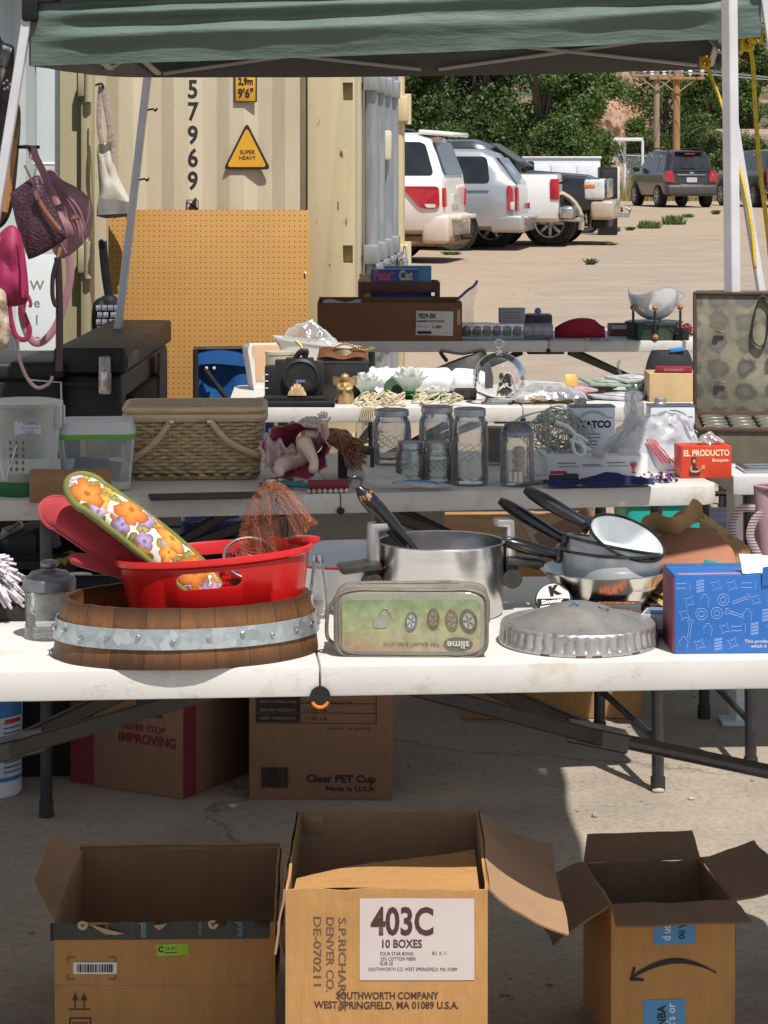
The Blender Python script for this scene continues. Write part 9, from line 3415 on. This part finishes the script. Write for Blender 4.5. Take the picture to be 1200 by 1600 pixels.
def build_left():
 # pegboard
 p=at(326,327,11.86)
 t=thing('pegboard','tall orange-brown pegboard sheet leaning against the tan container','pegboard',(p.x,11.74,0),rot=(R(-3.5),0,R(-3)))
 Wp=314*11.86/FPX
 MB().box((0,0,p.z/2),(Wp,.006,p.z),.001).build('panel',pegboard_mat(),t)
 hk=MB()
 for x,z in ((-.46,p.z-.01),(-.40,p.z-.012),(.47,p.z-.3),(.48,p.z-.55)):
  hk.tube([(x,-.01,z),(x+.006,-.014,z-.01)],.004,5)
 hk.build('nail',MATS['dark_steel'],t)
 # big black tool chest
 cp=M('chest_plastic',(.011,.011,.012),(.032,.032,.033),rough=.5,spec=.3,scale=5,bmp=.15,bscale=120)
 A=at(195,545,9.35)      # near right top corner
 ztop=A.z
 B=at(268,503,11.0)
 L_=math.hypot(B.x-A.x,B.y-A.y)
 ang=math.atan2(B.y-A.y,B.x-A.x)        # direction of the long side
 C=at(90,545,9.42)
 Wc=(A-C).length
 t=thing('tool_chest','large scuffed black plastic tool chest with metal latch, in front of the pegboard','tool chest',(A.x,A.y,0),ang)
 # local x runs along the chest to the back, local y to the left
 Hl=.10
 MB().box((L_/2,Wc/2,(ztop-Hl)/2),(L_-.03,Wc-.03,ztop-Hl),.025,3).build('chest_body',cp,t)
 lid=MB().box((L_/2,Wc/2,ztop-Hl/2+.003),(L_,Wc,Hl),.014,3).build('lid',cp,t)
 rb=MB()
 rb.box((.20,.0,ztop-.055),(.34,.02,.055),.008)
 rb.build('lid_panel',M('panel_grey',(.045,.045,.047),rough=.5),lid)
 ey=-.02
 ft=MB()
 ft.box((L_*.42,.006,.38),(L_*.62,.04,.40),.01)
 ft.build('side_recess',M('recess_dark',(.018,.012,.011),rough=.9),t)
 # copper coloured expanded mesh leaning in the recess
 ms=M('copper_mesh',(.36,.17,.11),(.12,.05,.035),rough=.5,metal=.4,scale=40)
 mm=MB()
 for q in range(26):
  for s in (-1,1):
   x=.12+.012*q
   mm.tube([(x,-.018,.40),(x+s*.10,-.018,.56-.004*q)],.0025,4)
 mm.build('mesh_insert',ms,t)
 sp=M('speckled',(.16,.13,.12),(.05,.04,.04),rough=.8,scale=70)
 MB().box((L_*.66,-.018,.45),(.22,.012,.46),.002).build('speckled_panel',sp,t)
 # latch on the near end
 la=MB()
 la.box((-.016,.075,ztop-.10),(.02,.05,.15),.010)
 lo=la.build('latch',M('latch_metal',(.45,.42,.38),(.25,.22,.2),rough=.35,metal=.9,scale=30),t)
 MB().box((-.028,.075,ztop-.12),(.014,.028,.08),.008).build('latch_lever',MATS['steel'],lo)
 gr=MB()
 gr.box((-.012,Wc/2+.03,ztop-.135),(.012,Wc*.7,.02),.005)
 gr.build('hand_grip',MATS['black_plastic'],t)
 # second black chest
 p0=at(96,575,9.3)
 t=thing('storage_chest','low black plastic storage chest at the left under the hanging bags','chest',(p0.x,9.3,0),R(3))
 zt=CAM_H-(572-HY)*9.3/FPX
 MB().box((-.45,.3,(zt-.05)/2),(.9,.58,zt-.05),.02,3).build('chest_body',MATS['black_plastic'],t)
 MB().box((-.45,.3,zt-.02),(.92,.60,.07),.02,3).build('lid',cp,t)
 wr=MB().tube([(-.12,-.02,zt-.05),(.0,-.02,zt-.06),(.005,-.02,zt-.3)],.006,6)
 wr.build('wire_handle',MATS['steel'],t)
 # folded wagon
 d=11.25
 p0,p1=at(303,545,d),at(428,545,d)
 zt=p0.z
 W=p1.x-p0.x
 t=thing('folding_wagon','folded blue fabric utility wagon with black frame beside the pegboard','wagon',((p0.x+p1.x)/2,d,0),R(2))
 bf=M('wagon_blue',(.012,.13,.42),(.008,.075,.26),rough=.7,scale=5,bmp=.2,bscale=40)
 f=crumple(lambda u,v:(-W/2+.02+(W-.04)*u,.01+.03*math.sin(u*7)*(1-v),.14+(zt-.16)*v),.018,8,4)
 MB().surf(f,30,20).build('fabric',bf,t,smooth=180)
 MB().box((0,.16,.30),(W-.04,.24,.36),.03,3).build('fabric',M('wagon_navy',(.008,.02,.06),(.004,.01,.03),rough=.8),t)
 MB().surf(lambda u,v:(-W/2+W*u,-.02-.01*math.sin(u*5),zt-.075+.075*v+.008*math.sin(u*6)),24,4).build('top_hem',bf,t,smooth=180)
 fm=MB()
 for s in (-1,1):
  fm.tube([(s*(W/2-.01),-.02,.08),(s*(W/2-.01),-.02,zt)],.014,8)
  fm.tube([(s*(W/2-.02),-.03,.14),(-s*(W/2-.05),-.03,zt-.09)],.013,8)
 fm.tube([(-W/2,-.02,zt),(W/2,-.02,zt+.005)],.012,8)
 fm.build('frame',MATS['black_metal'],t)
 for s in (-1,1):
  for y in (0,.26):
   mx=Matrix.Translation((s*(W/2-.03),y,.085))@Matrix.Rotation(PI/2,4,'Y')
   MB().lathe([(0,-.02),(.06,-.02),(.083,-.018),(.085,0),(.083,.018),(.06,.02),(0,.02)],24,mtx=mx).build('wheel',MATS['rubber'],t)
 MB().box((W/2-.05,-.035,zt-.04),(.10,.012,.06),.004).build('logo_patch',MATS['black_plastic'],t)
 rv=MB()
 for x in (-W/2+.06,-W/2+.095):
  rv.lathe([(.007,0),(.007,.004),(0,.005)],10,mtx=Matrix.Translation((x,-.034,zt-.085))@Matrix.Rotation(PI/2,4,'X'))
 rv.build('snap',MATS['white_ink'],t)
 # white welcome sign
 d=11.2
 q=at(55,540,d)
 t=thing('welcome_sign','tall white sign board with vertical dark letters leaning against the grey container','sign',(q.x,d,0),rot=(R(-2),0,0))
 W,H=62*d/FPX,CAM_H-(398-HY)*d/FPX
 MB().box((0,0,H/2),(W,.02,H),.003).build('board',M('sign_white',(.62,.66,.66),(.55,.59,.59),rough=.6,scale=4),t)
 for ch,y in (('W',447),('e',474),('l',501),('c',530),('o',556),('m',584),('e',612)):
  z=CAM_H-(y-HY)*d/FPX
  text(ch,.062,M('letter_grey',(.22,.24,.25),rough=.6),t,(0.005,-.0108,z),bold=.001)
 # canvas tote hanging on the container
 d=11.68
 can=M('canvas',(.60,.56,.48),(.46,.42,.35),rough=.9,scale=9,bmp=.25,bscale=60)
 t=sheet_bag('canvas_bag','beige canvas drawstring bag hanging on the tan container above the pegboard','bag',[(162,222),(152,232),(153,262),(155,300),(152,337),(180,336),(210,333),(203,312),(188,282),(178,255),(172,234)],d,.045,can)
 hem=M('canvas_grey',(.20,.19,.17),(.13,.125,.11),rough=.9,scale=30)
 L=t.location
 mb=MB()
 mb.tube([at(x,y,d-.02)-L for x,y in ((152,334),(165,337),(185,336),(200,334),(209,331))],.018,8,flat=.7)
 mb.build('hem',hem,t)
 MB().surf(lambda u,v:at(153+3*v+(56-6*v)*u,336-3*u-26*v*(1-.35*u),d-.052-.006*math.sin(u*9))-L,16,6).build('lower_shade',M('canvas_shadow',(.26,.245,.215),(.19,.18,.16),rough=.9,scale=14),t,smooth=180)  # grey sheet puts the shade on the bag's lower body into its colour
 st=M('strap_pattern',(.46,.38,.32),(.24,.18,.16),rough=.8,scale=80)
 for pts in ([(158,134),(155,165),(155,200),(160,225)],[(160,134),(166,170),(172,205),(170,228)],[(163,136),(170,180),(176,215),(176,250)]):
  MB().tube([q_-L for q_ in smooth_path([at(x,y,d-.015) for x,y in pts],5)],.012,8,flat=.3,up=(0,1,0)).build('strap',st,t)
 MB().surf(lambda u,v:at(154+20*u,224+14*v+3*math.sin(u*5),d-.055+.02*v)-L,12,5).build('top_flap',can,t,smooth=180)
 MB().tube(smooth_path([at(150,133,d+.02)-L,at(156,131,d-.03)-L,at(160,132,d-.03)-L,at(161,137,d-.02)-L],4),.006,6).build('hook',MATS['dark_steel'],t)
 # black purse with silver squares
 d=11.45
 bk=M('purse_black',(.008,.008,.009),(.016,.016,.017),rough=.6,scale=14,spec=.25)
 t=sheet_bag('black_purse','black shoulder purse with silver square patches hanging beside the pegboard','purse',[(158,464),(146,474),(143,505),(148,526),(170,530),(192,518),(191,480),(182,464),(170,460)],d,.05,bk)
 L=t.location
 sv=M('silver_patch',(.62,.62,.66),(.34,.34,.38),rough=.25,metal=.7,scale=60)
 for j in range(4):
  for i in range(4):
   x,y=154+9.4*i+(2 if j%2 else 0),481+11*j
   if i==2 and j>0:
    x += 2
   q_=at(x,y,d-.055)-L
   MB().box(q_,(.024,.004,.026),.0015,rot=(0,R((i*7+j*5)%9-4),0)).build('silver_patch',sv,t)
 MB().tube([q_-L for q_ in smooth_path([at(x,y,d) for x,y in ((160,376),(162,400),(165,430),(170,462))],5)],.020,8,flat=.35,up=(0,1,0)).build('strap',bk,t)
 MB().tube([at(156,376,d+.1)-L,at(160,374,d-.02)-L,at(164,378,d-.02)-L],.006,6).build('hook',MATS['dark_steel'],t)
 # bags on the left canopy leg
 d=8.25
 pk=M('pink_leather',(.40,.20,.235),(.31,.15,.18),rough=.5,scale=8,bmp=.2,bscale=40)
 t=sheet_bag('pink_handbag','dusty pink slouchy handbag with long strap hanging on the left canopy leg','handbag',[(72,268),(66,300),(70,345),(82,392),(98,404),(118,392),(140,366),(146,330),(138,308),(118,292),(96,280),(84,266)],d,.065,pk,wrinkle=1.5)
 L=t.location
 def ribbon(pts,w_,m_,nm,dd=0.0,flat=.3):
  MB().tube([q_-L for q_ in smooth_path([at(x,y,d+dd) for x,y in pts],6)],w_,8,flat=flat,up=(0,1,0)).build(nm,m_,t)
 ribbon([(44,236),(52,234),(56,246),(66,266),(78,292),(90,320)],.0125,pk,'strap',-.07)
 ribbon([(82,285),(100,300),(122,325),(132,352)],.004,M('pink_seam',(.30,.14,.17),rough=.5),'seam',-.072,.8)
 ribbon([(110,342),(118,342),(124,340)],.004,MATS['gold'],'zipper_pull',-.075,.8)
 for pts in ([(90,290),(112,322),(126,352),(130,378)],[(76,300),(82,340),(92,372),(104,396)],[(140,312),(138,340),(128,368)]):
  ribbon(pts,.0028,MATS['pink_seam'],'seam',-.070,.8)
 ribbon([(108,400),(110,430),(104,462),(92,500),(74,528),(56,536),(42,520),(34,490),(36,470)],.013,pk,'long_strap',-.03)
 MB().tube([at(52+6*math.cos(a),242+7*math.sin(a),d-.06)-L for a in [2*PI*i/16 for i in range(16)]],.0022,6,closed=True).build('buckle',MATS['gold'],t)
 MB().tube([q_-L for q_ in (at(36,228,d-.12),at(44,228,d-.08),at(48,236,d-.07))],.004,6).build('hook',MATS['dark_steel'],t)
 m,n,b=_new('quilted_purple')
 tc=n.nodes.new('ShaderNodeTexCoord')
 vo=n.nodes.new('ShaderNodeTexVoronoi')
 vo.inputs['Scale'].default_value=120
 n.links.new(tc.outputs['Object'],vo.inputs['Vector'])
 cr=ramp(n,vo.outputs['Distance'],[(.1,(.115,.045,.075)),(.6,(.05,.02,.035))])
 n.links.new(cr.outputs[0],b.inputs['Base Color'])
 b.inputs['Roughness'].default_value=.38
 bump(n,b,mth(n,'SUBTRACT',1.0,vo.outputs['Distance']),.6,.003)
 d=8.10
 t=sheet_bag('purple_handbag','dark purple textured clutch with brown zipper in front of the pink handbag','handbag',[(57,274),(54,275),(40,284),(22,297),(16,303),(17,309),(24,345),(36,382),(43,402),(46,405),(62,399),(84,387),(103,373),(105,370),(98,350),(84,320),(68,290),(60,275)],d,.022,m,wrinkle=.45)
 L=t.location
 zb=M('zip_brown',(.28,.10,.05),(.2,.07,.035),rough=.5)
 ribbon([(56,302),(62,316),(76,338),(94,360)],.0075,zb,'zipper',-.034,.4)
 MB().box(at(57,306,d-.04)-L,(.012,.006,.034),.003,rot=(0,R(-16),0)).build('zipper_pull',M('nickel',(.45,.38,.32),rough=.3,metal=1),t)
 ribbon([(38,258),(42,266),(47,276),(50,284)],.0035,MATS['gold'],'chain',-.02,.9)
 ribbon([(94,386),(92,396),(90,404)],.006,MATS['gold'],'clip',-.02,.6)
 pd_=M('plum_strap',(.03,.012,.018),rough=.5)
 ribbon([(90,402),(92,440),(93,490),(93,540),(92,580)],.012,pd_,'strap',-.02)
 ribbon([(90,404),(83,430),(82,460),(86,476),(90,476)],.0075,pd_,'strap',-.03)
 # magenta bag
 d=8.02
 mg=M('magenta_fabric',(.36,.020,.095),(.23,.012,.06),rough=.6,scale=8,bmp=.25,bscale=30)
 t=sheet_bag('magenta_handbag','magenta soft handbag with dangling strap at the left edge below the purple clutch','handbag',[(-20,392),(0,364),(16,352),(28,358),(36,380),(42,420),(45,455),(42,472),(22,479),(0,476),(-18,468)],d,.045,mg,wrinkle=1.1)
 L=t.location
 ribbon([(30,366),(35,395),(34,430),(36,465)],.004,M('magenta_seam',(.52,.02,.12),rough=.4),'zipper',-.055,.7)
 ribbon([(14,474),(18,505),(26,526),(40,530),(46,516),(40,498),(32,478)],.009,mg,'strap',-.01,.2)
 ribbon([(27,530),(30,560),(42,590),(58,606),(76,600),(82,588)],.006,M('thin_strap',(.20,.14,.13),rough=.5),'thin_strap',-.01,.6)
 ribbon([(44,462),(48,474),(46,480)],.006,mg,'tassel',-.04)
 # floral cloth bag below at the edge
 d=7.98
 m,n,b=_new('tan_print')
 tn=noise_node(n,30,5,.7)
 cr=ramp(n,tn.outputs['Fac'],[(.35,(.12,.085,.07)),(.5,(.42,.28,.18)),(.62,(.62,.56,.5))])
 n.links.new(cr.outputs[0],b.inputs['Base Color'])
 b.inputs['Roughness'].default_value=.7
 t=sheet_bag('patterned_bag','tan and white patterned bag hanging at the far left edge below the magenta bag','bag',[(-30,450),(4,452),(12,480),(15,530),(4,548),(-30,552),(-45,500)],d,.04,m)
 L=t.location
 ribbon([(-20,452),(-12,400),(-2,370)],.010,M('tan_strap',(.36,.2,.1),rough=.6),'strap',0)
 # black leather jacket / studded garment at the upper left with brown bag under it
 d=8.35
 lj=M('black_leather',(.009,.008,.008),(.018,.015,.015),rough=.4,scale=6,bmp=.2,bscale=30)
 t=sheet_bag('leather_jacket','black studded leather jacket hanging at the upper left edge','jacket',[(-60,30),(-10,40),(4,64),(18,70),(22,76),(22,100),(22,140),(32,172),(30,230),(18,330),(-10,360),(-50,340),(-70,180)],d,.05,lj,wrinkle=1.4)
 L=t.location
 for x,y in ((7,76),(14,76),(6,130),(11,126),(16,132),(12,137),(7,139)):
  sb=MB().lathe([(.0055,0),(.004,.003),(0,.005)],8,mtx=Matrix.Translation(at(x,y,d-.062)-L)@Matrix.Rotation(PI/2,4,'X'))
  sb.build('stud',MATS['steel'],t)
 d=8.22
 br=M('saddle_leather',(.26,.11,.045),(.13,.055,.025),rough=.5,scale=10,bmp=.2)
 t=sheet_bag('brown_leather_bag','brown leather shoulder bag hanging between the black jacket and the canopy leg','bag',[(12,182),(26,172),(31,190),(27,225),(20,280),(8,340),(-20,350),(-24,300),(0,240)],d,.04,br)
 L=t.location
 ribbon([(18,216),(14,250),(8,300),(2,330)],.022,M('tan_leather',(.48,.24,.095),(.38,.18,.07),rough=.5,scale=12),'tan_strap',-.05)
 # rail the bags hang from: clamped to the canopy leg
 t=thing('clothes_rail','thin dark steel rail carrying the bags and jacket beside the left canopy leg','rail',(0,0,0))
 a,b_=at(-60,20,8.36),at(56,226,8.18)
 MB().tube([at(-90,24,8.37),at(-8,24,8.37)],.008,8).build('top_bar',MATS['black_metal'],t)
 MB().tube([at(-90,24,8.37),at(-92,900,8.37)],.010,8).build('upright',MATS['black_metal'],t)
 MB().tube([at(-90,228,8.30),at(62,230,8.30)],.006,8).build('lower_bar',MATS['black_metal'],t)
 for (xx,yy) in ((240,172),(227,281)):
  q=at(xx-5,yy,10.36)
  t=tag(MB().tube(smooth_path([q+Vector((-.012,0,0)),q+Vector((.012,-.01,.004)),q+Vector((.022,-.01,-.004)),q+Vector((.030,-.01,.008))],4),.0042,6).build('hook',MATS['dark_steel']),'small %s metal hook screwed to the rear left canopy leg'%('upper' if yy<200 else 'lower'),'hook','small hooks on the canopy leg')
build_left()
